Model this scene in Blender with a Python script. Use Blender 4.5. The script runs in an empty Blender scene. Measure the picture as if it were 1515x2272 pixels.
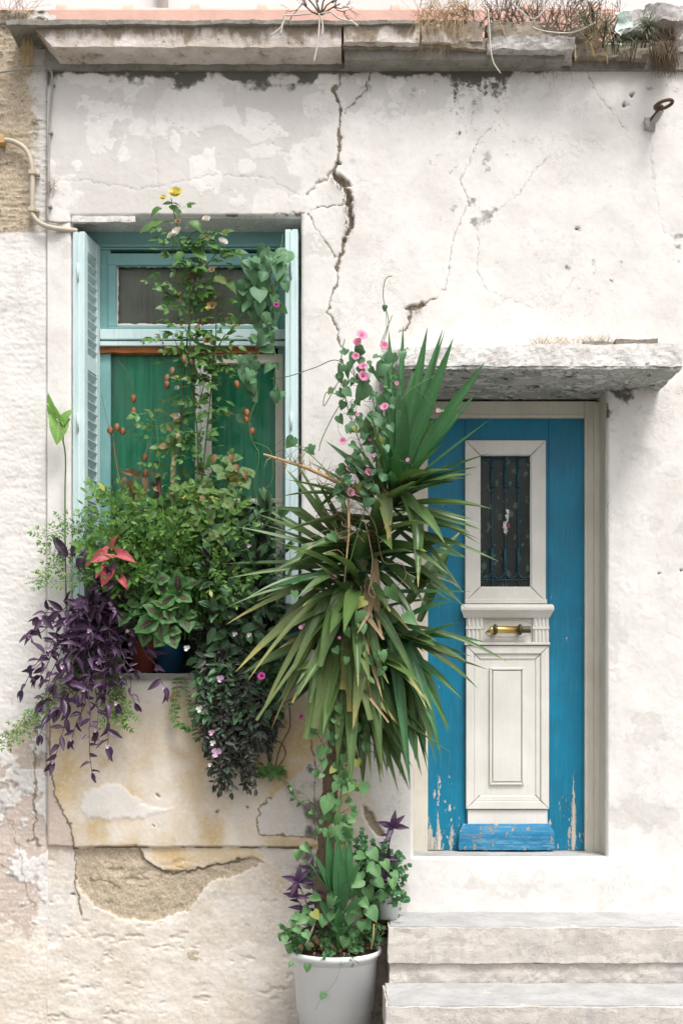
import bpy, bmesh, math, random
import numpy as np
from mathutils import Vector, Matrix, noise as mn

R = random.Random(7)
C = bpy.context.scene.collection
SC = bpy.context.scene

# ------------------------------------------------------------------ camera
# facade plane is y = 0, camera stands 6 m in front of it in the street, eye height 1.69 m
S, CX, VP, EYE, D = 435.0, 757.5, 1555.0, 1.69, 6.0
cam = bpy.data.cameras.new('camera')
cam_o = bpy.data.objects.new('camera', cam); C.objects.link(cam_o)
cam_o.location = (0, -D, EYE); cam_o.rotation_euler = (math.pi/2, 0, 0)
cam.sensor_fit = 'VERTICAL'; cam.sensor_height = 36; cam.sensor_width = 24
cam.lens = 36*D/(2272/S)
cam.shift_y = (VP-1136)/2272
cam.clip_start = .05; cam.clip_end = 500
cam.dof.use_dof = True; cam.dof.focus_distance = 5.75; cam.dof.aperture_fstop = 2.8
SC.camera = cam_o

# ------------------------------------------------------------------ light: bright overcast
EL, AZ = 61, 150
world = bpy.data.worlds.new('World'); SC.world = world; world.use_nodes = True
wn = world.node_tree; wn.nodes.clear()
sky = wn.nodes.new('ShaderNodeTexSky'); sky.sky_type = 'NISHITA'; sky.sun_disc = False
sky.sun_elevation = math.radians(EL); sky.sun_rotation = math.radians(AZ)
sky.dust_density = 4.0; sky.air_density = 1.0; sky.ozone_density = 1.0
hs = wn.nodes.new('ShaderNodeHueSaturation'); hs.inputs['Saturation'].default_value = .16
bg = wn.nodes.new('ShaderNodeBackground'); bg.inputs['Strength'].default_value = .12
wo = wn.nodes.new('ShaderNodeOutputWorld')
wn.links.new(sky.outputs[0], hs.inputs['Color']); wn.links.new(hs.outputs[0], bg.inputs[0]); wn.links.new(bg.outputs[0], wo.inputs[0])
sun = bpy.data.lights.new('sun', 'SUN'); sun.energy = 1.5; sun.angle = math.radians(18); sun.color = (1, .98, .945)
sun_o = bpy.data.objects.new('sun', sun); C.objects.link(sun_o)
sd = Vector((math.sin(math.radians(AZ))*math.cos(math.radians(EL)), math.cos(math.radians(AZ))*math.cos(math.radians(EL)), math.sin(math.radians(EL))))
sun_o.rotation_euler = sd.to_track_quat('Z', 'Y').to_euler(); sun_o.location = (3, -8, 9)
SC.view_settings.view_transform = 'Standard'; SC.view_settings.look = 'None'
SC.view_settings.gamma = 1; SC.view_settings.use_curve_mapping = False
SC.view_settings.exposure = 0.86
SC.render.engine = 'CYCLES'
SC.cycles.diffuse_bounces = 2; SC.cycles.max_bounces = 8

# ------------------------------------------------------------------ helpers
def W(px, py, y=0.0):
    f = (D+y)/D
    return Vector(((px-CX)/S*f, y, EYE+(VP-py)/S*f))
def U(p, y=0.0): return p/S*(D+y)/D

def tag(o, label=None, cat=None, group=None, kind=None):
    if label: o['label'] = label
    if cat: o['category'] = cat
    if group: o['group'] = group
    if kind: o['kind'] = kind
    return o
def thing(name, label, cat, loc=(0, 0, 0), group=None):
    o = bpy.data.objects.new(name, None); C.objects.link(o)
    o.location = Vector(loc); o.empty_display_size = .05
    return tag(o, label, cat, group)
def base_offset(parent):
    return Matrix.Translation(-parent.location) if (parent is not None and parent.data is None) else Matrix.Identity(4)
def link(name, me, parent=None, M=None):
    o = bpy.data.objects.new(name, me); C.objects.link(o)
    m = M if M is not None else Matrix.Identity(4)
    if parent is not None:
        o.parent = parent; m = base_offset(parent) @ m
    o.matrix_basis = m
    return o

class MB:
    def __init__(s): s.v = []; s.f = []; s.uv = None
    def add(s, vs, fs):
        n = len(s.v); s.v += [tuple(v) for v in vs]; s.f += [tuple(i+n for i in f) for f in fs]; return s
    def box(s, x0, x1, y0, y1, z0, z1):
        v = [(x, y, z) for z in (z0, z1) for y in (y0, y1) for x in (x0, x1)]
        return s.add(v, [(0, 2, 3, 1), (4, 5, 7, 6), (0, 1, 5, 4), (2, 6, 7, 3), (0, 4, 6, 2), (1, 3, 7, 5)])
    def pbox(s, px0, px1, py0, py1, yf, dep):      # front face measured in photo pixels at depth yf
        a = W(px0, py1, yf); b = W(px1, py0, yf)
        return s.box(a.x, b.x, yf, yf+dep, a.z, b.z)
    def prism(s, poly, y0, y1):                     # poly [(x,z)] counter clockwise seen from camera
        n = len(poly)
        v = [(x, y0, z) for x, z in poly]+[(x, y1, z) for x, z in poly]
        f = [tuple(range(n)), tuple(range(2*n-1, n-1, -1))]+[(i, i+n, (i+1) % n+n, (i+1) % n) for i in range(n)]
        return s.add(v, f)
    def extrude_x(s, prof, x0, x1, m0=0, m1=0):     # prof [(y,z)], optional mitre shear with projection
        n = len(prof)
        v = [(x0+m0*y, y, z) for y, z in prof]+[(x1+m1*y, y, z) for y, z in prof]
        f = [tuple(range(n-1, -1, -1)), tuple(range(n, 2*n))]+[(i, (i+1) % n, (i+1) % n+n, i+n) for i in range(n)]
        return s.add(v, f)
    def tube(s, pts, r, n=6):
        pts = [Vector(p) for p in pts]; k = len(pts)
        rs = r if isinstance(r, (list, tuple)) else [r]*k
        t0 = (pts[1]-pts[0]).normalized()
        u = t0.orthogonal().normalized(); vs = []; fs = []
        for i, p in enumerate(pts):
            t = (pts[min(i+1, k-1)]-pts[max(i-1, 0)])
            if t.length < 1e-9: t = t0
            t.normalize(); u = (u-t*u.dot(t))
            u = u.normalized() if u.length > 1e-6 else t.orthogonal().normalized()
            w = t.cross(u)
            for j in range(n):
                a = 2*math.pi*j/n; vs.append(p+(u*math.cos(a)+w*math.sin(a))*rs[i])
        for i in range(k-1):
            for j in range(n):
                fs.append((i*n+j, i*n+(j+1) % n, (i+1)*n+(j+1) % n, (i+1)*n+j))
        fs.append(tuple(range(n-1, -1, -1))); fs.append(tuple((k-1)*n+j for j in range(n)))
        return s.add(vs, fs)
    def lathe(s, prof, c, n=32, axis='Z', a0=0, a1=2*math.pi, squash=1):
        c = Vector(c); full = abs(a1-a0-2*math.pi) < 1e-6; m = n if full else n+1
        vs = []; fs = []
        for r, h in prof:
            for j in range(m):
                a = a0+(a1-a0)*j/n
                p = (r*math.cos(a), r*math.sin(a)*squash, h)
                if axis == 'X': p = (h, p[0], p[1])
                if axis == 'Y': p = (p[0], h, p[1])
                vs.append(c+Vector(p))
        for i in range(len(prof)-1):
            for j in range(n):
                k = (j+1) % m
                fs.append((i*m+j, i*m+k, (i+1)*m+k, (i+1)*m+j))
        if full:
            if prof[0][0] > 1e-5: fs.append(tuple(range(m-1, -1, -1)))
            if prof[-1][0] > 1e-5: fs.append(tuple((len(prof)-1)*m+j for j in range(m)))
        return s.add(vs, fs)
    def mesh(s, name, mat, smooth=False):
        me = bpy.data.meshes.new(name); me.from_pydata(s.v, [], s.f)
        if smooth: me.polygons.foreach_set('use_smooth', [True]*len(me.polygons))
        if mat: me.materials.append(mat)
        me.update(); return me
    def build(s, name, mat, parent=None, smooth=False, bev=0, fix=True):
        me = s.mesh(name, mat, smooth)
        if fix:
            b = bmesh.new(); b.from_mesh(me); bmesh.ops.recalc_face_normals(b, faces=b.faces); b.to_mesh(me); b.free()
        o = link(name, me, parent)
        if bev:
            m = o.modifiers.new('bevel', 'BEVEL'); m.width = bev; m.segments = 2; m.limit_method = 'ANGLE'; m.angle_limit = math.radians(40)
        return o

def rough_box(mb, x0, x1, y0, y1, z0, z1, res=.012, amp=.006, scale=9., seed=0, fine=.35, skip=''):
    """box of small quads whose corners are pushed about by position noise: worn masonry"""
    off = Vector((seed*3.7, seed*1.3, seed*5.1))
    def disp(p):
        q = (p+off)*scale
        d = mn.noise_vector(q)*amp + mn.noise_vector(q*4.3)*amp*fine
        return p+d
    def grid(o, a, b):
        na = max(1, int(a.length/res)); nb = max(1, int(b.length/res))
        vs = [disp(o+a*(i/na)+b*(j/nb)) for j in range(nb+1) for i in range(na+1)]
        fs = [(j*(na+1)+i, j*(na+1)+i+1, (j+1)*(na+1)+i+1, (j+1)*(na+1)+i) for j in range(nb) for i in range(na)]
        mb.add(vs, fs)
    X, Y, Z = Vector((x1-x0, 0, 0)), Vector((0, y1-y0, 0)), Vector((0, 0, z1-z0))
    o = Vector((x0, y0, z0))
    if 'f' not in skip: grid(o, X, Z)
    if 'b' not in skip: grid(o+Y+X, -X, Z)
    if 'l' not in skip: grid(o+Y, -Y, Z)
    if 'r' not in skip: grid(o+X, Y, Z)
    if 't' not in skip: grid(o+Z, X, Y)
    if 'd' not in skip: grid(o+Y, X, -Y)
    return mb

# ---- numpy noise for wall relief and wear masks
def _hash(ix, iy, seed):
    h = (ix.astype(np.int64)*374761393 + iy.astype(np.int64)*668265263 + seed*974711) & 0xffffffff
    h = ((h ^ (h >> 13))*1274126177) & 0xffffffff
    h = h ^ (h >> 16)
    return (h & 0xffff)/65535.0
def vnoise(x, y, seed=0):
    ix = np.floor(x); iy = np.floor(y); fx = x-ix; fy = y-iy
    fx = fx*fx*fx*(fx*(fx*6-15)+10); fy = fy*fy*fy*(fy*(fy*6-15)+10)
    a = _hash(ix, iy, seed); b = _hash(ix+1, iy, seed); c = _hash(ix, iy+1, seed); d = _hash(ix+1, iy+1, seed)
    return (a*(1-fx)+b*fx)*(1-fy)+(c*(1-fx)+d*fx)*fy
def fbm(x, y, sc, o=4, seed=0, gain=.5, ax=1., ay=1.):
    v = 0; a = 1; t = 0; f = 1/sc
    for i in range(o):
        v = v+a*vnoise(x*f*ax+17.3*i, y*f*ay+9.1*i, seed+i*13); t += a; a *= gain; f *= 2.03
    return v/t
def sstep(a, b, x):
    t = np.clip((x-a)/(b-a), 0, 1); return t*t*(3-2*t)
def seg_dist(x, y, pts):
    d = np.full(x.shape, 1e9)
    for (ax, ay), (bx, by) in zip(pts[:-1], pts[1:]):
        dx, dy = bx-ax, by-ay; L = dx*dx+dy*dy+1e-9
        t = np.clip(((x-ax)*dx+(y-ay)*dy)/L, 0, 1)
        d = np.minimum(d, np.hypot(x-ax-t*dx, y-ay-t*dy))
    return d
def poly_sd(x, y, pts):            # negative inside
    d = seg_dist(x, y, pts+[pts[0]]); ins = np.zeros(x.shape, bool)
    n = len(pts)
    for i in range(n):
        (ax, ay), (bx, by) = pts[i], pts[(i+1) % n]
        if ay == by: continue
        c = ((ay > y) != (by > y)) & (x < (bx-ax)*(y-ay)/(by-ay)+ax)
        ins ^= c
    return np.where(ins, -d, d)
def in_poly(x, y, pts):
    ins = False; n = len(pts)
    for i in range(n):
        (ax, ay), (bx, by) = pts[i], pts[(i+1) % n]
        if (ay > y) != (by > y) and x < (bx-ax)*(y-ay)/(by-ay)+ax: ins = not ins
    return ins
def rand_in(pts):
    xs = [p[0] for p in pts]; ys = [p[1] for p in pts]
    for _ in range(1000):
        x = R.uniform(min(xs), max(xs)); y = R.uniform(min(ys), max(ys))
        if in_poly(x, y, pts): return x, y
    return x, y

# ------------------------------------------------------------------ materials
class NT:
    def __init__(s, name):
        s.m = bpy.data.materials.new(name); s.m.use_nodes = True; s.t = s.m.node_tree
        s.b = s.t.nodes['Principled BSDF']; s.out = s.t.nodes['Material Output']
    def n(s, typ, ins=None, **props):
        nd = s.t.nodes.new('ShaderNode'+typ)
        for k, v in props.items(): setattr(nd, k, v)
        for k, v in (ins or {}).items(): s.set(nd.inputs[k], v)
        return nd
    def set(s, sock, v):
        if isinstance(v, bpy.types.NodeSocket): s.t.links.new(v, sock)
        else:
            if hasattr(sock.default_value, '__len__') and len(sock.default_value) == 4 and len(v) == 3: v = (*v, 1)
            sock.default_value = v
    def mix(s, f, a, b, mode='MIX'):
        nd = s.t.nodes.new('ShaderNodeMix'); nd.data_type = 'RGBA'; nd.blend_type = mode
        s.set(nd.inputs[0], f); s.set(nd.inputs[6], a); s.set(nd.inputs[7], b)
        return nd.outputs[2]
    def math(s, op, a, b=0., c=0.):
        nd = s.t.nodes.new('ShaderNodeMath'); nd.operation = op
        s.set(nd.inputs[0], a); s.set(nd.inputs[1], b); s.set(nd.inputs[2], c)
        return nd.outputs[0]
    def step(s, x, a, b, lo=0., hi=1.):
        nd = s.t.nodes.new('ShaderNodeMapRange'); nd.interpolation_type = 'SMOOTHSTEP'
        for i, v in zip((0, 1, 2, 3, 4), (x, a, b, lo, hi)): s.set(nd.inputs[i], v)
        return nd.outputs[0]
    def pos(s, scale=(1, 1, 1), loc=(0, 0, 0)):
        g = s.t.nodes.new('ShaderNodeNewGeometry')
        mp = s.t.nodes.new('ShaderNodeMapping'); s.set(mp.inputs['Scale'], scale); s.set(mp.inputs['Location'], loc)
        s.t.links.new(g.outputs['Position'], mp.inputs['Vector']); return mp.outputs[0]
    def noise(s, vec, scale, detail=5, rough=.55, dist=0.):
        nd = s.n('TexNoise', {'Vector': vec, 'Scale': scale, 'Detail': detail, 'Roughness': rough, 'Distortion': dist})
        return nd.outputs['Fac']
    def bump(s, h, strength=.4, dist=.01):
        nd = s.n('Bump', {'Height': h, 'Strength': strength, 'Distance': dist})
        s.t.links.new(nd.outputs[0], s.b.inputs['Normal']); return nd
    def base(s, col, rough=.8, spec=.3):
        s.set(s.b.inputs['Base Color'], col); s.set(s.b.inputs['Roughness'], rough); s.set(s.b.inputs['Specular IOR Level'], spec)
        return s

def plaster_mat(name, white, white2, under, ochre, sand, pink):
    k = NT(name); p = k.pos()
    a1 = k.n('Attribute', attribute_name='m1'); a2 = k.n('Attribute', attribute_name='m2')
    s1 = k.n('SeparateColor', {'Color': a1.outputs['Color']}); s2 = k.n('SeparateColor', {'Color': a2.outputs['Color']})
    grey, och, dirt, bare = s1.outputs[0], s1.outputs[1], s1.outputs[2], a1.outputs['Alpha']
    crack, pk, soot = s2.outputs[0], s2.outputs[1], s2.outputs[2]
    n1 = k.noise(p, 5, 8, .62); n2 = k.noise(p, 26, 6, .65); n3 = k.noise(p, 95, 5, .7); n4 = k.noise(k.pos((1, 1, .25)), 9, 6, .6)
    col = k.mix(k.step(n1, .35, .7), white, white2)
    col = k.mix(k.math('MULTIPLY', k.step(n2, .52, .74), .35), col, (.58, .55, .52))
    fw = k.noise(p, 170, 3, .6)
    col = k.mix(k.step(fw, .35, .68, 0., .22), col, (.56, .52, .48))
    h1 = k.noise(p, 7.5, 9, .72, .6); hl = k.math('ABSOLUTE', k.math('SUBTRACT', h1, .5))
    col = k.mix(k.math('MULTIPLY', k.step(hl, .008, .001), k.step(k.noise(p, 2.3, 3, .5), .52, .62, 0., .55)), col, (.24, .21, .18))
    col = k.mix(k.math('MULTIPLY', k.step(k.noise(k.pos((1, 1, 1), (3, 1, 7)), 13, 8, .7), .56, .60), k.step(n1, .5, .62, 0., .30)), col, (.52, .49, .46))
    def edge(m, amt=.45, a=.42, b=.58, nn=n2): return k.step(k.math('ADD', m, k.math('MULTIPLY', k.math('SUBTRACT', nn, .5), amt)), a, b)
    col = k.mix(k.math('MULTIPLY', edge(grey), k.step(n4, .2, .8, .55, 1.)), col, under)
    col = k.mix(k.math('MULTIPLY', och, k.step(n1, .25, .7, .45, 1.)), col, ochre)
    col = k.mix(k.math('MULTIPLY', edge(pk), .9), col, pink)
    sandc = k.mix(k.step(n3, .35, .65), sand, tuple(c*1.55 for c in sand))
    sandc = k.mix(k.math('MULTIPLY', k.step(n2, .5, .75), .5), sandc, tuple(c*.5 for c in sand))
    col = k.mix(edge(bare, .3), col, sandc)
    sp = k.math('MULTIPLY', k.step(n3, .63, .72), k.step(n1, .45, .65))
    col = k.mix(k.math('MULTIPLY', sp, .5), col, (.3, .26, .22))
    md = a2.outputs['Alpha']; n6 = k.noise(k.pos((1, 1, 1.3)), 44, 6, .68)
    col = k.mix(k.math('MULTIPLY', md, k.step(n6, .54, .60, 0., .6)), col, (.82, .80, .77))
    col = k.mix(k.math('MULTIPLY', md, k.step(n6, .44, .36, 0., .55)), col, (.50, .40, .28))
    col = k.mix(k.math('MULTIPLY', md, k.step(n3, .60, .70, 0., .7)), col, (.30, .24, .18))
    dm = k.math('MULTIPLY', k.step(k.math('ADD', dirt, k.math('MULTIPLY', k.math('SUBTRACT', n2, .5), .9)), .25, .85), .9)
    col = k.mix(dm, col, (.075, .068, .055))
    col = k.mix(k.math('MULTIPLY', k.step(crack, .2, .9), .93), col, k.mix(n3, (.08, .062, .045), (.30, .235, .155)))
    col = k.mix(k.math('MULTIPLY', soot, k.step(n4, .3, .7)), col, (.2, .19, .165))
    k.base(col, .93, .15)
    h = k.math('ADD', k.math('MULTIPLY', n2, .6), k.math('MULTIPLY', n3, k.math('ADD', .22, k.math('MULTIPLY', bare, .6))))
    k.bump(h, .22, .012)
    return k.m

M = {}
M['plaster'] = plaster_mat('weathered plaster', (.80, .768, .735), (.70, .668, .635), (.61, .58, .55), (.58, .42, .215), (.37, .305, .225), (.54, .44, .375))

def rough_mat(name, c1, c2, dark, sc=6., dark_amt=.5, stretch=(1, 1, 1), bump=.5, fine=90., rough=.92, chips=None):
    k = NT(name); p = k.pos(stretch)
    n1 = k.noise(p, sc, 8, .62); n2 = k.noise(p, sc*4.6, 7, .65); n3 = k.noise(p, fine, 5, .7)
    col = k.mix(k.step(n1, .36, .66), c1, c2)
    col = k.mix(k.math('MULTIPLY', k.step(n2, .5, .75), dark_amt), col, dark)
    if chips: col = k.mix(k.step(k.math('ADD', n2, k.math('MULTIPLY', n1, .4)), chips[1], chips[1]+.06), col, chips[0])
    k.base(col, rough, .2); k.bump(k.math('ADD', n2, k.math('MULTIPLY', n3, .5)), bump, .012)
    return k.m
M['conc_white'] = rough_mat('flaking white concrete', (.78, .755, .72), (.64, .61, .575), (.2, .18, .155), 9, .55, fine=120., chips=((.80, .78, .75), .92))
M['conc_grey'] = rough_mat('grey cement step', (.47, .465, .46), (.38, .375, .37), (.3, .27, .24), 6, .6, (1, 1, 1))
def riser_mat():
    k = NT('stained step riser'); p = k.pos()
    n1 = k.noise(p, 4, 8, .65, .5); n2 = k.noise(p, 17, 8, .7, .4); n3 = k.noise(k.pos((1, 1, .3)), 5, 7, .65); n4 = k.noise(p, 110, 5, .7); n5 = k.noise(k.pos((.5, 1, 1.3), (3, 0, 4)), 9, 8, .7, .7)
    col = k.mix(k.step(n1, .40, .62), (.60, .555, .505), (.50, .46, .425))
    col = k.mix(k.step(n5, .50, .53, 0., .42), col, (.68, .64, .585))
    col = k.mix(k.step(k.math('ABSOLUTE', k.math('SUBTRACT', n5, .5)), .014, .002, 0., .5), col, (.3, .26, .21))
    col = k.mix(k.step(n3, .52, .68, 0., .7), col, (.40, .39, .385))
    col = k.mix(k.step(n2, .56, .72, 0., .6), col, (.33, .28, .22))
    col = k.mix(k.step(n4, .55, .72, 0., .5), col, (.28, .24, .2))
    k.base(col, .93, .15); k.bump(k.math('ADD', n2, k.math('MULTIPLY', n4, .6)), .34, .012); return k.m
M['riser'] = riser_mat()
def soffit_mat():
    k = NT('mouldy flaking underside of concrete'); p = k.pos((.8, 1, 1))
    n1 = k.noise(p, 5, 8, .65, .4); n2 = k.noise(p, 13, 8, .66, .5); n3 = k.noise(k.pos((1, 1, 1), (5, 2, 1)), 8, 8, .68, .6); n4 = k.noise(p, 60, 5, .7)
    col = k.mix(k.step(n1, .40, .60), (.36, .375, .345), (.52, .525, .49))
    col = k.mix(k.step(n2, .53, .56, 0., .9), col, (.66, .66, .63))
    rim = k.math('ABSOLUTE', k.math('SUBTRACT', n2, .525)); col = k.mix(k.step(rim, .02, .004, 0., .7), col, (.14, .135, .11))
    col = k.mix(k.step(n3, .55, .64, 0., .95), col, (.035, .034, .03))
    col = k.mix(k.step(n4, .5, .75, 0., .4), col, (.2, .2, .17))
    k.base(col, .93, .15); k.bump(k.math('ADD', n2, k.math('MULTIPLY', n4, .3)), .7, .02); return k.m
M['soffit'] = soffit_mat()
def cornice_mat():
    k = NT('stained cornice plaster'); p = k.pos()
    n1 = k.noise(p, 6, 8, .62); n2 = k.noise(p, 28, 7, .65); n3 = k.noise(k.pos((1, 1, .25)), 9, 6, .65); n4 = k.noise(p, 95, 4, .7)
    z = k.n('SeparateXYZ', {0: p}).outputs[2]
    col = k.mix(k.step(n1, .36, .62), (.70, .64, .60), (.56, .49, .43))
    col = k.mix(k.step(n2, .5, .7, 0., .5), col, (.40, .33, .26))
    top = k.math('ADD', k.math('ADD', k.math('MULTIPLY', k.step(z, 4.93, 5.05), .28), k.math('MULTIPLY', k.math('SUBTRACT', n1, .5), .8)), n3)
    col = k.mix(k.step(top, .55, .74, 0., .85), col, k.mix(n2, (.13, .095, .065), (.34, .27, .19)))
    col = k.mix(k.step(k.math('ADD', n2, k.math('MULTIPLY', k.step(z, 5.02, 5.075), .22)), .62, .74, 0., .9), col, (.07, .06, .048))
    k.base(col, .93, .15); k.bump(k.math('ADD', n2, k.math('MULTIPLY', n4, .5)), .5, .012); return k.m
M['cornice'] = cornice_mat()
M['stone_dark'] = rough_mat('mossy broken stone', (.34, .29, .23), (.24, .205, .16), (.06, .053, .042), 9, .75)
M['stone_slab'] = rough_mat('grey coping slab', (.30, .285, .25), (.22, .205, .175), (.08, .07, .055), 8, .6)
M['rubble'] = rough_mat('pale broken mortar', (.50, .47, .45), (.38, .35, .33), (.1, .09, .08), 11, .7)
M['ground'] = rough_mat('street paving', (.24, .23, .215), (.19, .18, .17), (.1, .095, .09), 3, .5)
M['soil'] = rough_mat('potting soil', (.075, .052, .034), (.045, .032, .022), (.016, .012, .009), 30, .6, bump=1.)

def paint_mat(name, c1, c2, wood, chip=.72, rough=.55, grain=(18, 18, 1.4), chip_lo=None, dirt=(.2, .17, .13), dirt_amt=.25, fade=None, spec=.35, lines=None):
    """old oil paint on wood: vertical brush grain, chips to wood; more chips below height chip_lo"""
    k = NT(name); p = k.pos(); g = k.pos(grain)
    n1 = k.noise(p, 4, 6, .6); n2 = k.noise(g, 5, 6, .65); n3 = k.noise(k.pos((1, 1, .35)), 38, 6, .62)
    col = k.mix(k.step(n1, .35, .65), c1, c2)
    col = k.mix(k.math('MULTIPLY', k.step(n2, .45, .75), dirt_amt), col, dirt)
    th = k.math('ADD', n3, k.math('MULTIPLY', k.math('SUBTRACT', n1, .5), .35))
    if chip_lo:
        z = k.n('SeparateXYZ', {0: k.pos()}).outputs[2]
        th = k.math('ADD', th, k.step(z, chip_lo[0], chip_lo[1], chip_lo[2], 0.))
        if fade: col = k.mix(k.step(z, fade[1], fade[0], 0., fade[3]), col, fade[2])
    cm = k.step(th, chip, chip+.03)
    if lines:                                           # long splits where the paint has come off
        xyz = k.n('SeparateXYZ', {0: k.pos()}).outputs
        n4 = k.noise(k.pos((1, 1, .5)), 16, 5, .6); n5 = k.noise(k.pos((1, 1, .8)), 60, 4, .6)
        for (x0, w, zt) in lines:
            dx = k.math('ABSOLUTE', k.math('ADD', k.math('SUBTRACT', xyz[0], x0), k.math('MULTIPLY', k.math('SUBTRACT', n5, .5), .035)))
            hh = k.math('MULTIPLY', k.step(xyz[2], zt, .95, 0., 1.), k.step(n4, .36, .54))
            cm = k.math('MAXIMUM', cm, k.step(dx, k.math('MULTIPLY', hh, w), k.math('MULTIPLY', hh, w*.6)))
    wd = k.mix(k.step(n2, .4, .65), wood, tuple(c*.55 for c in wood))
    col = k.mix(cm, col, wd)
    k.base(col, rough, spec)
    k.bump(k.math('SUBTRACT', k.math('MULTIPLY', n2, .35), k.math('MULTIPLY', cm, .7)), .35, .006)
    return k.m
M['blue'] = paint_mat('blue door paint', lines=[(W(972, 0, .225).x, .020, 1.32), (W(1272, 0, .225).x, .018, 1.36), (W(955, 0, .225).x, .016, 1.06), (W(1000, 0, .225).x, .012, 1.05)], c1=(.001, .20, .335), c2=(.004, .155, .26), wood=(.64, .58, .50), chip=.70, rough=.42, chip_lo=(.85, 1.55, .135), dirt=(.03, .23, .38), dirt_amt=.55)
M['blue_worn'] = paint_mat('worn blue paint on the kickboard', (.008, .17, .33), (.03, .22, .40), (.46, .32, .20), .60, .6, (1.4, 18, 18), dirt=(.36, .48, .54), dirt_amt=.42)
M['cream'] = paint_mat('cream door paint', (.76, .735, .685), (.69, .665, .61), (.42, .36, .28), .80, .5, dirt=(.42, .39, .33), dirt_amt=.16)
M['beige'] = paint_mat('beige frame paint', (.71, .665, .575), (.63, .58, .49), (.33, .28, .22), .78, .6, dirt=(.36, .32, .25), dirt_amt=.25)
M['teal'] = paint_mat('pale turquoise paint', (.58, .73, .735), (.64, .78, .78), (.42, .38, .33), .765, .55, dirt=(.36, .48, .48), dirt_amt=.45)
M['teal_dark'] = paint_mat('turquoise frame paint', (.18, .385, .38), (.22, .43, .42), (.33, .28, .2), .75, .55, dirt=(.14, .27, .25), dirt_amt=.4)
M['white_wood'] = paint_mat('dirty white paint', (.70, .69, .66), (.62, .61, .58), (.4, .35, .28), .76, .55, dirt=(.36, .34, .3), dirt_amt=.35)
M['rot_wood'] = paint_mat('bare orange wood', (.35, .12, .03), (.22, .07, .02), (.08, .03, .015), .66, .7, (1.4, 18, 18), dirt=(.08, .03, .012), dirt_amt=.6)
M['grille'] = paint_mat('blue grille paint', (.010, .095, .15), (.008, .06, .09), (.40, .32, .27), .66, .45, (10, 10, 2), dirt=(.12, .06, .035), dirt_amt=.35)
M['wood_grey'] = paint_mat('grey weathered wood', (.28, .25, .21), (.2, .175, .145), (.12, .10, .08), .7, .85, (2, 18, 18), dirt=(.08, .07, .06), dirt_amt=.6)
M['wood_tan'] = paint_mat('fresh tan wood', (.60, .38, .15), (.52, .31, .12), (.3, .18, .08), .8, .8, (2, 18, 18), dirt=(.3, .2, .1), dirt_amt=.4)
M['trunk'] = rough_mat('yucca bark', (.20, .145, .095), (.13, .095, .065), (.04, .03, .022), 14, .8, (1, 1, .5), bump=1.)
M['white_plastic'] = NT('white pot plastic').base((.72, .74, .75), .38, .45).m
k = NT('pot plastic with dust'); n = k.noise(k.pos((1, 1, .3)), 9, 6, .6)
n5 = k.noise(k.pos(), 34, 6, .7)
zz = k.n('SeparateXYZ', {0: k.pos()}).outputs[2]
k.base(k.mix(k.math('ADD', k.step(n, .5, .8, 0., .12), k.math('MULTIPLY', k.step(zz, .2, .02), k.step(n5, .42, .62))), (.84, .845, .84), (.5, .46, .4)), .42, .4); M['pot_white'] = k.m
M['terracotta'] = rough_mat('red clay pot', (.24, .055, .035), (.17, .04, .028), (.3, .2, .16), 12, .3, bump=.15, rough=.7)
M['blue_pot'] = rough_mat('blue glazed pot', (.015, .07, .14), (.012, .05, .10), (.03, .03, .03), 10, .4, bump=.1, rough=.35)
M['dark_pot'] = rough_mat('dark nursery pot', (.03, .028, .027), (.02, .019, .018), (.06, .05, .04), 10, .4, bump=.1, rough=.5)
M['grey_pot'] = rough_mat('pinkish cement pot', (.5, .42, .37), (.42, .35, .31), (.2, .16, .13), 10, .4, bump=.2)
M['brass'] = NT('brass').base((.62, .44, .15), .32, .5).m; M['brass'].node_tree.nodes['Principled BSDF'].inputs['Metallic'].default_value = .95
M['brass_dark'] = NT('tarnished brass').base((.10, .09, .055), .5, .5).m; M['brass_dark'].node_tree.nodes['Principled BSDF'].inputs['Metallic'].default_value = .8
M['iron'] = rough_mat('rusty iron', (.09, .06, .045), (.13, .085, .06), (.03, .025, .022), 25, .6, rough=.75)
M['steel'] = NT('dull steel').base((.3, .29, .28), .5, .5).m
M['cable'] = rough_mat('painted conduit', (.58, .50, .39), (.50, .43, .33), (.3, .25, .2), 14, .4, bump=.1, rough=.6)
M['cable_grey'] = rough_mat('grey painted cable', (.42, .39, .36), (.34, .31, .28), (.2, .18, .16), 14, .4, bump=.1, rough=.6)
M['tile'] = rough_mat('salmon clay tile', (.74, .48, .40), (.68, .42, .35), (.54, .38, .32), 6, .35, bump=.2)
M['far_wall'] = rough_mat('pale painted wall', (.80, .765, .75), (.76, .72, .70), (.66, .6, .58), 1.5, .3, bump=.1)
M['cane'] = paint_mat('pale cane', (.62, .47, .28), (.53, .38, .2), (.3, .2, .1), .74, .6, (20, 20, 2), dirt=(.3, .2, .1), dirt_amt=.4)
M['stake_dark'] = paint_mat('dark stained stake', (.075, .03, .025), (.05, .022, .02), (.14, .07, .045), .7, .6, (20, 20, 2), dirt=(.12, .05, .035), dirt_amt=.4)
M['straw'] = rough_mat('dry straw', (.52, .38, .2), (.4, .28, .14), (.25, .17, .09), 20, .4, bump=.1)
M['twig'] = rough_mat('dry grey twig', (.28, .22, .165), (.2, .155, .115), (.1, .08, .06), 20, .5, bump=.2)
M['root_white'] = rough_mat('bleached root', (.66, .61, .54), (.55, .5, .43), (.35, .3, .25), 20, .3, bump=.1)
M['bag'] = NT('thin plastic bag').base((.62, .72, .66), .35, .4).m
M['rag'] = NT('white paper').base((.8, .79, .77), .7, .3).m

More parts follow.
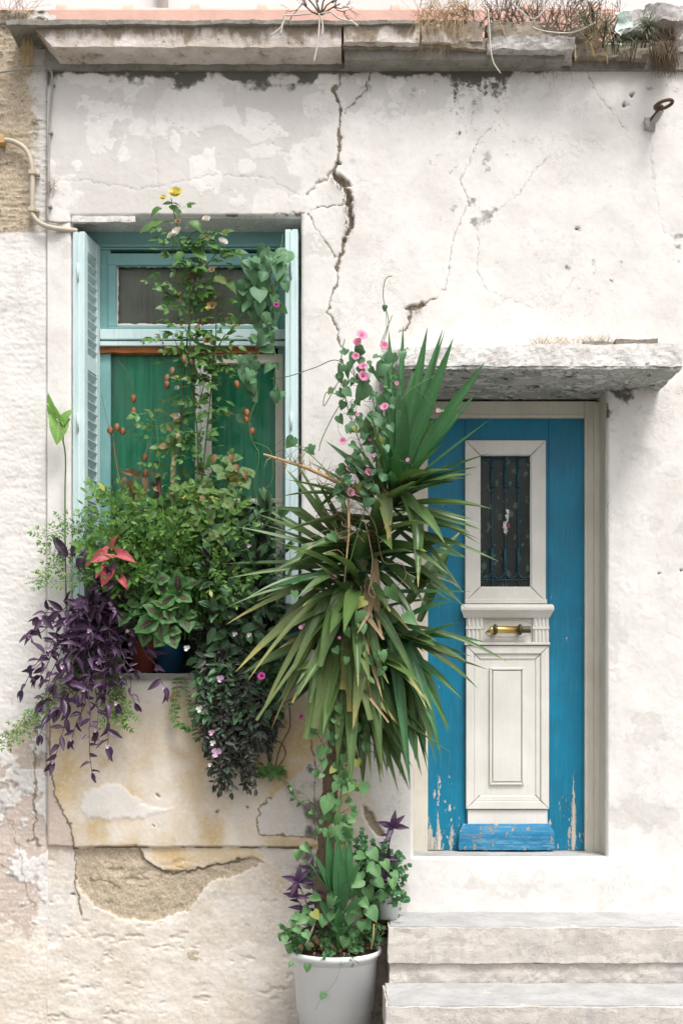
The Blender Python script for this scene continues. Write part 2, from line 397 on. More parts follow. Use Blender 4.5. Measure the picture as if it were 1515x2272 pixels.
# glass: clear pane with a film of dust
k = NT('dusty window glass')
gl = k.n('BsdfGlossy', {'Color': (.9, .95, .95), 'Roughness': .12}); tr = k.n('BsdfTransparent', {'Color': (.86, .9, .88)})
df = k.n('BsdfDiffuse', {'Color': (.36, .35, .32)})
fr = k.n('Fresnel', {'IOR': 1.22})
mx = k.n('MixShader', {0: fr.outputs[0], 1: tr.outputs[0], 2: gl.outputs[0]})
n = k.noise(k.pos((1, 1, .3)), 10, 6, .6)
mx2 = k.n('MixShader', {0: k.step(n, .35, .8, .0, .05), 1: mx.outputs[0], 2: df.outputs[0]})
k.t.links.new(mx2.outputs[0], k.out.inputs[0]); M['glass'] = k.m
def cloth_mat(name, c1, c2, spec, sc=(12, 12, .6), flower=None):
    k = NT(name); n1 = k.noise(k.pos(sc), 4, 6, .6); n2 = k.noise(k.pos((1.3, 1, 1)), 3.2, 4, .55)
    col = k.mix(k.step(n1, .3, .7), c1, c2)
    col = k.mix(k.step(n2, .4, .68, 0., .75), col, spec)
    if flower:
        v = k.n('TexVoronoi', {'Vector': k.pos((1, 1, .7)), 'Scale': 24, 'Randomness': 1.})
        n3 = k.noise(k.pos(), 30, 3, .5)
        pt = k.math('MULTIPLY', k.step(v.outputs['Distance'], .36, .30), k.step(n3, .46, .56))
        col = k.mix(k.math('MULTIPLY', pt, .55), col, flower)
    k.base(col, .85, .2); return k.m
M['green_cloth'] = cloth_mat('green curtain', (.014, .31, .16), (.06, .55, .31), (.15, .42, .30))  # third colour paints the haze of the panes into the cloth
M['grey_cloth'] = cloth_mat('grey brown backing', (.20, .175, .15), (.27, .24, .205), (.36, .32, .28))
M['dark_cloth'] = cloth_mat('dark floral curtain', (.022, .028, .022), (.03, .025, .02), (.05, .045, .035), (16, 16, .7), flower=(.20, .33, .26))
M['dark_board'] = paint_mat('dark green lower board', (.02, .075, .05), (.025, .06, .045), (.06, .05, .04), .75, .6)

# ---- leaf materials
def leaf_mat(name, c1, c2, rough=.42, trans=.28, vein=None, vein_w=.018, blotch=None, tip=None, edge=None, spec=.35, back=None, fleck=None, stripes=False):
    k = NT(name)
    oi = k.n('ObjectInfo'); ge = k.n('NewGeometry'); uv = k.n('UVMap')
    rnd = k.math('FRACT', k.math('ADD', oi.outputs['Random'], ge.outputs['Random Per Island']))
    sx = k.n('SeparateXYZ', {0: uv.outputs[0]}); u, v = sx.outputs[0], sx.outputs[1]
    au = k.math('ABSOLUTE', k.math('SUBTRACT', u, .5))
    n1 = k.noise(k.pos(), 45, 4, .6)
    col = k.mix(rnd, c1, c2)
    col = k.mix(k.step(n1, .4, .75, 0., .4), col, tuple(c*.6 for c in c1))
    if stripes:
        sv_ = k.noise(k.n('Mapping', {'Vector': uv.outputs[0], 'Scale': (22., 1.6, 1.)}).outputs[0], 3., 3, .6)
        col = k.mix(k.step(sv_, .35, .7, 0., .55), col, tuple(min(1, c*1.9) for c in c1)); col = k.mix(k.step(n1, .5, .8, 0., .35), col, (.22, .25, .17))
    if blotch:
        n2 = k.noise(k.pos(), 90, 3, .6)
        d = k.math('ADD', k.math('MULTIPLY', au, 1.9), k.math('MULTIPLY', k.math('ABSOLUTE', k.math('SUBTRACT', v, .48)), .85))
        d = k.math('ADD', d, k.math('MULTIPLY', k.math('SUBTRACT', n2, .5), .35))
        col = k.mix(k.step(d, blotch[1], blotch[1]-.12, 0., .92), col, blotch[0])
    if edge: col = k.mix(k.step(au, edge[1], edge[1]+.06, 0., .85), col, edge[0])
    if vein:
        col = k.mix(k.step(au, vein_w, 0., 0., .7), col, vein)
        sv = k.math('SINE', k.math('MULTIPLY', k.math('SUBTRACT', v, k.math('MULTIPLY', au, .9)), 44.))
        col = k.mix(k.step(sv, .86, 1., 0., .38), col, vein)
    if tip: col = k.mix(k.math('MULTIPLY', k.step(k.math('ADD', v, k.math('MULTIPLY', k.math('SUBTRACT', n1, .5), .3)), tip[1], 1.02), k.step(rnd, tip[2], tip[2]+.2)), col, tip[0])
    if fleck: col = k.mix(k.math('MULTIPLY', k.step(rnd, fleck[1], fleck[1]+.02), .9), col, fleck[0])
    if back: col = k.mix(ge.outputs['Backfacing'], col, back)
    k.base(col, rough, spec)
    tl = k.n('BsdfTranslucent', {'Color': k.mix(.5, col, k.mix(1., col, (1.6, 1.7, .7), 'MULTIPLY'))})
    ms = k.n('MixShader', {0: trans, 1: k.b.outputs[0], 2: tl.outputs[0]})
    k.t.links.new(ms.outputs[0], k.out.inputs[0])
    k.bump(n1, .12, .004)
    return k.m
L = {}
L['yucca'] = leaf_mat('yucca leaf', (.085, .145, .040), (.050, .100, .034), .36, .12, tip=((.40, .33, .13), .86, .72), stripes=True, edge=((.12, .17, .06), .46), spec=.4)
L['yucca_old'] = leaf_mat('old yucca leaf', (.10, .145, .05), (.145, .175, .055), .45, .12, tip=((.46, .38, .14), .66, .5), stripes=True, edge=((.24, .22, .09), .44), spec=.35)
L['yucca_fresh'] = leaf_mat('fresh yucca leaf', (.042, .135, .045), (.032, .10, .04), .33, .15, stripes=True, edge=((.16, .28, .1), .47), spec=.4)
L['heart'] = leaf_mat('bindweed leaf', (.125, .27, .135), (.075, .18, .085), .5, .25, vein=(.2, .32, .18), vein_w=.012, fleck=((.34, .36, .09), .97))
L['heart_low'] = leaf_mat('low bindweed leaf', (.15, .31, .115), (.085, .205, .08), .5, .25, vein=(.22, .36, .17), vein_w=.012, fleck=((.36, .38, .10), .955))
L['yucca_dead'] = leaf_mat('dead yucca leaf', (.30, .21, .115), (.38, .29, .17), .7, .08, stripes=True)
L['rose'] = leaf_mat('rose leaf', (.105, .225, .05), (.06, .145, .042), .42, .25, vein=(.15, .27, .10), fleck=((.22, .16, .05), .95))
L['jasmine'] = leaf_mat('jasmine leaflet', (.085, .205, .048), (.16, .30, .062), .45, .28, fleck=((.4, .4, .1), .97))
L['coleus'] = leaf_mat('coleus leaf', (.055, .165, .048), (.075, .19, .055), .55, .25, vein=(.19, .32, .11), blotch=((.055, .014, .022), .42))
L['coleus_y'] = leaf_mat('yellowing coleus leaf', (.13, .22, .06), (.09, .19, .06), .55, .25, vein=(.25, .32, .11), blotch=((.10, .025, .035), .25), fleck=((.40, .30, .07), .96))
L['purple'] = leaf_mat('purple heart leaf', (.062, .030, .068), (.105, .052, .115), .40, .14, vein=(.13, .08, .15), vein_w=.03, spec=.4)
L['dark'] = leaf_mat('dark spiderwort leaf', (.055, .125, .058), (.085, .175, .075), .40, .14, vein=(.085, .14, .075), spec=.35, back=(.05, .025, .045))
L['dusky'] = leaf_mat('dusky spiderwort leaf', (.048, .080, .050), (.062, .052, .056), .42, .12, back=(.05, .025, .045))
L['pinkleaf'] = leaf_mat('pink caladium leaf', (.62, .14, .16), (.52, .10, .12), .5, .3, vein=(.72, .22, .22), edge=((.3, .12, .08), .47))
L['arrow'] = leaf_mat('pale arrowhead leaf', (.22, .42, .11), (.26, .46, .13), .45, .35, vein=(.42, .58, .25), vein_w=.03, edge=((.13, .32, .08), .4))
L['varieg'] = leaf_mat('patterned green leaf', (.075, .17, .07), (.09, .20, .08), .45, .25, vein=(.24, .35, .17), vein_w=.04)
L['weed'] = leaf_mat('grey green weed leaf', (.09, .12, .07), (.12, .14, .08), .55, .2)
L['mint'] = leaf_mat('small crinkled leaf', (.075, .20, .085), (.10, .24, .11), .5, .25, vein=(.16, .3, .15))
L['dry'] = leaf_mat('dry leaf', (.26, .155, .08), (.33, .22, .12), .7, .25)
L['petal_pink'] = leaf_mat('pink petal', (.84, .30, .52), (.80, .20, .44), .55, .35, vein=(.92, .68, .78), vein_w=.05)
L['petal_magenta'] = leaf_mat('magenta petal', (.42, .03, .22), (.36, .025, .2), .55, .3)
L['petal_lilac'] = leaf_mat('lilac petal', (.66, .42, .62), (.72, .5, .68), .55, .35)
L['petal_white'] = leaf_mat('white petal', (.80, .76, .78), (.78, .72, .76), .55, .35)
L['petal_yellow'] = leaf_mat('yellow petal', (.84, .70, .20), (.82, .74, .36), .55, .35)
L['stem_green'] = leaf_mat('green stem', (.085, .17, .05), (.11, .2, .06), .5, .05)
L['stem_brown'] = leaf_mat('brown stem', (.13, .085, .05), (.16, .11, .06), .6, .02)
L['stem_purple'] = leaf_mat('purple stem', (.09, .055, .085), (.11, .07, .09), .5, .05)
L['stem_dry'] = leaf_mat('dry vine stem', (.36, .23, .13), (.42, .29, .17), .7, .05)
L['pod'] = leaf_mat('papery seed pod', (.36, .15, .06), (.30, .11, .05), .6, .25)

# ================================================================== SETTING
gm = MB(); gm.add([(-60, -60, 0), (60, -60, 0), (60, 60, 0), (-60, 60, 0)], [(0, 1, 2, 3)])
g = gm.build('ground', M['ground'], fix=False); tag(g, kind='structure')

# ================================================================== HOUSE
house = thing('house', 'weathered white plaster house front with blue door, turquoise window and cracked walls', 'house', (0, 0, 0))

WIN = (160., 668., 480., 1495.)       # openings on the wall plane, photo pixels
DOOR = (917., 1345., 862., 1900.)

# ---- facade: a fine relief grid with carved cracks, peeled coats, recessed patches
def axis(lo, hi, step, keys, clo, chi, cstep):
    a = list(np.arange(lo, hi, step))
    a = [v for v in a if all(abs(v-q) > step*.6 for q in keys)]+list(keys)+[hi]
    a += list(np.arange(clo, lo, cstep))+list(np.arange(hi+cstep, chi, cstep))
    return np.array(sorted(a))
EDGE_L = 106.                          # where the neighbouring rough wall begins
gx = axis(EDGE_L, 1565, 2.55, [WIN[0], WIN[1], DOOR[0], DOOR[1]], EDGE_L+1, 2600, 55.)
gy = axis(96, 2300, 2.55, [WIN[2], WIN[3], DOOR[2], DOOR[3]], 96, 2340, 20.)
PX, PY = np.meshgrid(gx, gy); sh = PX.shape
x = PX.ravel(); y = PY.ravel()

wx = x+(fbm(x, y, 26, 3, 5)-.5)*26; wy = y+(fbm(x, y, 26, 3, 6)-.5)*26     # ragged edges
wx2 = x+(fbm(x, y, 11, 3, 15)-.5)*12; wy2 = y+(fbm(x, y, 11, 3, 16)-.5)*12
def blob(poly, soft=4., w=1):
    X, Y = (wx, wy) if w == 1 else (wx2, wy2)
    return 1-sstep(-soft, soft, poly_sd(X, Y, poly))
Z0 = np.zeros_like(x)
grey, och, dirt, bare, crack, pink, soot, mid = [Z0.copy() for _ in range(8)]
disp = (fbm(x, y, 170, 3, 1)-.5)*.016+(fbm(x, y, 38, 4, 2)-.5)*.0028+(fbm(x, y, 9, 2, 3)-.5)*.0010

upper_left = sstep(790, 700, x+(fbm(x, y, 60, 3, 21)-.5)*120)*sstep(640, 520, y)
pn = fbm(x, y, 120, 5, 31, .55); pn2 = fbm(x, y, 46, 5, 33, .6)
# grey under-coat left of the big crack, with islands of white left on it
g1 = upper_left*sstep(.33, .55, pn+.06)*.85
isl = np.maximum(blob([(360, 205), (425, 170), (470, 190), (520, 235), (600, 250), (640, 300), (560, 320), (500, 275), (430, 290), (380, 270)], 3, 2)*sstep(.36, .42, pn2+.03),
      np.maximum(blob([(530, 357), (548, 352), (568, 360), (570, 375), (550, 388), (532, 384)], 2, 2), blob([(540, 335), (590, 318), (625, 330), (600, 350), (560, 352)], 3, 2)))
isl = np.maximum(isl, upper_left*sstep(.66, .70, fbm(x, y, 75, 5, 41, .6)))
g1 = g1*(1-isl)
grey = np.maximum(grey, g1); disp += isl*.0012
# right of the crack: soft grey smudges and fine cobwebbed patches
right = sstep(700, 790, x)
grey = np.maximum(grey, right*(y < 900)*sstep(.56, .74, fbm(x, y, 150, 5, 51, .6))*.34)
grey = np.maximum(grey, right*sstep(380, 150, y)*sstep(1380, 1000, x)*sstep(.36, .58, pn2)*.95)
dirt += right*sstep(330, 160, y)*sstep(1300, 1000, x)*sstep(.52, .66, fbm(x, y, 34, 6, 57, .7))*.5
dirt += right*(y < 900)*sstep(.60, .74, fbm(x, y, 60, 6, 52, .68))*sstep(.5, .62, fbm(x, y, 200, 2, 53))*.55
grey = np.maximum(grey, (x > 1348)*(y > 850)*sstep(.52, .66, fbm(x, y, 90, 5, 54, .6))*.55)
# band of soot below the cornice
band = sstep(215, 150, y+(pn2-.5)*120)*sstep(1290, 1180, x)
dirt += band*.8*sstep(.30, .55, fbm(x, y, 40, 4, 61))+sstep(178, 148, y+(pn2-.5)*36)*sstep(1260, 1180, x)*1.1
dirt += blob([(1125, 860), (1470, 850), (1450, 880), (1420, 905), (1345, 925)], 14)*sstep(.3, .6, pn2)*.8*(x > 1340)
soot += sstep(240, 0, np.hypot((x-1080)*.35, y-845))*0
# water stains in soft vertical drips
drip = sstep(.56, .75, fbm(x, y, 60, 4, 71, .55, 1.3, .22))
grey = np.maximum(grey, drip*(y < 480)*.45)
cob = np.abs(fbm(x, y, 60, 5, 77, .62)-.5)*np.where(fbm(x, y, 160, 3, 78) > .5, 1, 3)
dirt += (y < 900)*(1-sstep(.004, .022, cob))*.42*sstep(.42, .6, fbm(x, y, 130, 4, 79))
dirt += (y > 850)*(x > 1345)*(1-sstep(.004, .02, cob))*.3*sstep(.5, .62, fbm(x, y, 130, 4, 80))

# ---- below the window: cream and ochre damp wall
low = sstep(1500, 1560, y+(pn-.5)*60)*sstep(880, 790, x+(pn2-.5)*60)
och += low*(.55+.6*sstep(.42, .66, fbm(x, y, 110, 5, 81, .55, 1.2, .55)))*sstep(2010, 1880, y)+low*sstep(1880, 2000, y)*.34
och += low*np.exp(-((x-440)/45)**2-((y-1640)/110)**2)*.55+low*np.exp(-((x-640)/60)**2-((y-1620)/110)**2)*.9+low*np.exp(-((x-150)/25)**2-((y-1740)/60)**2)*.7
dirt += low*np.exp(-((x-650)/30)**2-((y-1600)/90)**2)*.6*sstep(.4, .6, pn2)
grey = np.maximum(grey, low*sstep(.58, .70, fbm(x, y, 70, 5, 83, .6))*.45)
smear = blob([(180, 1795), (190, 1760), (235, 1738), (270, 1740), (310, 1775), (345, 1795), (385, 1795), (320, 1812), (250, 1818), (200, 1815)], 5, 2)
och *= 1-.85*smear; grey *= 1-smear; disp += smear*.004
# upper coat stands proud of the plinth at pixel row 1877
lip = sstep(1881+0*x, 1876, y+(fbm(x, y, 60, 3, 91)-.5)*8)*sstep(100, 112, x)*sstep(800, 700, x+(pn2-.5)*40)*(y > 1500)
disp += lip*.016
crack = np.maximum(crack, (1-sstep(1.5, 4., np.abs(y+(fbm(x, y, 60, 3, 91)-.5)*8-1881)))*(x > 165)*(x < 690)*sstep(.35, .55, fbm(x, y, 50, 3, 92)))  # broken dark line paints the shadow under the overhanging coat
# deep sandy patch
dp = blob([(168, 1884), (240, 1882), (305, 1884), (318, 1905), (352, 1925), (365, 1932), (430, 1930), (490, 1915), (560, 1900), (585, 1912), (520, 1945), (470, 1955), (440, 1990), (415, 2022), (340, 2044), (280, 2040), (225, 2020), (185, 1985), (172, 1940)], 2.2, 2)
bare = np.maximum(bare, dp); disp -= dp*(.006+.012*fbm(x, y, 16, 5, 95, .65))
dpr = blob([(330, 1886), (560, 1884), (600, 1900), (540, 1915), (470, 1922), (390, 1935), (352, 1918)], 3, 2); och += dpr*.95; grey *= 1-dpr
dpe = (1-sstep(1.5, 6, np.abs(poly_sd(wx2, wy2, [(310, 1884), (320, 1905), (352, 1925), (365, 1934), (430, 1930), (490, 1918), (540, 1905)]))))*0
crack = np.maximum(crack, (1-sstep(1.5, 5, seg_dist(wx2, wy2, [(310, 1884), (320, 1905), (352, 1927), (372, 1938), (430, 1932), (490, 1918), (540, 1905)])))*.9)
crack = np.maximum(crack, (1-sstep(1, 4, seg_dist(wx2, wy2, [(198, 1952), (240, 1955), (270, 1975)])))*.8)
# grey cement repair next to the trunk
cp = blob([(575, 1790), (600, 1770), (690, 1690), (715, 1700), (718, 1860), (575, 1850)], 2.5, 2)
cp2 = blob([(570, 1882), (690, 1880), (720, 1900), (715, 1985), (660, 1968), (610, 1935)], 3, 2)
for c_, d_ in ((cp, .004), (cp2, -.008)):
    grey = np.maximum(grey*(1-c_), c_*1.); och *= 1-.8*c_; disp += c_*d_; dirt += c_*(.32+.5*sstep(.42, .68, fbm(x, y, 50, 5, 97)))*sstep(560, 720, x)
crack = np.maximum(crack, (1-sstep(1., 4, seg_dist(wx2, wy2, [(600, 1770), (576, 1792), (572, 1850), (640, 1853), (715, 1862)])))*.8)
crack = np.maximum(crack, (1-sstep(1., 4, seg_dist(wx2, wy2, [(692, 1640), (700, 1700), (695, 1790), (700, 1860)])))*.8)
# rough lower coat
rl = sstep(1885, 1930, y)*(x < 880)
disp += rl*(fbm(x, y, 26, 5, 101, .66, .8, 1.2)-.5)*.009
grey = np.maximum(grey, rl*sstep(.50, .60, fbm(x, y, 80, 5, 105, .62))*.55*sstep(2300, 2050, y+(pn2-.5)*200)); bare = np.maximum(bare, rl*sstep(.60, .64, fbm(x, y, 42, 6, 106, .66))*.38)
pit = rl*sstep(.63, .75, fbm(x, y, 30, 5, 103, .65, .6, 1.3)); bare = np.maximum(bare, pit*.42); disp -= pit*.006
bare = np.maximum(bare, blob([(610, 2190), (660, 2150), (668, 2235), (620, 2230)], 6, 2)*.75*sstep(.4, .55, pn2))
bare = np.maximum(bare, blob([(330, 2120), (440, 2105), (450, 2130), (350, 2140)], 5, 2)*.6*sstep(.45, .55, pn2))
mid = np.maximum(mid, rl*.7); mid = np.maximum(mid, low*.3); mid *= 1-dp
# narrow pier at the left end and its damaged corner
pier = sstep(122, 104, x+(pn2-.5)*14)*(y > 1580)
pj = [(108, 1540), (112, 1650), (124, 1770), (158, 1830), (166, 1880), (168, 1950), (180, 2030)]
crack = np.maximum(crack, (1-sstep(1., 4.5, seg_dist(wx2, wy2, pj)))*.85)
ls = (y > 1600)*blob([(80, 1600), (110, 1600), (124, 1770), (158, 1830), (166, 1880), (172, 2000), (140, 2090), (80, 2120)], 5, 2)
pink = np.maximum(pink, ls*.8*sstep(1960, 1860, y+(pn2-.5)*80)); grey = np.maximum(grey, ls*.5); och *= 1-.6*ls; disp -= ls*.008
# ---- right: limewashed base under the door
lime = sstep(885, 905, x+(pn2-.5)*18)*sstep(1880, 1905, y); och *= 1-lime
disp += lime*.010*sstep(1890, 1960, y)
grey = np.maximum(grey*(1-.6*lime), lime*sstep(.50, .64, fbm(x, y, 70, 5, 111, .62))*sstep(2035, 1930, np.abs(y-1965)*2+1880)*.55)
jl = blob([(800, 1640), (900, 1640), (905, 1830), (870, 1850), (850, 1800), (830, 1770)], 10)*(y > 1600); och *= 1-jl
bare = np.maximum(bare, blob([(805, 1790), (830, 1812), (850, 1850), (840, 1858), (815, 1830)], 4, 2)); disp -= blob([(805, 1790), (830, 1812), (850, 1850), (840, 1858), (815, 1830)], 4, 2)*.03
# ---- cracks: (points, half width, strength)
CR = [
 ([(755, 140), (752, 190), (742, 205), (752, 235), (756, 262), (750, 300), (750, 362)], 1.8, 1),
 ([(742, 192), (740, 205), (750, 226)], 4.5, 1),
 ([(752, 238), (755, 300), (748, 362)], 2.8, 1),
 ([(748, 362), (738, 388), (756, 402), (771, 428), (779, 470), (774, 510), (764, 535)], 5.5, 1),
 ([(742, 388), (770, 412)], 8, .9), ([(774, 430), (779, 500)], 6, .95),
 ([(764, 535), (752, 580), (747, 600)], 4.2, 1),
 ([(747, 600), (748, 625), (734, 660), (727, 690), (743, 716), (752, 752), (756, 775)], 1.8, .9),
 ([(682, 474), (705, 462), (735, 457), (768, 452)], 1.6, .95),
 ([(682, 474), (700, 505), (722, 540), (745, 570)], 1.4, .8),
 ([(683, 430), (702, 408), (722, 398), (740, 368)], 3.0, .75),
 ([(824, 150), (812, 198), (790, 226), (762, 250)], 1.8, .8),
 ([(1095, 270), (1062, 310), (1036, 370), (1020, 400), (1038, 450), (1008, 520), (1000, 575), (986, 640), (965, 660)], 1.5, .62),
 ([(965, 660), (940, 676), (912, 690), (904, 720), (888, 740)], 2.0, .9), ([(905, 684), (935, 676)], 5, .95),
 ([(1240, 330), (1190, 370), (1150, 430), (1100, 472), (1062, 492), (1058, 600), (1080, 642), (1180, 682)], 1.2, .55),
 ([(1062, 492), (1060, 430)], 1.0, .4),
 ([(1290, 132), (1318, 200), (1365, 258), (1392, 292)], 1.3, .55),
 ([(1440, 290), (1452, 430), (1470, 510), (1502, 535)], 1.2, .45), ([(1440, 270), (1446, 420)], 1.0, .35),
 ([(118, 402), (200, 400), (300, 421), (380, 410), (480, 386), (600, 396), (662, 432)], 1.3, .5),
 ([(165, 488), (200, 479), (268, 487), (300, 490)], 1.8, .95), ([(300, 490), (480, 478), (560, 481), (600, 476), (672, 472)], 1.4, .9),
 ([(350, 160), (340, 300), (352, 420)], 2.2, .33), ([(676, 690), (738, 700)], 1.0, .35), ([(676, 930), (760, 925)], 1.0, .25),
 ([(1345, 1040), (1352, 1180)], 1.0, .5), ([(1405, 890), (1440, 960), (1480, 1010)], .9, .3),
 ([(1100, 480), (1135, 520), (1170, 500), (1200, 530)], 1.0, .35), ([(880, 170), (850, 300), (870, 380)], .9, .28),
]
for pts, hw, st in CR:
    xs = [p[0] for p in pts]; ys = [p[1] for p in pts]
    q = np.where((x > min(xs)-25) & (x < max(xs)+25) & (y > min(ys)-25) & (y < max(ys)+25))[0]
    d = (seg_dist(wx2[q], wy2[q], pts)+(fbm(x[q], y[q], 9, 3, 123, .7)-.5)*hw*1.3)*(1-.35*(fbm(x[q], y[q], 22, 3, 121)-.5))
    m = 1-sstep(hw*.45, hw+1.8, d)
    crack[q] = np.maximum(crack[q], m*st)
    disp[q] -= m*min(.014, hw*.0022)*st
    
for hx, hy, r in [(1281, 508, 4), (1078, 192, 7), (1385, 235, 8), (1402, 212, 5), (352, 1764, 4), (553, 1792, 5), (484, 1801, 5), (343, 1833, 3), (1463, 1272, 3), (1510, 1267, 4), (1345, 130, 6), (1322, 138, 6), (1368, 132, 6), (300, 745+1130, 3), (160, 1985, 4)]:
    d = np.hypot(wx2-hx, wy2-hy); m = 1-sstep(r*.4, r+1, d); crack = np.maximum(crack, m*.85); disp -= m*.012
# flaking lumps right of the door
fl = (x > 1350)*(y > 900)*sstep(.60, .66, fbm(x, y, 48, 4, 131, .6)); disp += fl*.0012

# rounded arrises along the openings
for (a, b, c_, d_) in (WIN, DOOR):
    sdx = np.maximum(np.maximum(a-x, x-b), np.maximum(c_-y, y-d_))
    disp -= (1-sstep(0, 7, sdx))*.006*(.6+.8*fbm(x, y, 30, 3, 141))
inside = ((x > gx[0]) & (x < 1560))
fade = np.where(x > 1565, 0, 1)
disp = disp*np.where(fade > 0, 1, .3)
onedge = np.zeros_like(x, bool)
for (a, b, c_, d_) in (WIN, DOOR):
    onedge |= ((np.abs(x-a) < .01) | (np.abs(x-b) < .01)) & (y >= c_-.01) & (y <= d_+.01)
    onedge |= ((np.abs(y-c_) < .01) | (np.abs(y-d_) < .01)) & (x >= a-.01) & (x <= b+.01)

def grid_mesh(name, gx, gy, disp, layers, holes, mat, ybase=0.):
    nx, ny = len(gx), len(gy)
    X, Y = np.meshgrid(gx, gy)
    co = np.empty((nx*ny, 3)); co[:, 0] = (X.ravel()-CX)/S; co[:, 1] = ybase-disp; co[:, 2] = EYE+(VP-Y.ravel())/S
    i = np.arange(nx*ny).reshape(ny, nx)
    q = np.stack([i[:-1, :-1], i[1:, :-1], i[1:, 1:], i[:-1, 1:]], -1).reshape(-1, 4)
    mx = ((X[:-1, :-1]+X[1:, 1:])/2).ravel(); my = ((Y[:-1, :-1]+Y[1:, 1:])/2).ravel()
    keep = np.ones(len(q), bool)
    for a, b, c_, d_ in holes: keep &= ~((mx > a) & (mx < b) & (my > c_) & (my < d_))
    q = q[keep]
    me = bpy.data.meshes.new(name)
    me.vertices.add(len(co)); me.vertices.foreach_set('co', co.ravel())
    me.loops.add(q.size); me.loops.foreach_set('vertex_index', q.ravel().astype(np.int32))
    me.polygons.add(len(q)); me.polygons.foreach_set('loop_start', np.arange(0, q.size, 4, dtype=np.int32))
    me.polygons.foreach_set('use_smooth', np.ones(len(q), bool))
    me.update(calc_edges=True)
    for nm, chans in layers.items():
        at = me.attributes.new(nm, 'FLOAT_COLOR', 'POINT'); at.data.foreach_set('color', np.clip(np.stack(chans, -1), 0, 1).ravel().astype(np.float32))
    me.materials.append(mat); return me
disp = np.where(onedge, -.03, disp)
link('wall', grid_mesh('wall', gx, gy, disp, {'m1': (grey, och, dirt, bare), 'm2': (crack, pink, soot, mid)}, [WIN, DOOR], M['plaster']), house)

# ---- body of the house behind the facade: reveals, soffits, thresholds, roof deck
def reveal(name, o, mat, dep=.34, sides='lrtb'):
    a = W(o[0], o[3]); b = W(o[1], o[2]); mb = MB(); t = .05; y0 = .022
    if 'l' in sides: rough_box(mb, a.x-t, a.x, y0, dep, a.z, b.z, .03, .003, 9, 1)
    if 'r' in sides: rough_box(mb, b.x, b.x+t, y0, dep, a.z, b.z, .03, .003, 9, 2)
    if 't' in sides: rough_box(mb, a.x-t, b.x+t, y0, dep, b.z, b.z+t, .03, .003, 9, 3)
    if 'b' in sides: rough_box(mb, a.x-t, b.x+t, y0, dep, a.z-t, a.z, .03, .003, 9, 4)
    return mb.build(name, mat, house)
reveal('window_reveal', WIN, M['conc_white'], sides='lrt')
reveal('window_ledge', WIN, M['stone_slab'], sides='b')
reveal('door_reveal', DOOR, M['beige'], sides='lr')
reveal('door_threshold', DOOR, M['conc_grey'], sides='b')
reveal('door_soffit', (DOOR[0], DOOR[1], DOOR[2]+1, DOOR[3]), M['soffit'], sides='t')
mb = MB(); mb.box(-1.5, 4.2, .36, .40, 0, 5.0); mb.build('dark_backing', M['dark_board'], house)  # dark panel added behind the openings so the interior reads unlit
mb = MB(); mb.box(-1.5, 4.2, -.02, 1.56, 4.90, 5.02); mb.build('roof_deck', M['stone_slab'], house)
# thin sill board under the window
mb = MB(); a = W(322, 1508, -.045); b = W(672, 1494, -.045)
rough_box(mb, -1.38, b.x, -.045, .02, a.z, b.z, .012, .004, 14, 5); mb.build('window_sill', M['stone_slab'], house)
# lifted lips of render above the window
mb = MB(); a = W(160, 492, -.012); b = W(300, 479, -.012); rough_box(mb, a.x, b.x, -.012, .01, a.z, b.z, .01, .004, 18, 6); mb.build('plaster_lip', M['conc_white'], house)

# ================================================================== WINDOW
YF = .20
win = MB()
win.pbox(170, 668, 512, 553, YF, .06)                 # head
win.pbox(170, 246, 553, 1500, YF+.004, .06)           # left stile
win.pbox(616, 668, 553, 1500, YF+.004, .06)           # right stile
window = win.build('window', M['teal_dark'], house, bev=.004); tag(window, label='turquoise wooden window frame with transom light above two casements')
def wpart(name, boxes, mat, parent, bev=.003):
    mb = MB()
    for bx in boxes: mb.pbox(*bx)
    return mb.build(name, M[mat] if isinstance(mat, str) else mat, parent, bev=bev)
wpart('head_moulding', [(222, 640, 541, 547, YF-.014, .02), (222, 640, 549, 553, YF-.008, .02)], 'teal_dark', window)
wpart('transom_frame', [(240, 618, 562, 588, YF-.006, .035), (240, 258, 588, 724, YF-.006, .035), (600, 618, 588, 724, YF-.006, .035), (240, 618, 724, 730, YF-.006, .035)], 'teal_dark', window)
# crusty putty round the transom glass
mb = MB(); rg = random.Random(3)
for (ax, ay, bx, by) in ((258, 589, 600, 589), (258, 723, 600, 723), (260, 589, 260, 723), (598, 589, 598, 723)):
    n = int(math.hypot(bx-ax, by-ay)/7); pts = [W(ax+(bx-ax)*i/n, ay+(by-ay)*i/n, YF+.022) for i in range(n+1)]
    mb.tube(pts, [rg.uniform(.005, .013) for _ in pts], 6)
mb.build('putty', M['white_wood'], window, smooth=True)
wpart('glass_pane', [(256, 602, 586, 726, YF+.03, .004)], 'glass', window, 0)
wpart('blind', [(250, 610, 575, 735, YF+.055, .01)], 'grey_cloth', window, 0)
wpart('transom_rail', [(222, 640, 730, 752, YF-.022, .05), (222, 640, 757, 767, YF-.030, .05)], 'teal', window)
for px in (319, 362, 470, 560): MB().lathe([(.0, -.003), (.005, -.002), (.006, .004)], W(px, 760, YF-.033), 10, 'Y').build('screw', M['steel'], window, smooth=True)
mb = MB(); a = W(222, 783, YF-.016); b = W(610, 769, YF-.016); rough_box(mb, a.x, b.x, YF-.016, YF+.03, a.z, b.z, .012, .004, 20, 9); mb.build('rotten_rail', M['rot_wood'], window)
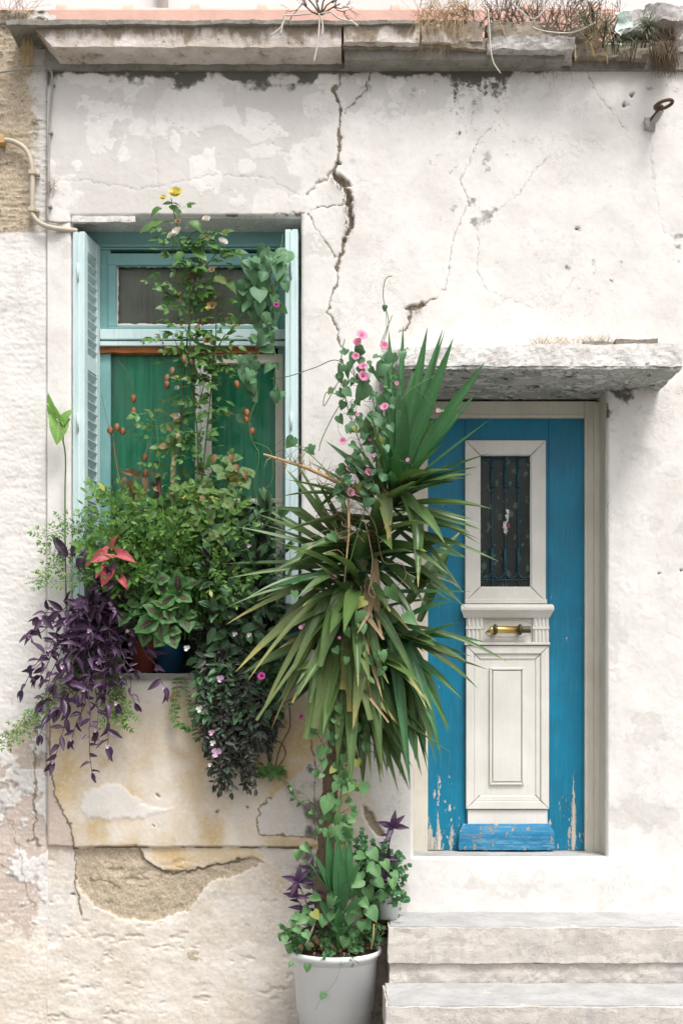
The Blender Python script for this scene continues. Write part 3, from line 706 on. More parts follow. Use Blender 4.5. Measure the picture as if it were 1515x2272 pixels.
# two lights: mullion, rails, cloth behind glass
wpart('mullion', [(433, 463, 783, 1500, YF-.004, .05)], 'white_wood', window)
wpart('mullion_bead', [(446, 458, 800, 1500, YF-.018, .016)], 'white_wood', window)
for y0_, y1_ in ((785, 806), (1106, 1116), (1470, 1500)): wpart('casement_rail', [(463, 628, y0_, y1_, YF-.002, .04)], 'beige', window)
for x0_, x1_ in ((611, 628), (463, 469)): wpart('casement_stile', [(x0_, x1_, 806, 1500, YF+.001, .04)], 'beige', window)
wpart('glass_pane', [(244, 436, 783, 1480, YF+.022, .004)], 'glass', window, 0)
wpart('glass_pane', [(462, 614, 800, 1480, YF+.026, .004)], 'glass', window, 0)
def curtain(name, px0, px1, py0, py1, yb, mat, parent, amp=.0035, per=.083, seed=0):
    a = W(px0, py1, yb); b = W(px1, py0, yb); n = 60; mzs = 14; vs = []; fs = []
    for j in range(mzs+1):
        for i in range(n+1):
            X = a.x+(b.x-a.x)*i/n; Zz = a.z+(b.z-a.z)*j/mzs
            dy = amp*math.sin(X/per*2*math.pi+seed+1.4*mn.noise(Vector((X*4, Zz*.7, seed))))
            vs.append((X, yb+dy, Zz))
    for j in range(mzs):
        for i in range(n): k_ = j*(n+1)+i; fs.append((k_, k_+1, k_+n+2, k_+n+1))
    mb = MB().add(vs, fs); return mb.build(name, M[mat], parent, smooth=True, fix=False)
curtain('curtain', 236, 445, 775, 1130, YF+.055, 'green_cloth', window, seed=1)
curtain('curtain', 455, 622, 790, 1112, YF+.060, 'green_cloth', window, seed=4)
wpart('lower_board', [(236, 445, 1128, 1500, YF+.045, .02), (455, 622, 1116, 1480, YF+.05, .02)], 'dark_board', window)

# ---- folding shutters (leaf pairs folded against the reveal)
def shutter(front, back, zt, zb, label, slats, other):
    """front/back: plan points (x,y) of the inner leaf"""
    f = Vector((front[0], front[1], 0)); bk = Vector((back[0], back[1], 0)); d = (bk-f); wd = d.length; d.normalize()
    nrm = Vector((-d.y, d.x, 0)) if other < 0 else Vector((d.y, -d.x, 0))       # towards the opening
    th = .030
    def slab(mb, u0, u1, n0, n1, z0, z1):
        c8 = [f+d*u+nrm*n for n in (n0, n1) for u in (u0, u1)]
        vs = [(p.x, p.y, z) for z in (z0, z1) for p in c8]
        mb.add(vs, [(0, 2, 3, 1), (4, 5, 7, 6), (0, 1, 5, 4), (2, 6, 7, 3), (0, 4, 6, 2), (1, 3, 7, 5)])
    st = .045; rails = [(zt-.09, zt), ((zt+zb)/2+.30, (zt+zb)/2+.38), (zb+.62, zb+.70), (zb, zb+.12)]
    mb = MB()
    for u0, u1 in ((0, st), (wd-st, wd)): slab(mb, u0, u1, -th, 0, zb, zt)
    for z0, z1 in rails: slab(mb, st-.001, wd-st+.001, -th+.002, -.002, z0, z1)
    o = mb.build('shutter', M['teal'], house, bev=.003); tag(o, label=label)
    mb = MB()                                                    # the outer leaf, folded behind
    slab(mb, 0, wd, -2*th-.004, -th-.004, zb, zt); mb.build('folded_leaf', M['teal'], o, bev=.003)
    mb = MB(); slab(mb, -.004, .004, -th-.009, -th+.004, zb+.01, zt-.01); mb.build('edge_bead', M['teal'], o, bev=.002)
    for hz in (zt-.21, (zt+zb)/2+.02, zb+.25):
        mb = MB(); p = f+nrm*(-th-.002)-d*.008; mb.tube([(p.x, p.y, hz-.045), (p.x, p.y, hz+.045)], .006, 8); mb.build('hinge', M['teal'], o, smooth=True)
    if slats:
        mb = MB(); s = .0
        hw, tk = (wd-2*st)/2+.004, .004
        a = math.radians(38)
        q = [(-hw, -.019, -.0), (hw, -.019, 0), (hw, .019, 0), (-hw, .019, 0)]
        for dz in (0, tk):
            for (u, n_, z) in q: mb.v.append((u, n_*math.cos(a), n_*math.sin(a)+dz))
        mb.f += [(3, 2, 1, 0), (4, 5, 6, 7), (0, 1, 5, 4), (1, 2, 6, 5), (2, 3, 7, 6), (3, 0, 4, 7)]
        sm = mb.mesh('slat', M['teal'])
        Rm = Matrix(((d.x, nrm.x, 0), (d.y, nrm.y, 0), (0, 0, 1))).to_4x4()
        top = sorted(rails, reverse=True)
        for (lo, hi) in ((top[1][1], top[0][0]), (top[2][1], top[1][0]), (top[3][1], top[2][0])):
            n = int((hi-lo)/.046)
            for i in range(n):
                z = lo+(hi-lo)*(i+.5)/n; c_ = f+d*(wd/2)+nrm*(-th/2)
                link('slat', sm, o, Matrix.Translation((c_.x, c_.y, z)) @ Rm)
    return o
zt = W(0, 515).z; zb = W(0, 1378).z
fl_ = (W(188, 0, -.012).x, -.012); fb_ = (W(224, 0, .20).x, .195)
shutter(fl_, fb_, zt, zb, 'louvred turquoise shutter folded open beside the thin cable', True, 1)
fr_ = (W(632.5, 0, -.006).x, -.006); fbr = (W(640, 0, .2).x+.006, .195)
shutter(fr_, fbr, zt+.012, zb, 'folded turquoise shutter seen edge on beside the yucca', True, -1)

# ================================================================== DOOR
YD = .225
frm = MB(); frm.pbox(905, 949, 890, 1892, YD-.03, .08); frm.pbox(1297, 1326, 890, 1892, YD-.03, .08); frm.pbox(949, 1297, 890, 926, YD-.031, .08)
dframe = frm.build('door_frame', M['beige'], house, bev=.004)
wpart('frame_bead', [(1318, 1332, 892, 1892, YD-.055, .03), (1297, 1303, 926, 1886, YD-.036, .01), (949, 1297, 919, 926, YD-.036, .01)], 'beige', dframe)
# three wide boards make the blue leaf
mb = MB(); mb.pbox(949, 1031, 926, 1886, YD, .045); mb.pbox(1031.6, 1216.4, 926, 1886, YD+.001, .045); mb.pbox(1217, 1297.5, 926, 1886, YD, .045)
door = mb.build('door', M['blue'], house, bev=.0015); tag(door, label='blue wooden door with cream centre panels and barred light')
def mitred(name, o, wdt, y0, y1, mat, parent, bev=.0025, gap=.0012):
    """picture frame of four mitred boards; o outer rect in px at y0"""
    a = W(o[0], o[3], y0); b = W(o[1], o[2], y0); w_ = wdt
    x0, x1, z0, z1 = a.x, b.x, a.z, b.z
    for poly in ([(x0, z1), (x0+w_, z1-w_), (x1-w_, z1-w_), (x1, z1)], [(x0, z0), (x1, z0), (x1-w_, z0+w_), (x0+w_, z0+w_)],
                 [(x0, z0), (x0+w_, z0+w_), (x0+w_, z1-w_), (x0, z1)], [(x1, z0), (x1, z1), (x1-w_, z1-w_), (x1-w_, z0+w_)]):
        cx_ = sum(p[0] for p in poly)/4; cz_ = sum(p[1] for p in poly)/4
        poly = [(p[0]+(gap if p[0] < cx_ else -gap), p[1]+(gap if p[1] < cz_ else -gap)) for p in poly]
        MB().prism(poly, y0, y1).build(name, M[mat], parent, bev=bev)
yp = YD-.032
mitred('light_frame', (1031, 1211, 976, 1336), U(33, yp), yp, YD+.002, 'cream', door, .004)
mitred('light_bead', (1061, 1180, 1006, 1306), U(5, yp), yp+.006, YD-.004, 'cream', door, .002)
wpart('frame_foot', [(1031, 1213, 1329, 1339, yp-.004, .034)], 'cream', door)
wpart('door_glass', [(1060, 1181, 1004, 1310, YD-.006, .003)], 'glass', door, 0)
curtain('door_curtain', 1055, 1186, 1000, 1316, YD-.0015, 'dark_cloth', door, .0012, .05, 2)
# moulded shelf above the handle block
a = W(1020, 0, yp); b = W(1227, 0, yp)
def zpx(py, y_): return W(0, py, y_).z
pr = []
for py, dy in ((1341, -.018), (1344, -.029), (1349, -.034), (1354, -.033), (1358, -.026), (1360, -.021), (1363, -.016), (1367, -.010), (1371, -.003), (1372, .03), (1341, .03)):
    pr.append((yp+dy, zpx(py, yp)))
mb = MB(); pr = [(y_-yp, z_) for y_, z_ in pr]; mb.extrude_x(pr[::-1], W(1029, 0, yp).x, W(1218, 0, yp).x, .6, -.6); mb.v = [(v[0], v[1]+yp, v[2]) for v in mb.v]
shelf = mb.build('shelf_moulding', M['cream'], door, bev=.001)
# handle block: fluted pilasters either side of a recessed plate
wpart('handle_plate', [(1070, 1184, 1368, 1428, yp+.020, .016)], 'cream', door)
for x0, x1 in ((1034, 1071), (1182, 1217)):
    mb = MB(); mb.pbox(x0, x1, 1369, 1428, yp+.004, .028); pil = mb.build('pilaster', M['cream'], door, bev=.002)
    mb = MB()
    for i in range(4):
        xc = x0+5+i*(x1-x0-10)/3
        for r0, r1 in ((1371, 1389), (1397, 1424)):
            mb.tube([W(xc, r0, yp+.004), W(xc, r1, yp+.004)], .0065, 8)
    mb.pbox(x0-1, x1+1, 1390, 1396, yp-.003, .01)
    mb.build('flute', M['cream'], door, smooth=False, bev=.001)
# engraved scroll round the handle (thin wire moulding)
mb = MB()
sc_ = [(1074, 1398), (1072, 1388), (1080, 1382), (1086, 1377), (1166, 1377), (1174, 1383)]
mb.tube([W(p[0], p[1], yp+.019) for p in sc_], .0016, 5)
mb.tube([W(p[0], p[1], yp+.019) for p in [(1075, 1402), (1082, 1408), (1090, 1412), (1160, 1413), (1172, 1408), (1179, 1398)]], .0016, 5)
mb.build('scroll_moulding', M['white_wood'], door, smooth=True)
hy = yp-.028
mb = MB(); c_ = W(1128, 1397, hy)
x0 = W(1075, 0, hy).x-c_.x; x1 = W(1152, 0, hy).x-c_.x; r = U(8, hy)
mb.lathe([(r*.96, x0+r*2.0), (r, x0+r*2.4), (r, x1)], c_, 20, 'X')
# obliquely cut end
n0 = len(mb.v); pts = [c_+Vector((x0+r*2.0, r*.96*math.cos(t), r*.96*math.sin(t))) for t in [2*math.pi*j/20 for j in range(20)]]
end = [p+Vector((-(1.0-(p.z-c_.z)/r)*r*1.1, 0, 0)) for p in pts]
mb.add(pts+end, [(j, (j+1) % 20, 20+(j+1) % 20, 20+j) for j in range(20)]+[tuple(range(20, 40))])
handle = mb.build('door_handle', M['brass'], door, smooth=True, bev=0)
mb = MB(); mb.lathe([(r*.9, x1), (r*.95, W(1176, 0, hy).x-c_.x)], c_, 20, 'X'); mb.build('door_handle_end', M['brass_dark'], door, smooth=False)
for px in (1098, 1153):
    mb = MB(); q = W(px, 1397, hy); mb.lathe([(r*1.0, -.011), (r*1.45, -.006), (r*1.55, 0), (r*1.45, .006), (r*1.0, .011)], q, 20, 'X')
    mb.tube([q, q+Vector((0, .03, -.004)), q+Vector((0, .055, -.006))], [r*.75, r*.6, r*.9], 12)
    mb.build('handle_collar', M['brass_dark'], door, smooth=True)
wpart('panel_ledge', [(1030, 1220, 1425, 1431, yp-.010, .04)], 'cream', door)
# lower panel
mitred('panel_frame', (1033, 1218, 1432, 1796), U(19, yp), yp, YD+.002, 'cream', door, .004)
mitred('panel_moulding', (1051, 1200, 1450, 1778), U(13, yp), yp+.010, YD+.002, 'cream', door, .005)
wpart('panel_field', [(1063, 1188, 1462, 1766, yp+.016, .02)], 'cream', door)
mitred('raised_moulding', (1085, 1163, 1481, 1742), U(6, yp), yp+.004, yp+.017, 'cream', door, .003)
wpart('raised_panel', [(1093, 1155, 1489, 1734, yp+.006, .012)], 'cream', door)
wpart('apron_board', [(1037, 1214, 1797, 1830, yp+.012, .022)], 'cream', door)
a0 = W(1018, 1886, yp-.02); a1 = W(1229, 1886, yp-.02); zt_ = W(0, 1829, yp-.02).z; zm = W(0, 1850, yp-.02).z
mb = MB(); rough_box(mb, a0.x, a1.x, yp-.022, YD+.002, a0.z, zm, .010, .0025, 24, 12, .8)
tp = []; nk = 36
for i in range(nk+1):
    for j, (yy_, zz_, ins) in enumerate(((yp-.0215, zm-.004, 0), (yp-.018, zm+.010, .002), (yp-.006, zt_-.006, .018), (yp+.004, zt_, .022), (YD, zt_, .022))):
        xx_ = a0.x+ins+(a1.x-a0.x-2*ins)*i/nk; tp.append(Vector((xx_, yy_, zz_))+mn.noise_vector(Vector((xx_*24, yy_*24, zz_*24)))*.002)
mb.add(tp, [(i*5+j, (i+1)*5+j, (i+1)*5+j+1, i*5+j+1) for i in range(nk) for j in range(4)])
mb.build('kick_board', M['blue_worn'], door)
# wrought grille
gy_ = YD-.016
P = lambda px, py: W(px, py, gy_)
bars = (1091, 1120, 1149)
for i, bx in enumerate(bars):
    mb = MB()
    mb.tube([P(bx+(i == 2)*1, 1302), P(bx, 1150), P(bx, 1012)], .0030, 8)
    mb.tube([P(bx, 1040), P(bx, 1080)], .0085, 10); mb.tube([P(bx, 1216), P(bx, 1264)], .0085, 10)
    for py, rr in ((1079, .0125), (1090, .0095), (1035, .0095), (1222, .0105), (1264, .0115)):
        q = P(bx, py); mb.lathe([(rr*.55, -.006), (rr, -.003), (rr, .003), (rr*.55, .006)], q, 14, 'Z')
    for sgn in (-1, 1):
        mb.tube([P(bx+sgn*3, 1226), P(bx+sgn*5, 1215), P(bx+sgn*8, 1210), P(bx+sgn*9, 1213)], .002, 6)
    mb.build('grille_bar', M['grille'], door, smooth=True)
cols = [1064]+list(bars)+[1177]
for a_, b_ in zip(cols[:-1], cols[1:]):
    m_ = (a_+b_)/2; hwp = (b_-a_)/2-1.5
    mb = MB(); mb.tube([P(m_+hwp*math.cos(t), 1031-hwp*1.0*math.sin(t)) for t in [math.pi*j/12 for j in range(13)]], .0026, 6); mb.build('grille_arch', M['grille'], door, smooth=True); mb = MB()
    mb.tube([P(m_+hwp*math.cos(t), 1268+hwp*1.15*math.sin(t)) for t in [math.pi*j/12 for j in range(13)]], .0030, 6); mb.build('grille_arch', M['grille'], door, smooth=True)
for px in (1065.5, 1175.5):
    MB().tube([P(px, 1031), P(px, 1085)], .0026, 6).build('grille_scroll', M['grille'], door, smooth=True); MB().tube([P(px, 1268), P(px, 1215), P(px+(2 if px < 1100 else -2), 1210)], .0028, 6).build('grille_scroll', M['grille'], door, smooth=True)
for a_, b_, r_ in ((1287, 1286, .0034), (1014, 1014, .0026)): MB().tube([P(1062, a_), P(1179, b_)], r_, 8).build('grille_rail', M['grille'], door, smooth=True)

# crumpled rag tied on the middle bar: a thing of its own
rag = thing('paper_scrap', 'crumpled white scrap with a red bit tied to the middle bar of the door grille', 'scrap', P(1122, 1180))
rg = random.Random(5)
def crumple(name, cx_, cy_, hx, hy_, mat, n=26):
    mb = MB()
    for i in range(n):
        px = cx_+rg.gauss(0, hx); py = cy_+rg.uniform(-hy_, hy_); c0 = W(px, py, gy_-.012+rg.uniform(-.006, .006))
        t = [c0+Vector((rg.uniform(-.010, .010), rg.uniform(-.006, .006), rg.uniform(-.014, .014))) for _ in range(4)]
        mb.add(t, [(0, 1, 2), (0, 2, 3), (1, 3, 2)])
    return mb.build(name, mat, rag)
crumple('paper', 1120, 1172, 1.6, 11, M['rag'], 26); crumple('paper', 1124, 1148, 1.2, 14, M['rag'], 16)
crumple('red_paper', 1127, 1168, 1.3, 5, L['pinkleaf'], 7)

# ================================================================== CANOPY OVER THE DOOR
yc = -.384
zb_ = W(0, 818, yc).z; zt_ = W(0, 771, yc).z
mb = MB(); rough_box(mb, W(846, 0, yc).x, W(1512, 0, yc).x, yc, .01, zb_+.012, zt_, .011, .0075, 11, 21, .5, skip='d')
canopy = mb.build('canopy', M['conc_white'], house); tag(canopy, label='chipped white concrete canopy over the blue door')
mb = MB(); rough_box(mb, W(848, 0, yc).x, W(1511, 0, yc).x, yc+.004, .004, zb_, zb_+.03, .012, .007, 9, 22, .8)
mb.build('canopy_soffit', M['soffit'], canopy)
mb = MB(); rough_box(mb, W(1000, 0, yc).x, W(1508, 0, yc).x, yc+.03, .008, zt_-.004, zt_+.026, .014, .006, 9, 23, .6)
mb.build('canopy_crust', M['conc_white'], canopy)

# ================================================================== STEPS
def step_block(name, pxl, yf, yb, ztop, zmid, seed, label):
    xl = W(pxl, 0, yf).x
    mb = MB(); rough_box(mb, xl, 2.6, yf, yb, zmid, ztop, .011, .0075, 6, seed, .4)
    o = mb.build('step', M['riser'], house); tag(o, label=label)
    mb = MB(); rough_box(mb, xl+.012, 2.6, yf+.02, yb, ztop-.02, ztop+.006, .016, .004, 6, seed+2, .5); mb.build('tread', M['conc_grey'], o)
    mb = MB(); rough_box(mb, xl+.004, 2.59, yf+.018, yb, -.02, zmid-.002, .011, .010, 7, seed+1, .5); mb.build('riser', M['riser'], o)
    return o
step_block('step', 862, -.416, .01, .609, W(0, 2137, -.416).z, 31, 'upper cement step with a cracked riser below the door')
step_block('step', 856, -.83, -.41, .342, .19, 35, 'lower cement step at the bottom of the door stair')

# ================================================================== CORNICE
ycn = -.157
zcb, zct = W(0, 104, ycn).z, W(0, 50, ycn).z
mb = MB()
prof = [(.01, zct), (ycn, zct), (ycn, zcb), (ycn+.02, zcb-.004), (-.05, zcb-.004), (-.02, zcb-.012), (.01, zcb-.016)]
xl0, xl1 = W(66, 0, ycn).x, W(757, 0, ycn).x
nX = 110; vs = []; fs = []
# densify the profile so the mould is a worn surface
dp_ = []
for (a_, b_) in zip(prof[:-1], prof[1:]):
    n = max(2, int(math.hypot(b_[0]-a_[0], b_[1]-a_[1])/.014))
    dp_ += [(a_[0]+(b_[0]-a_[0])*i/n, a_[1]+(b_[1]-a_[1])*i/n) for i in range(n)]
dp_.append(prof[-1]); m = len(dp_)
for i in range(nX+1):
    for (yy, zz) in dp_:
        xx = xl0+(xl1-xl0)*i/nX + max(0, (zct-zz))*.95*(1-i/nX)**6
        p = Vector((xx, yy, zz)); q = p*9
        p += mn.noise_vector(q)*.005+mn.noise_vector(q*4.1)*.0025; vs.append(p)
for i in range(nX):
    for j in range(m-1): k_ = i*m+j; fs.append((k_, k_+m, k_+m+1, k_+1))
fs.append(tuple(range(m))); fs.append(tuple(nX*m+j for j in range(m-1, -1, -1)))
cornice = MB().add(vs, fs).build('cornice', M['cornice'], house); tag(cornice, label='stained plaster cornice along the top of the wall')
# coping slabs above it, end to end
cuts = [12, 236, 470, 640, 925]; 
for i, (a_, b_) in enumerate(zip(cuts[:-1], cuts[1:])):
    mb = MB(); x0, x1 = W(a_, 0, -.21).x+.002, W(b_, 0, -.21).x-.002; z1 = W(0, 37, -.21).z; z0 = z1-.024+i*.002
    rough_box(mb, x0, x1, -.185+.004*(i % 2), .2, z0, z1, .014, .005, 12, 40+i, .6); mb.build('coping_slab', M['stone_slab'], cornice)
# right of the crack the moulding has broken into pieces
rb = random.Random(11)
def block(px0, px1, py0, py1, yf, yb, mat, seed, name='broken_stone', amp=.012, sc=7, res=.014):
    a_ = W(px0, py1, yf); b_ = W(px1, py0, yf); mb = MB()
    rough_box(mb, a_.x, b_.x, yf, yb, a_.z, b_.z, res, amp, sc, seed, .5); return mb.build(name, M[mat], cornice)
block(762, 930, 52, 94, -.165, .05, 'cornice', 51); block(934, 1072, 46, 92, -.15, .05, 'cornice', 52)
block(762, 1010, 90, 106, -.12, .05, 'stone_dark', 53, amp=.016)
block(1000, 1100, 80, 106, -.14, .05, 'stone_dark', 54, amp=.018)
block(1080, 1205, 50, 82, -.11, .1, 'stone_dark', 55, amp=.02); block(1085, 1275, 84, 112, -.15, .05, 'rubble', 56, amp=.02)
block(1200, 1330, 60, 100, -.05, .15, 'stone_dark', 57, amp=.03); block(1275, 1440, 100, 128, -.06, .05, 'stone_dark', 58, amp=.016)
block(764, 1250, 106, 132, -.11, .02, 'stone_slab', 59, 'lower_moulding', .005, 6); block(768, 1238, 128, 138, -.055, .02, 'stone_slab', 60, 'lower_moulding', .004, 6)
block(1300, 1560, 92, 124, .03, .2, 'stone_dark', 61, amp=.012); block(1440, 1620, 88, 118, -.03, .1, 'rubble', 63, amp=.02)
# broken mortar vault at the far right with a dark hollow under it
block(1386, 1448, 24, 70, -.02, .25, 'rubble', 65, 'mortar_lump', .022, 8); block(1430, 1520, 14, 46, -.05, .35, 'rubble', 66, 'mortar_lump', .022, 8); block(1496, 1600, 34, 92, -.02, .35, 'rubble', 67, 'mortar_lump', .02, 8)
block(1440, 1510, 40, 92, .30, .36, 'dark_pot', 68, 'hollow_shade', .01, 8)  # near-black block stands in for the shade inside the hollow

# ================================================================== ROUGH WALL OF THE HOUSE NEXT DOOR (left strip)
nw = thing('neighbour_wall', 'rough rendered wall strip with tan upper part and peeling base at far left', 'wall', W(50, 2290, .03))
hx = axis(-40, EDGE_L+14, 2.6, [], -1500, -40, 60.); hy_ = axis(20, 2300, 2.6, [], 20, 2340, 20.)
hX, hY = np.meshgrid(hx, hy_); x = hX.ravel(); y = hY.ravel()
wx2 = x+(fbm(x, y, 14, 3, 215)-.5)*16; wy2 = y+(fbm(x, y, 14, 3, 216)-.5)*16
Z0 = np.zeros_like(x); pn2 = fbm(x, y, 46, 5, 233, .6)
up = sstep(518, 512, y+(pn2-.5)*5)
rib = fbm(x, y, 14, 4, 240, .6, .55, 1.9)
rough = (rib-.5)*(.004+.010*up)*np.where(x < 104, 1, .2)+(fbm(x, y, 5, 3, 241)-.5)*.004+(fbm(x, y, 90, 3, 242)-.5)*.01
bare2 = up*(.30+.34*sstep(110, 40, x+(pn2-.5)*50)); grey2 = up*1.
peel = sstep(1480, 1640, y+(fbm(x, y, 70, 4, 251)-.5)*260)*sstep(2150, 2000, y+(pn2-.5)*160)
pk2 = peel*sstep(.42, .50, fbm(x, y, 60, 5, 252, .6)+.06); disp2 = rough-pk2*.006
pk2 *= 1-.7*sstep(60, 104, x)*sstep(1900, 2000, y); grey2 = np.maximum(grey2, sstep(.6, .7, fbm(x, y, 60, 5, 253, .6))*.5)
low2 = sstep(1830, 1930, y+(pn2-.5)*60)*sstep(-60, 90, x); disp2 += low2*.010; disp2 -= (x > EDGE_L+1)*.03; och2 = sstep(1950, 2120, y)*.40
dirt2 = up*sstep(.62, .7, rib)*.55+sstep(150, 60, y)*.5*sstep(.35, .6, pn2)+peel*sstep(.64, .74, fbm(x, y, 30, 4, 254))*.45
disp2 -= sstep(98, 106, x)*.010*sstep(1880, 1840, y)
crk = np.maximum(up*(x < 104)*sstep(.665, .70, rib)*.45, (1-sstep(1, 4.5, seg_dist(wx2, wy2, [(78, 1560), (76, 1860), (90, 1880)])))*.8)
crk = np.maximum(crk, (1-sstep(2, 7, seg_dist(wx2, wy2, [(60, 1866), (78, 1860), (86, 1878)])))*.8)
crk = np.maximum(crk, (1-sstep(1, 4, seg_dist(wx2, wy2, [(0, 1822), (28, 1825), (34, 1870), (50, 1910), (58, 1990), (80, 2010)])))*.6)
sm2 = grid_mesh('wall', hx, hy_, disp2, {'m1': (grey2, och2, dirt2, bare2), 'm2': (crk, pk2*.85, Z0, np.maximum(low2*.9, peel*.6))}, [], M['plaster'], .012)
link('wall', sm2, nw)
mb = MB(); rough_box(mb, -5.5, W(60, 0, .0).x, .0, .3, W(0, 52).z, W(0, 40).z+.02, .03, .008, 9, 71); mb.build('wall_top', M['stone_dark'], nw)

# ================================================================== THE TALLER HOUSE BEHIND
bh = thing('back_house', 'blurred pale pink house wall with a row of salmon ridge tiles behind the cornice', 'house', (0, 1.6, 0))
mb = MB(); mb.box(-9, 9, 1.6, 1.9, 0, 10.5); mb.build('wall', M['far_wall'], bh)
pp = MB(); q = W(362, 0, 1.55); pp.tube([(q.x, 1.54, 5.2), (q.x, 1.54, 10.5)], .035, 10); pp.build('drain_pipe', M['far_wall'], bh, smooth=True)
zr = W(0, 33, .9).z
mb = MB(); mb.box(-9, 9, .8, 1.1, 4.9, zr-.03); mb.build('parapet', M['tile'], bh)
pitch = U(147, .9)
mb = MB(); r0 = .052
for (h0, h1, ra, rb_) in ((.0, .045, r0*1.42, r0*1.42), (.045, .06, r0*1.42, r0*1.05), (.06, pitch+.02, r0*1.05, r0*.92)):
    mb.lathe([(ra, h0), (rb_, h1)], (0, 0, 0), 14, 'X', 0, math.pi)
mb.lathe([(0.0, 0), (r0*1.42, 0)], (0, 0, 0), 14, 'X', 0, math.pi)
tm = mb.mesh('ridge_tile', M['tile'], True)
xs0 = W(131, 0, .9).x
for i in range(-14, 20):
    link('ridge_tile', tm, bh, Matrix.Translation((xs0+i*pitch, .9, zr-.02)) @ Matrix.Rotation(R.uniform(-.01, .01), 4, 'Y'))

# ================================================================== CABLES, HOOK
def path(pts, y_): return [W(p[0], p[1], p[2] if len(p) > 2 else y_) for p in pts]
def smooth_path(pts, n=6):
    pts = [Vector(p) for p in pts]; out = []
    for i in range(len(pts)-1):
        p0 = pts[max(i-1, 0)]; p1 = pts[i]; p2 = pts[i+1]; p3 = pts[min(i+2, len(pts)-1)]
        for j in range(n):
            t = j/n; out.append(.5*((2*p1)+(p2-p0)*t+(2*p0-5*p1+4*p2-p3)*t*t+(3*p1-p0-3*p2+p3)*t*t*t))
    out.append(pts[-1]); return out
cb = thing('electric_cable', 'thick beige cable curving down the rough wall to the window corner', 'cable', W(70, 400, -.02))
MB().tube(smooth_path(path([(-60, 312), (0, 311), (30, 314), (58, 332), (71, 365), (73, 400), (72, 455), (74, 478), (92, 497), (125, 507), (172, 512, .01)], -.022), 5), .0125, 10).build('cable_sheath', M['cable'], cb, smooth=True)
for px, py, rz in ((73, 384, 0), (72, 466, 0), (3, 311, 1)):
    q = W(px, py, -.022); mb = MB()
    if rz: mb.box(q.x-.02, q.x+.02, q.y-.017, q.y+.03, q.z-.02, q.z+.02)
    else: mb.box(q.x-.018, q.x+.018, q.y-.017, q.y+.03, q.z-.011, q.z+.011); mb.box(q.x+.018, q.x+.032, q.y, q.y+.03, q.z-.008, q.z+.008)
    mb.build('cable_clip', M['cable'] if not rz else M['wood_tan'], cb, bev=.003)
cg = thing('thin_cable', 'thin grey painted cable running down the joint beside the cornice end', 'cable', W(112, 300, -.012))
MB().tube(smooth_path(path([(-60, 166), (0, 160), (60, 152), (100, 148), (114, 158), (117, 190), (112, 250), (108, 400), (107, 480), (112, 490), (128, 493), (160, 492, .005)], -.013), 5), .0058, 8).build('cable_sheath', M['cable_grey'], cg, smooth=True)
for px, py in ((117, 188), (113, 295), (111, 458)):
    q = W(px, py, -.013); mb = MB(); mb.box(q.x-.009, q.x+.012, q.y-.009, q.y+.02, q.z-.006, q.z+.006); mb.build('cable_clip', M['cable_grey'], cg, bev=.002)

hk = thing('wall_hook', 'rusty iron eye bracket sticking out of the upper right plaster', 'bracket', W(1442, 275, 0))
mb = MB(); q0 = W(1440, 276, .0); q1 = W(1466, 236, -.10)
mb.tube([q0, q0.lerp(q1, .5)+Vector((.006, 0, 0)), q1], [.020, .017, .015], 8); mb.build('bracket_arm', M['iron'], hk)
mb = MB(); mb.tube([W(1442, 282, -.02), W(1456, 262, -.06), W(1467, 246, -.10)], [.014, .016, .012], 6); mb.build('bracket_plate', M['cable_grey'], hk)
ec = W(1474, 232, -.125); mb = MB(); ring = []
for i in range(21):
    t = 2*math.pi*i/20; ring.append(ec+Vector((.044*math.cos(t)-.006, -.03*math.sin(t)*.8, .008*math.sin(t)+.012*math.cos(t))))
mb.tube(ring, .0085, 8); mb.tube([q1, ec+Vector((-.045, 0, -.006))], .010, 8); mb.build('bracket_eye', M['iron'], hk, smooth=True)
mb = MB(); rough_box(mb, q0.x-.03, q0.x+.025, -.03, .01, q0.z-.035, q0.z+.02, .01, .01, 20, 81); mb.build('mortar_plug', M['rubble'], hk)

# loose bits lying on the canopy
zc = zt_+.026
def slabthing(name, label, cat, px0, px1, h, yf, dep, mat, seed, rot=0):
    a_ = W(px0, 0, yf).x; b_ = W(px1, 0, yf).x
    t = thing(name, label, cat, ((a_+b_)/2, yf+dep/2, zc)); mb = MB()
    rough_box(mb, a_, b_, yf, yf+dep, zc+.002, zc+h, .012, .008, 12, seed, .5); o = mb.build(name+'_piece', M[mat], t); return t
slabthing('stone_flake', 'flat grey stone flake lying on the door canopy', 'stone', 1297, 1357, .022, -.33, .12, 'stone_slab', 91)
slabthing('driftwood_board', 'split grey board end lying on the door canopy', 'board', 1366, 1458, .030, -.34, .10, 'wood_grey', 92)
slabthing('plank_offcut', 'tan wooden offcut behind the grey board on the door canopy', 'board', 1378, 1446, .045, -.21, .08, 'wood_tan', 93)

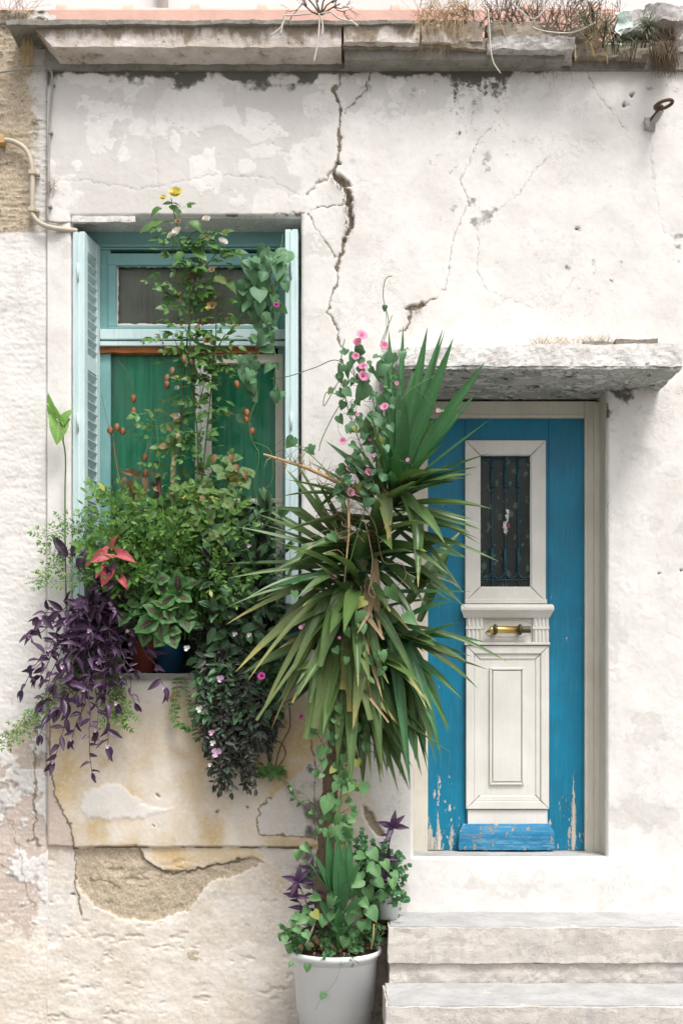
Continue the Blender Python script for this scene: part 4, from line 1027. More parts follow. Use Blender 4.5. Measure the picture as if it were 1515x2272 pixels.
# ================================================================== LEAVES AND PLANT TOOLS
def leaf_tpl(name, rows, mat, fold=.12, curl=.2, wave=0., k=7, twist=0., seed=0):
    """leaf blade of unit length along +Y, normal +Z; rows [(t, half width)]; k = cross divisions per side: 1 or 2"""
    rr = random.Random(seed); vs = []; fs = []; uv = []
    us = (-1, -.5, 0, .5, 1) if k == 2 else (-1, 0, 1); m = len(us)
    W_ = max(r[1] for r in rows)
    for (t, w) in rows:
        for u in us:
            z = abs(u)*w*fold*2 - curl*t*t + wave*math.sin(t*17+seed+(2 if u > 0 else 0))*abs(u)*w
            a = twist*t; xx = u*w
            vs.append((xx*math.cos(a), t*(1-.25*abs(curl)*t), z+xx*math.sin(a))); uv.append((.5+u*w/W_*.5, t))
    for i in range(len(rows)-1):
        for j in range(m-1): a = i*m+j; fs.append((a, a+1, a+m+1, a+m))
    return mesh_uv(name, vs, fs, uv, mat)
def mesh_uv(name, vs, fs, uv, mat):
    me = bpy.data.meshes.new(name); me.from_pydata(vs, [], fs)
    l = me.uv_layers.new(name='UVMap')
    li = np.empty(len(me.loops), np.int32); me.loops.foreach_get('vertex_index', li)
    l.data.foreach_set('uv', np.asarray(uv, np.float32)[li].ravel())
    me.polygons.foreach_set('use_smooth', [True]*len(me.polygons)); me.materials.append(mat); me.update(); return me
def heart_tpl(name, mat, curl=.2, fold=.1, seed=0, notch=.17, wd=.50, wave=.03):
    b = [(0, 0), (.10, -.10), (.24, -notch), (.38, -.10), (wd*.97, .06), (wd, .22), (wd*.84, .45), (wd*.56, .68), (wd*.25, .86), (0, 1)]
    mid = [0, 0, .0, .04, .10, .22, .45, .68, .86, 1]
    vs = []; uv = []; fs = []; n = len(b)
    def z(x, y): return abs(x)*fold*2 - curl*max(0, y)**2 - .25*curl*max(0, -y) + wave*math.sin(9*y+14*x+seed)*abs(x)*2
    for (x, y), m in zip(b, mid):
        for s in (-1, -.5, 0, .5, 1):
            X = s*x; Y = m+(y-m)*abs(s)**1.3 if s else m
            vs.append((X, Y*(1-.2*curl*max(0, Y)), z(X, Y))); uv.append((.5+X, Y))
    for i in range(n-1):
        for j in range(4): a = i*5+j; fs.append((a, a+1, a+6, a+5))
    return mesh_uv(name, vs, fs, uv, mat)
LAN = [(0, .03), (.12, .075), (.3, .118), (.5, .125), (.7, .095), (.87, .048), (1, .004)]
LAN2 = [(0, .05), (.12, .12), (.3, .165), (.5, .17), (.7, .125), (.87, .062), (1, .004)]
OVA = [(0, .02), (.08, .13), (.22, .25), (.42, .30), (.62, .25), (.8, .15), (.93, .06), (1, .004)]
BLU = [(0, .02), (.15, .14), (.4, .22), (.65, .21), (.85, .12), (1, .02)]
SER = [(0, .02), (.06, .15), (.11, .20), (.14, .20), (.2, .28), (.23, .275), (.30, .335), (.33, .325), (.4, .36), (.43, .345), (.5, .35), (.53, .33), (.6, .31), (.63, .285), (.7, .24), (.73, .215), (.8, .165), (.84, .14), (.9, .09), (.94, .06), (1, .003)]
def combine(name, parts, mat):
    vs = []; fs = []; uv = []
    for (me, M_) in parts:
        n = len(vs); l = me.uv_layers[0].data; um = {}
        for p in me.polygons:
            fs.append(tuple(v+n for v in p.vertices))
            for li in p.loop_indices: um[me.loops[li].vertex_index] = tuple(l[li].uv)
        for i, v in enumerate(me.vertices): vs.append(tuple(M_ @ v.co)); uv.append(um.get(i, (.5, .5)))
    return mesh_uv(name, vs, fs, uv, mat)
def orient(pos, d, nrm, s, roll=0.):
    d = Vector(d).normalized(); nrm = Vector(nrm); nrm = nrm-d*nrm.dot(d)
    if nrm.length < 1e-4: nrm = d.orthogonal()
    nrm.normalize(); X = d.cross(nrm)
    m = Matrix((X, d, nrm)).transposed().to_4x4()
    if roll: m = m @ Matrix.Rotation(roll, 4, 'Y')
    return Matrix.Translation(pos) @ m @ (Matrix.Diagonal((*s, 1)) if hasattr(s, '__len__') else Matrix.Scale(s, 4))
def pinnate(name, mat, pairs, leaf, size, spread=60, curl=.25, seed=0, rachis=True, terminal=1.15):
    rr = random.Random(seed); ps = []
    for i in range(pairs):
        t = .22+.62*i/max(1, pairs-1) if pairs > 1 else .45
        for sg in (-1, 1):
            a = math.radians(spread+rr.uniform(-9, 9))*sg
            d = Vector((math.sin(a), math.cos(a), rr.uniform(-.2, .1)))
            ps.append((leaf, orient(Vector((0, t, -curl*t*t)), d, (rr.uniform(-.25, .25), -.15, 1), size*rr.uniform(.85, 1.1)*(1-.25*abs(t-.55)))))
    ps.append((leaf, orient(Vector((0, .86, -curl*.74)), (0, 1, -curl), (0, .1, 1), size*terminal)))
    me = combine(name, ps, mat)
    if rachis:
        b = bmesh.new(); b.from_mesh(me)
        for (t0, t1) in ((0, .45), (.45, .9)):
            v = [b.verts.new((sx*.012, t, -curl*t*t+.004)) for t in (t0, t1) for sx in (-1, 1)]
            b.faces.new((v[0], v[1], v[3], v[2]))
        b.to_mesh(me); b.free()
    return me

class Plant:
    def __init__(s, name, label, cat, base, group=None):
        s.root = thing(name, label, cat, base, group); s.st = {}; s.items = []; s.n = 0
    def leaf(s, mesh, pos, d, nrm, size, name='leaf', roll=0.):
        s.items.append((mesh, orient(pos, d, nrm, size, roll), name, max(size) if hasattr(size, '__len__') else size))
    def stem(s, pts, r, mat, n=5, name='stem'):
        s.st.setdefault((name, mat), MB()).tube(pts, r, n)
    def finish(s, limit=300):
        for (nm, mat), mb in s.st.items():
            me = mb.mesh(nm, L[mat] if mat in L else M[mat], True); o = link(nm, me, s.root)
            if len(mb.v) > 0 and s.stemstuff: o['kind'] = 'stuff'
        by = {}
        for it in s.items: by.setdefault(it[2], []).append(it)
        for nm, its in by.items():
            # the leaves nearest the street show largest: those stay single parts
            its.sort(key=lambda i: i[1].translation.y/ max(.02, 1)-i[3]*1.2)
            for me, m, n_, sz in its[:limit]: link(n_, me, s.root, m)
            rest = its[limit:]
            if rest:
                groups = {}
                for it in rest: groups.setdefault(it[0].materials[0].name, []).append(it)
                vs, fs, uv = [], [], []; mats = list(groups); mi = []
                for gi, mname in enumerate(mats):
                    for me, m, n_, sz in groups[mname]:
                        k0 = len(vs); co = np.array([v.co for v in me.vertices]) if me.name not in CO else CO[me.name]
                        CO[me.name] = co
                        mm = np.array(m); w = co @ mm[:3, :3].T+mm[:3, 3]
                        vs.append(w)
                        if me.name not in FU:
                            um = np.zeros((len(me.vertices), 2), np.float32); l = me.uv_layers[0].data
                            for p in me.polygons:
                                for li in p.loop_indices: um[me.loops[li].vertex_index] = l[li].uv
                            FU[me.name] = ([tuple(p.vertices) for p in me.polygons], um)
                        off = sum(len(a) for a in vs[:-1]) if False else s_off(vs)
                        fs += [tuple(i+off for i in f) for f in FU[me.name][0]]; uv.append(FU[me.name][1]); mi += [gi]*len(FU[me.name][0])
                OFF.clear()
                me = mesh_uv('foliage', np.concatenate(vs).tolist(), fs, np.concatenate(uv), bpy.data.materials[mats[0]])
                for mname in mats[1:]: me.materials.append(bpy.data.materials[mname])
                me.polygons.foreach_set('material_index', np.array(mi, np.int32))
                o = link('foliage', me, s.root); o['kind'] = 'stuff'
        return s.root
    stemstuff = True
CO = {}; FU = {}; OFF = {}
def s_off(vs):
    """vertex offset of the last array in vs (running total kept between calls)"""
    n = OFF.get('n', 0); OFF['n'] = n+len(vs[-1]); return n

def bez(p0, p1, p2, n=8):
    return [p0*(1-t)**2+p1*2*t*(1-t)+p2*t*t for t in [i/n for i in range(n+1)]]
def rv(a=1.): return Vector((R.uniform(-a, a), R.uniform(-a, a), R.uniform(-a, a)))
def resample(pts, step):
    out = []; acc = 0.; nxt = step*.6
    for a, b in zip(pts[:-1], pts[1:]):
        l = (b-a).length
        while acc+l >= nxt and l > 1e-9:
            t = (nxt-acc)/l; out.append((a.lerp(b, t), (b-a).normalized())); nxt += step
        acc += l
    return out
OUT = Vector((.12, -.75, .62))
def shoot(pl, p0, p2, meshes, size, step, stem_r, stem_mat, arch=.06, sag=0., ang=.8, grav=.0, pairs=False, start=0., tipn=1, jit=.35, name='leaf', taper=.25, wig=.012, face=OUT):
    p1 = p0.lerp(p2, .5)+Vector((R.uniform(-.02, .02), -abs(arch)*R.uniform(.5, 1.3), arch-sag))
    pts = bez(p0, p1, p2, 9)
    pts = [p+rv(wig)*(0 < i < 9) for i, p in enumerate(pts)]
    pl.stem(pts, [stem_r*(1-.55*i/9) for i in range(10)], stem_mat)
    nodes = resample(pts, step); N_ = len(nodes); side = R.choice((-1, 1)); az0 = R.uniform(0, 6.28)
    for i, (p, t) in enumerate(nodes):
        if N_ and i/N_ < start: continue
        u = t.orthogonal().normalized(); w = t.cross(u)
        sc = size*(1-taper*i/max(1, N_))*R.uniform(.75, 1.18)
        azs = [az0+i*(2.4 if not pairs else 1.57)]
        if pairs: azs.append(azs[0]+math.pi)
        for az in azs:
            o = u*math.cos(az)+w*math.sin(az)
            if o.y > .3: o.y *= -.4
            d = (t*math.cos(ang)+o*math.sin(ang)+Vector((0, 0, -grav))+rv(jit*.5)).normalized()
            if p.y > -.06 and d.y > .2: d.y = -.1
            pl.leaf(R.choice(meshes), p, d, face+rv(jit), sc, name)
    t = (pts[-1]-pts[-2]).normalized()
    for j in range(tipn):
        d = (t+rv(.45 if tipn > 1 else .15)).normalized(); pl.leaf(R.choice(meshes), pts[-1], d, face+rv(jit), size*(.7+.2*R.random()), name)
    return pts

# ---- templates
T = {}
T['heart'] = [heart_tpl('heart_leaf', L['heart'], c_, f_, i, wave=.05) for i, (c_, f_) in enumerate(((.12, .04), (.3, .12), (.2, .22), (.5, .06), (.75, .2), (-.25, .1), (.4, .42), (.15, -.12)))]
T['heart_low'] = [heart_tpl('heart_leaf', L['heart_low'], c_, f_, i, wave=.05) for i, (c_, f_) in enumerate(((.12, .04), (.3, .14), (.2, .22), (.5, .08), (.75, .2), (-.25, .1), (.35, .4)))]
T['lan'] = [leaf_tpl('purple_leaf', LAN2, L['purple'], f_, c_, .15, 1, tw, i) for i, (f_, c_, tw) in enumerate(((.42, .15, .2), (.55, .3, -.3), (.35, .05, .4), (.6, .45, 0)))]
T['lan_dark'] = [leaf_tpl('spiderwort_leaf', [(a, b*1.3) for a, b in LAN2], L['dark'], f_, c_, .1, 1, tw, i) for i, (f_, c_, tw) in enumerate(((.2, .2, .1), (.3, .35, -.2), (.15, .05, .2)))]
T['lan_dusk'] = [leaf_tpl('spiderwort_leaf', [(a, b*1.15) for a, b in LAN2], L['dusky'], f_, c_, .1, 1, tw, i) for i, (f_, c_, tw) in enumerate(((.25, .2, .1), (.35, .4, -.3), (.2, .05, .3)))]
T['coleus'] = [leaf_tpl('coleus_leaf', SER, L['coleus'], f_, c_, .10, 2, 0, i) for i, (f_, c_) in enumerate(((.06, .2), (.12, .35), (.1, .1)))]
T['coleus_y'] = [leaf_tpl('coleus_leaf', SER, L['coleus_y'], f_, c_, .10, 2, 0, i) for i, (f_, c_) in enumerate(((.06, .2), (.14, .4), (.1, .1)))]
T['ova_rose'] = leaf_tpl('leaflet', OVA, L['rose'], .1, .2, .06, 1)
T['rose'] = [pinnate('rose_leaf', L['rose'], n, T['ova_rose'], .44, 62, c_, i) for i, (n, c_) in enumerate(((2, .15), (2, .35), (1, .2), (3, .25)))]
T['rose_single'] = [leaf_tpl('rose_leaf', OVA, L['rose'], f_, c_, .08, 1, 0, i) for i, (f_, c_) in enumerate(((.1, .2), (.2, .5), (.05, .1)))]
T['blu'] = leaf_tpl('leaflet', BLU, L['jasmine'], .1, .15, 0, 1)
T['jas'] = [pinnate('jasmine_leaf', L['jasmine'], n, T['blu'], .36, 58, c_, i) for i, (n, c_) in enumerate(((3, .15), (3, .35), (2, .2), (3, .05)))]
T['jas_big'] = [pinnate('jasmine_leaf', L['jasmine'], n, T['blu'], sz_, 62, c_, i+20) for i, (n, c_, sz_) in enumerate(((2, .15, .5), (2, .4, .46), (1, .25, .6)))]
T['mint'] = [leaf_tpl('crinkled_leaf', [(a, b*1.25) for a, b in SER[::2]]+[(1, .003)], L['mint'], f_, c_, .12, 1, 0, i) for i, (f_, c_) in enumerate(((.1, .2), (.2, .4)))]
T['arrow'] = [heart_tpl('arrow_leaf', L['arrow'], c_, f_, i, .30, .33) for i, (c_, f_) in enumerate(((.15, .12), (.35, .22)))]
T['varieg'] = [leaf_tpl('patterned_leaf', OVA, L['varieg'], f_, c_, .05, 2, 0, i) for i, (f_, c_) in enumerate(((.12, .2), (.2, .4)))]
T['caladium'] = [heart_tpl('pink_leaf', L['pinkleaf'], c_, f_, i, .26, .36, .09) for i, (c_, f_) in enumerate(((.1, .16), (.4, .22)))]
T['weed'] = [leaf_tpl('weed_leaf', [(0, .02), (.3, .05), (.6, .065), (.85, .05), (1, .005)], L['weed'], .2, c_, 0, 1, 0, i) for i, c_ in enumerate((.1, .4))]
T['dry'] = [leaf_tpl('dry_leaf', OVA, L['dry'], .4, c_, .3, 1, tw, i) for i, (c_, tw) in enumerate(((.6, .8), (.9, -.6), (.3, 1.1)))]
T['small'] = [leaf_tpl('small_leaf', OVA, L['rose'], .12, .25, 0, 1, 0, 1)]
def funnel(name, mat, throat=None):
    vs = []; fs = []; uv = []; n = 15; prof = [(.05, -.55), (.09, -.25), (.2, -.05), (.42, .06), (.5, .03)]
    for i, (r, h) in enumerate(prof):
        for j in range(n):
            a = 2*math.pi*j/n; q = r*(1+.06*math.cos(5*a)*(i >= 3)); vs.append((q*math.cos(a), h+.02*math.sin(5*a)*(i >= 4), q*math.sin(a))); uv.append((.5+.5*math.sin(2.5*a), i/5))
    for i in range(len(prof)-1):
        for j in range(n): fs.append((i*n+j, i*n+(j+1) % n, (i+1)*n+(j+1) % n, (i+1)*n+j))
    return mesh_uv(name, vs, fs, uv, mat)
T['funnel'] = [funnel('flower', L['petal_pink'])]; T['funnel_m'] = [funnel('flower', L['petal_magenta'])]
pet = leaf_tpl('petal', [(0, .1), (.3, .3), (.6, .42), (.85, .34), (1, .1)], L['petal_lilac'], .15, .2, 0, 1)
def rosette(name, mat, layers, petal_rows=None, seed=0):
    rr = random.Random(seed); pm = leaf_tpl('petal', petal_rows or [(0, .1), (.3, .3), (.6, .45), (.85, .38), (1, .12)], mat, .2, -.25, .1, 1); ps = []
    for (n, lift, ln) in layers:
        for j in range(n):
            a = 2*math.pi*(j+rr.random()*.4)/n; d = Vector((math.cos(a)*math.cos(lift), math.sin(a)*math.cos(lift), math.sin(lift)))
            ps.append((pm, orient(Vector((0, 0, 0)), d, (-math.cos(a)*.5, -math.sin(a)*.5, 1), ln*rr.uniform(.85, 1.1))))
    return combine(name, ps, mat)
T['tri'] = [rosette('flower', L['petal_lilac'], [(3, .35, .5)])]; T['tri_w'] = [rosette('flower', L['petal_white'], [(3, .35, .5)])]
T['rose_y'] = [rosette('rose_flower', L['petal_yellow'], [(8, .12, .5), (7, .5, .42), (6, .85, .34), (5, 1.2, .28)])]
T['rose_w'] = [rosette('rose_flower', L['petal_white'], [(7, .2, .5), (6, .6, .4), (5, 1.1, .3)])]
T['rose_dead'] = [rosette('spent_flower', L['dry'], [(5, .1, .5), (4, .8, .25)])]
pb = MB(); pb.lathe([(.0, 0), (.28, .12), (.42, .42), (.36, .72), (.1, .98), (0, 1.02)], (0, 0, 0), 10)
pb.v = [(v[0]*(1+.22*math.cos(5*math.atan2(v[1], v[0]))), v[2], v[1]*(1+.22*math.cos(5*math.atan2(v[1], v[0])))) for v in pb.v]
T['pod'] = [mesh_uv('seed_pod', pb.v, pb.f, [(.5+v[0], v[1]) for v in pb.v], L['pod'])]
T['hip'] = [mesh_uv('rose_hip', pb.v, pb.f, [(.5, .5) for v in pb.v], L['dry'])]
def pot(name, label, cat, c, r_top, r_bot, h, mat, rim=.012, soil=True):
    t = thing(name, label, cat, (c[0], c[1], c[2]-h))
    mb = MB(); z1 = c[2]; z0 = z1-h; zz = z1-rim*2.2
    mb.lathe([(r_bot, z0), (r_bot+(r_top-r_bot)*.93, zz), (r_top+rim*.4, zz+.002), (r_top+rim*.5, z1-.003), (r_top+rim*.2, z1), (r_top-rim*.6, z1), (r_top-rim*.9, z1-.03)], (c[0], c[1], 0), 36)
    mb.build('pot_body', M[mat], t, smooth=True)
    if soil:
        mb = MB(); n = 20; vs = []; fs = []
        for ring in range(6):
            for j in range(n):
                a = 2*math.pi*j/n; rr_ = (r_top-rim*.8)*ring/5
                vs.append((c[0]+rr_*math.cos(a), c[1]+rr_*math.sin(a), z1-.025+.012*mn.noise(Vector((rr_*math.cos(a)*30, rr_*math.sin(a)*30, c[0]*10)))))
        for ring in range(5):
            for j in range(n): fs.append((ring*n+j, ring*n+(j+1) % n, (ring+1)*n+(j+1) % n, (ring+1)*n+j))
        o = MB().add(vs, fs).build('soil', M['soil'], t, smooth=True, fix=False); o['kind'] = 'stuff'
    return t

# ================================================================== THE BIG WHITE POT AND ITS YUCCA
PC = Vector((W(744, 0, -.26).x, -.26, 0)); PRIM = W(0, 2104, -.26).z; PR = U(195, -.26)/2
big = thing('plant_pot', 'large white plastic pot holding the tall yucca', 'pot', (PC.x, PC.y, 0))
zf = W(0, 2258, -.43).z
mb = MB()
mb.lathe([(PR*.80, .0), (PR*.83, zf-.004), (PR*.88, zf), (PR*.955, PRIM-.035), (PR*1.0, PRIM-.030), (PR*1.035, PRIM-.022), (PR*1.05, PRIM-.008), (PR*1.03, PRIM+.002), (PR*.985, PRIM), (PR*.965, PRIM-.05)], (PC.x, PC.y, 0), 72)
mb.build('pot_body', M['pot_white'], big, smooth=True)
mb = MB(); n = 40; vs = []; fs = []
for ring in range(14):
    for j in range(n):
        a = 2*math.pi*j/n; r_ = PR*.97*ring/13
        vs.append((PC.x+r_*math.cos(a), PC.y+r_*math.sin(a), PRIM-.012+.05*(1-(ring/13)**2)+.018*mn.noise(Vector((r_*math.cos(a)*28, r_*math.sin(a)*28, 2.)))))
for ring in range(13):
    for j in range(n): fs.append((ring*n+j, ring*n+(j+1) % n, (ring+1)*n+(j+1) % n, (ring+1)*n+j))
o = MB().add(vs, fs).build('soil', M['soil'], big, smooth=True, fix=False); o['kind'] = 'stuff'

yu = Plant('yucca_plant', 'tall yucca with sword leaves and a leaning trunk in the white pot', 'yucca', (PC.x, PC.y, PRIM))
tk = [W(712, 2105, -.26), W(718, 2010, -.26), W(722, 1900, -.25), W(728, 1800, -.25), W(740, 1690, -.26), W(758, 1560, -.27), W(775, 1420, -.28), W(792, 1300, -.32), W(828, 1190, -.38), W(866, 1110, -.44), W(878, 1075, -.46)]
sp = smooth_path(tk, 5)
mb = MB(); rs = [(.046-.012*i/len(sp))*(1+.10*math.sin(i*2.1)+R.uniform(-.07, .07)) for i in range(len(sp))]
mb.tube([p+rv(.003) for p in sp], rs, 14); mb.build('trunk', M['trunk'], yu.root, smooth=True)
def yleaf(bx, by, tx, ty, w, yb=-.3, yt=None, kind='yucca', arch=0., fwd=0., blunt=0., roll=0., kink=None):
    if yt is None: yt = min(-.06, yb+R.uniform(-.20, .02))
    p0 = W(bx, by, yb) if not isinstance(bx, Vector) else bx; p2 = W(tx, ty, yt) if not isinstance(tx, Vector) else tx; w *= R.uniform(.85, 1.12); L_ = (p2-p0).length; ww = U(w, yb)/2
    p1 = p0.lerp(p2, .48)+Vector((0, -fwd*L_, arch*L_))
    n = 12; pts = bez(p0, p1, p2, n); vs = []; uv = []; fs = []
    if kink is None: kink = R.random() < .13
    if kink:
        kk = R.choice((6, 7, 8, 9)); q_ = pts[kk]; axk = Vector((R.uniform(-1, 1), R.uniform(-.5, .5), R.uniform(-.4, .4))); rk = Matrix.Rotation(R.uniform(.5, 1.15)*R.choice((-1, 1)), 3, axk)
        for i in range(kk+1, n+1):
            v_ = rk @ (pts[i]-q_); v_.z -= .25*v_.length; pts[i] = q_+v_
            if pts[i].y > -.04: pts[i].y = -.04
    axis = Vector((.1, -.55, .85)).normalized()
    for i, p in enumerate(pts):
        t = (pts[min(i+1, n)]-pts[max(i-1, 0)]).normalized(); s_ = i/n
        nn = axis-t*axis.dot(t)
        if nn.length < .25: nn = Vector((.1, -1, .1))-t*Vector((.1, -1, .1)).dot(t)
        nn.normalize(); sd_ = t.cross(nn)
        a = roll*(.4+.6*s_); sd2 = sd_*math.cos(a)+nn*math.sin(a); n2 = nn*math.cos(a)-sd_*math.sin(a)
        h = ww*(.52+.48*min(1, s_/.38)) if s_ < .38 else ww*(1-((s_-.38)/.62)**1.9)
        if blunt and s_ > .6: h = max(h, ww*blunt)
        h = max(h, ww*.02)
        for u in (-1, -.45, 0, .45, 1):
            vs.append(p+sd2*u*h+n2*(abs(u)**1.3*h*.58)); uv.append((.5+u*.5*h/ww*(1 if not blunt else 1), s_))
    for i in range(n):
        for j in range(4): a = i*5+j; fs.append((a, a+1, a+6, a+5))
    me = mesh_uv('leaf', [tuple(v) for v in vs], fs, uv, L[kind]); link('leaf', me, yu.root); yu.n += 1
A = (878, 1072)
F = 'yucca_fresh'
for tx, ty, w, bx, by, yt in [(862, 732, 27, 872, 1050, -.20), (894, 722, 25, 880, 1040, -.22), (948, 726, 34, 884, 1060, -.34), (982, 730, 30, 890, 1050, -.25), (986, 735, 17, 892, 1040, -.22),
        (1005, 750, 38, 888, 1068, -.40), (1075, 803, 38, 892, 1075, -.44), (1055, 873, 30, 895, 1078, -.30), (1087, 930, 16, 900, 1080, -.5), (853, 780, 26, 870, 1060, -.24), (900, 889, 46, 880, 1075, -.46),
        (984, 984, 34, 885, 1078, -.55), (1087, 1005, 28, 890, 1080, -.50), (1061, 1035, 26, 890, 1082, -.46), (1011, 1062, 18, 890, 1085, -.42), (984, 1078, 16, 890, 1088, -.42),
        (879, 994, 40, 872, 1078, -.50), (869, 1045, 32, 868, 1088, -.5), (817, 813, 28, 866, 1060, -.24), (851, 955, 30, 868, 1078, -.42), (832, 870, 28, 864, 1070, -.30), (722, 978, 26, 850, 1090, -.20), (736, 986, 22, 852, 1080, -.30),
        (925, 790, 30, 880, 1050, -.18), (836, 960, 24, 862, 1085, -.36), (760, 1030, 24, 850, 1100, -.3), (930, 850, 26, 886, 1060, -.2)]:
    yleaf(bx, by, tx, ty, w*.82, -.46, yt-.17, F, fwd=.03, roll=R.uniform(-.45, .45))
# leaves under the top head: folded and horizontal ones
yleaf(884, 1095, 946, 1300, 33, -.48, -.62, 'yucca', arch=.42, fwd=.14)
yleaf(842, 1088, 863, 1200, 32, -.48, -.60, 'yucca_old', arch=.3, fwd=.12, blunt=.3)
for tx, ty, w in [(1068, 1166, 18), (1053, 1154, 14), (1068, 1176, 15), (1061, 1196, 16), (1107, 1246, 17), (1016, 1304, 20), (1029, 1319, 18), (1030, 1235, 20), (1020, 1130, 14)]:
    yleaf(R.uniform(850, 880), R.uniform(1110, 1170), tx, ty, w, -.40, R.uniform(-.6, -.3), 'yucca', arch=R.uniform(.02, .09), roll=R.uniform(-.5, .5))
yleaf(905, 1340, 1020, 1180, 34, -.28, -.12, 'yucca', arch=.02); yleaf(930, 1380, 1000, 1210, 30, -.25, -.08, 'yucca')
# middle head
for tx, ty, w in [(548, 1106, 24), (607, 1084, 22), (585, 1163, 22), (529, 1169, 20), (487, 1252, 24), (505, 1283, 15), (625, 1120, 24), (640, 1000, 20), (636, 1042, 24), (695, 1112, 26), (742, 1125, 28), (660, 1065, 22), (600, 1200, 20), (570, 1140, 20), (640, 1180, 22), (700, 1060, 22), (760, 1095, 24)]:
    yleaf(R.uniform(765, 800), R.uniform(1235, 1275), tx, ty, w, -.30, R.uniform(-.5, -.16), 'yucca', arch=R.uniform(.0, .07), roll=R.uniform(-.5, .5))
yleaf(795, 1250, 816, 1176, 40, -.36, -.55, 'yucca')
for tx, ty, w, kd in [(570, 1342, 20, 'yucca'), (502, 1386, 22, 'yucca_old'), (524, 1490, 26, 'yucca_old'), (550, 1510, 15, 'yucca_old'), (574, 1597, 16, 'yucca_old'), (601, 1620, 14, 'yucca_old'), (545, 1330, 16, 'yucca'), (500, 1350, 14, 'yucca'), (590, 1420, 18, 'yucca_old')]:
    yleaf(R.uniform(755, 785), R.uniform(1275, 1310), tx, ty, w, -.30, R.uniform(-.55, -.3), kd, arch=R.uniform(.10, .2), fwd=R.uniform(.03, .12), roll=R.uniform(-.3, .3))
for bx, by, tx, ty, w, kd, bl in [(740, 1320, 620, 1596, 20, 'yucca_old', .5), (750, 1310, 624, 1553, 22, 'yucca_old', 0), (755, 1330, 675, 1438, 36, 'yucca', .25), (760, 1300, 660, 1462, 34, 'yucca', .1), (778, 1290, 729, 1394, 36, 'yucca', .25),
        (765, 1310, 709, 1479, 36, 'yucca', .35), (735, 1400, 677, 1640, 36, 'yucca_old', .3), (738, 1430, 696, 1616, 30, 'yucca_old', .55), (748, 1400, 718, 1549, 32, 'yucca_old', .5), (756, 1430, 740, 1594, 28, 'yucca_old', .4),
        (768, 1400, 777, 1579, 30, 'yucca_old', .45), (775, 1450, 820, 1598, 32, 'yucca_old', .5), (788, 1420, 786, 1612, 28, 'yucca_old', .4), (775, 1390, 812, 1468, 30, 'yucca_old', .2), (800, 1285, 864, 1357, 30, 'yucca', .2),
        (830, 1330, 905, 1396, 18, 'yucca_old', .3), (760, 1380, 650, 1560, 22, 'yucca_old', .3), (800, 1350, 850, 1530, 30, 'yucca', .1), (735, 1450, 655, 1545, 24, 'yucca', .3), (795, 1300, 932, 1533, 24, 'yucca', 0), (780, 1380, 760, 1530, 34, 'yucca_old', .4), (745, 1350, 690, 1560, 30, 'yucca', .3)]:
    yleaf(bx, by, tx, ty, w, -.36, R.uniform(-.56, -.44), kd, arch=.10, fwd=R.uniform(.10, .2), blunt=bl, roll=R.uniform(-.35, .35))
# right and lower heads
for tx, ty, w in [(1080, 1494, 22), (1061, 1529, 22), (1132, 1473, 16), (1078, 1425, 18), (1025, 1551, 20), (994, 1625, 26), (1000, 1621, 18), (979, 1683, 30), (948, 1712, 26), (910, 1753, 26), (928, 1706, 20), (1033, 1466, 32), (967, 1435, 30), (1024, 1381, 22), (1010, 1333, 20), (967, 1423, 20)]:
    yleaf(R.uniform(845, 895), R.uniform(1380, 1450), tx, ty, w, -.30, R.uniform(-.58, -.34), R.choice(('yucca', F)), arch=R.uniform(.05, .18), fwd=R.uniform(0, .1), roll=R.uniform(-.5, .5))
for tx, ty, w in [(908, 1753, 24), (884, 1760, 24), (845, 1749, 22), (862, 1705, 24), (917, 1601, 22), (884, 1649, 22), (790, 1766, 28), (849, 1721, 18), (870, 1640, 22), (830, 1690, 22), (925, 1660, 22), (940, 1620, 20), (820, 1640, 22), (895, 1700, 20), (760, 1700, 20), (800, 1700, 22)]:
    yleaf(R.uniform(775, 850), R.uniform(1440, 1540), tx, ty, w, -.28, R.uniform(-.48, -.22), 'yucca', arch=R.uniform(.04, .16), fwd=R.uniform(.02, .1), roll=R.uniform(-.5, .5))
for i in range(75):                                           # whorls of leaves round the upper trunk, all directions
    t = R.random(); c0 = sp[int(len(sp)*(.55+.40*t))-1]
    a = R.uniform(-.35, math.pi+.35); el = R.gauss(-.55+1.0*t, .38); ln = R.uniform(.34, .54)
    d = Vector((math.cos(a)*math.cos(el), -abs(math.sin(a))*math.cos(el)*.9+.05, math.sin(el))).normalized(); e = c0+d*ln+Vector((0, 0, -.06))
    if e.y > -.05: e.y = -.05
    yleaf(c0+rv(.012), 0, e, 0, R.uniform(26, 38), -.4, 0, 'yucca' if t > .3 or R.random() < .5 else 'yucca_old', arch=R.uniform(.06, .2), roll=R.uniform(-.4, .4))
for i in range(40):                                            # shaded leaves inside the crown
    t = R.random(); bx, by = 760+70*t+R.uniform(-20, 20), 1480-330*t; a = R.uniform(0, 6.28); ln = R.uniform(120, 210)
    yleaf(bx, by, bx+ln*math.cos(a), by+ln*math.sin(a)*.9+60, R.uniform(20, 30), -.27, R.uniform(-.22, -.07), 'yucca', arch=.06)
for i in range(26):
    tx, ty = rand_in([(840, 1600), (930, 1560), (1000, 1600), (985, 1680), (930, 1740), (860, 1760), (830, 1700)]); bx, by = R.uniform(835, 895), R.uniform(1400, 1500)
    yleaf(bx, by, tx, ty, R.uniform(22, 32), -.30, R.uniform(-.54, -.26), R.choice(('yucca', 'yucca', 'yucca_fresh')), arch=R.uniform(.08, .2), fwd=R.uniform(.02, .14), roll=R.uniform(-.5, .5))
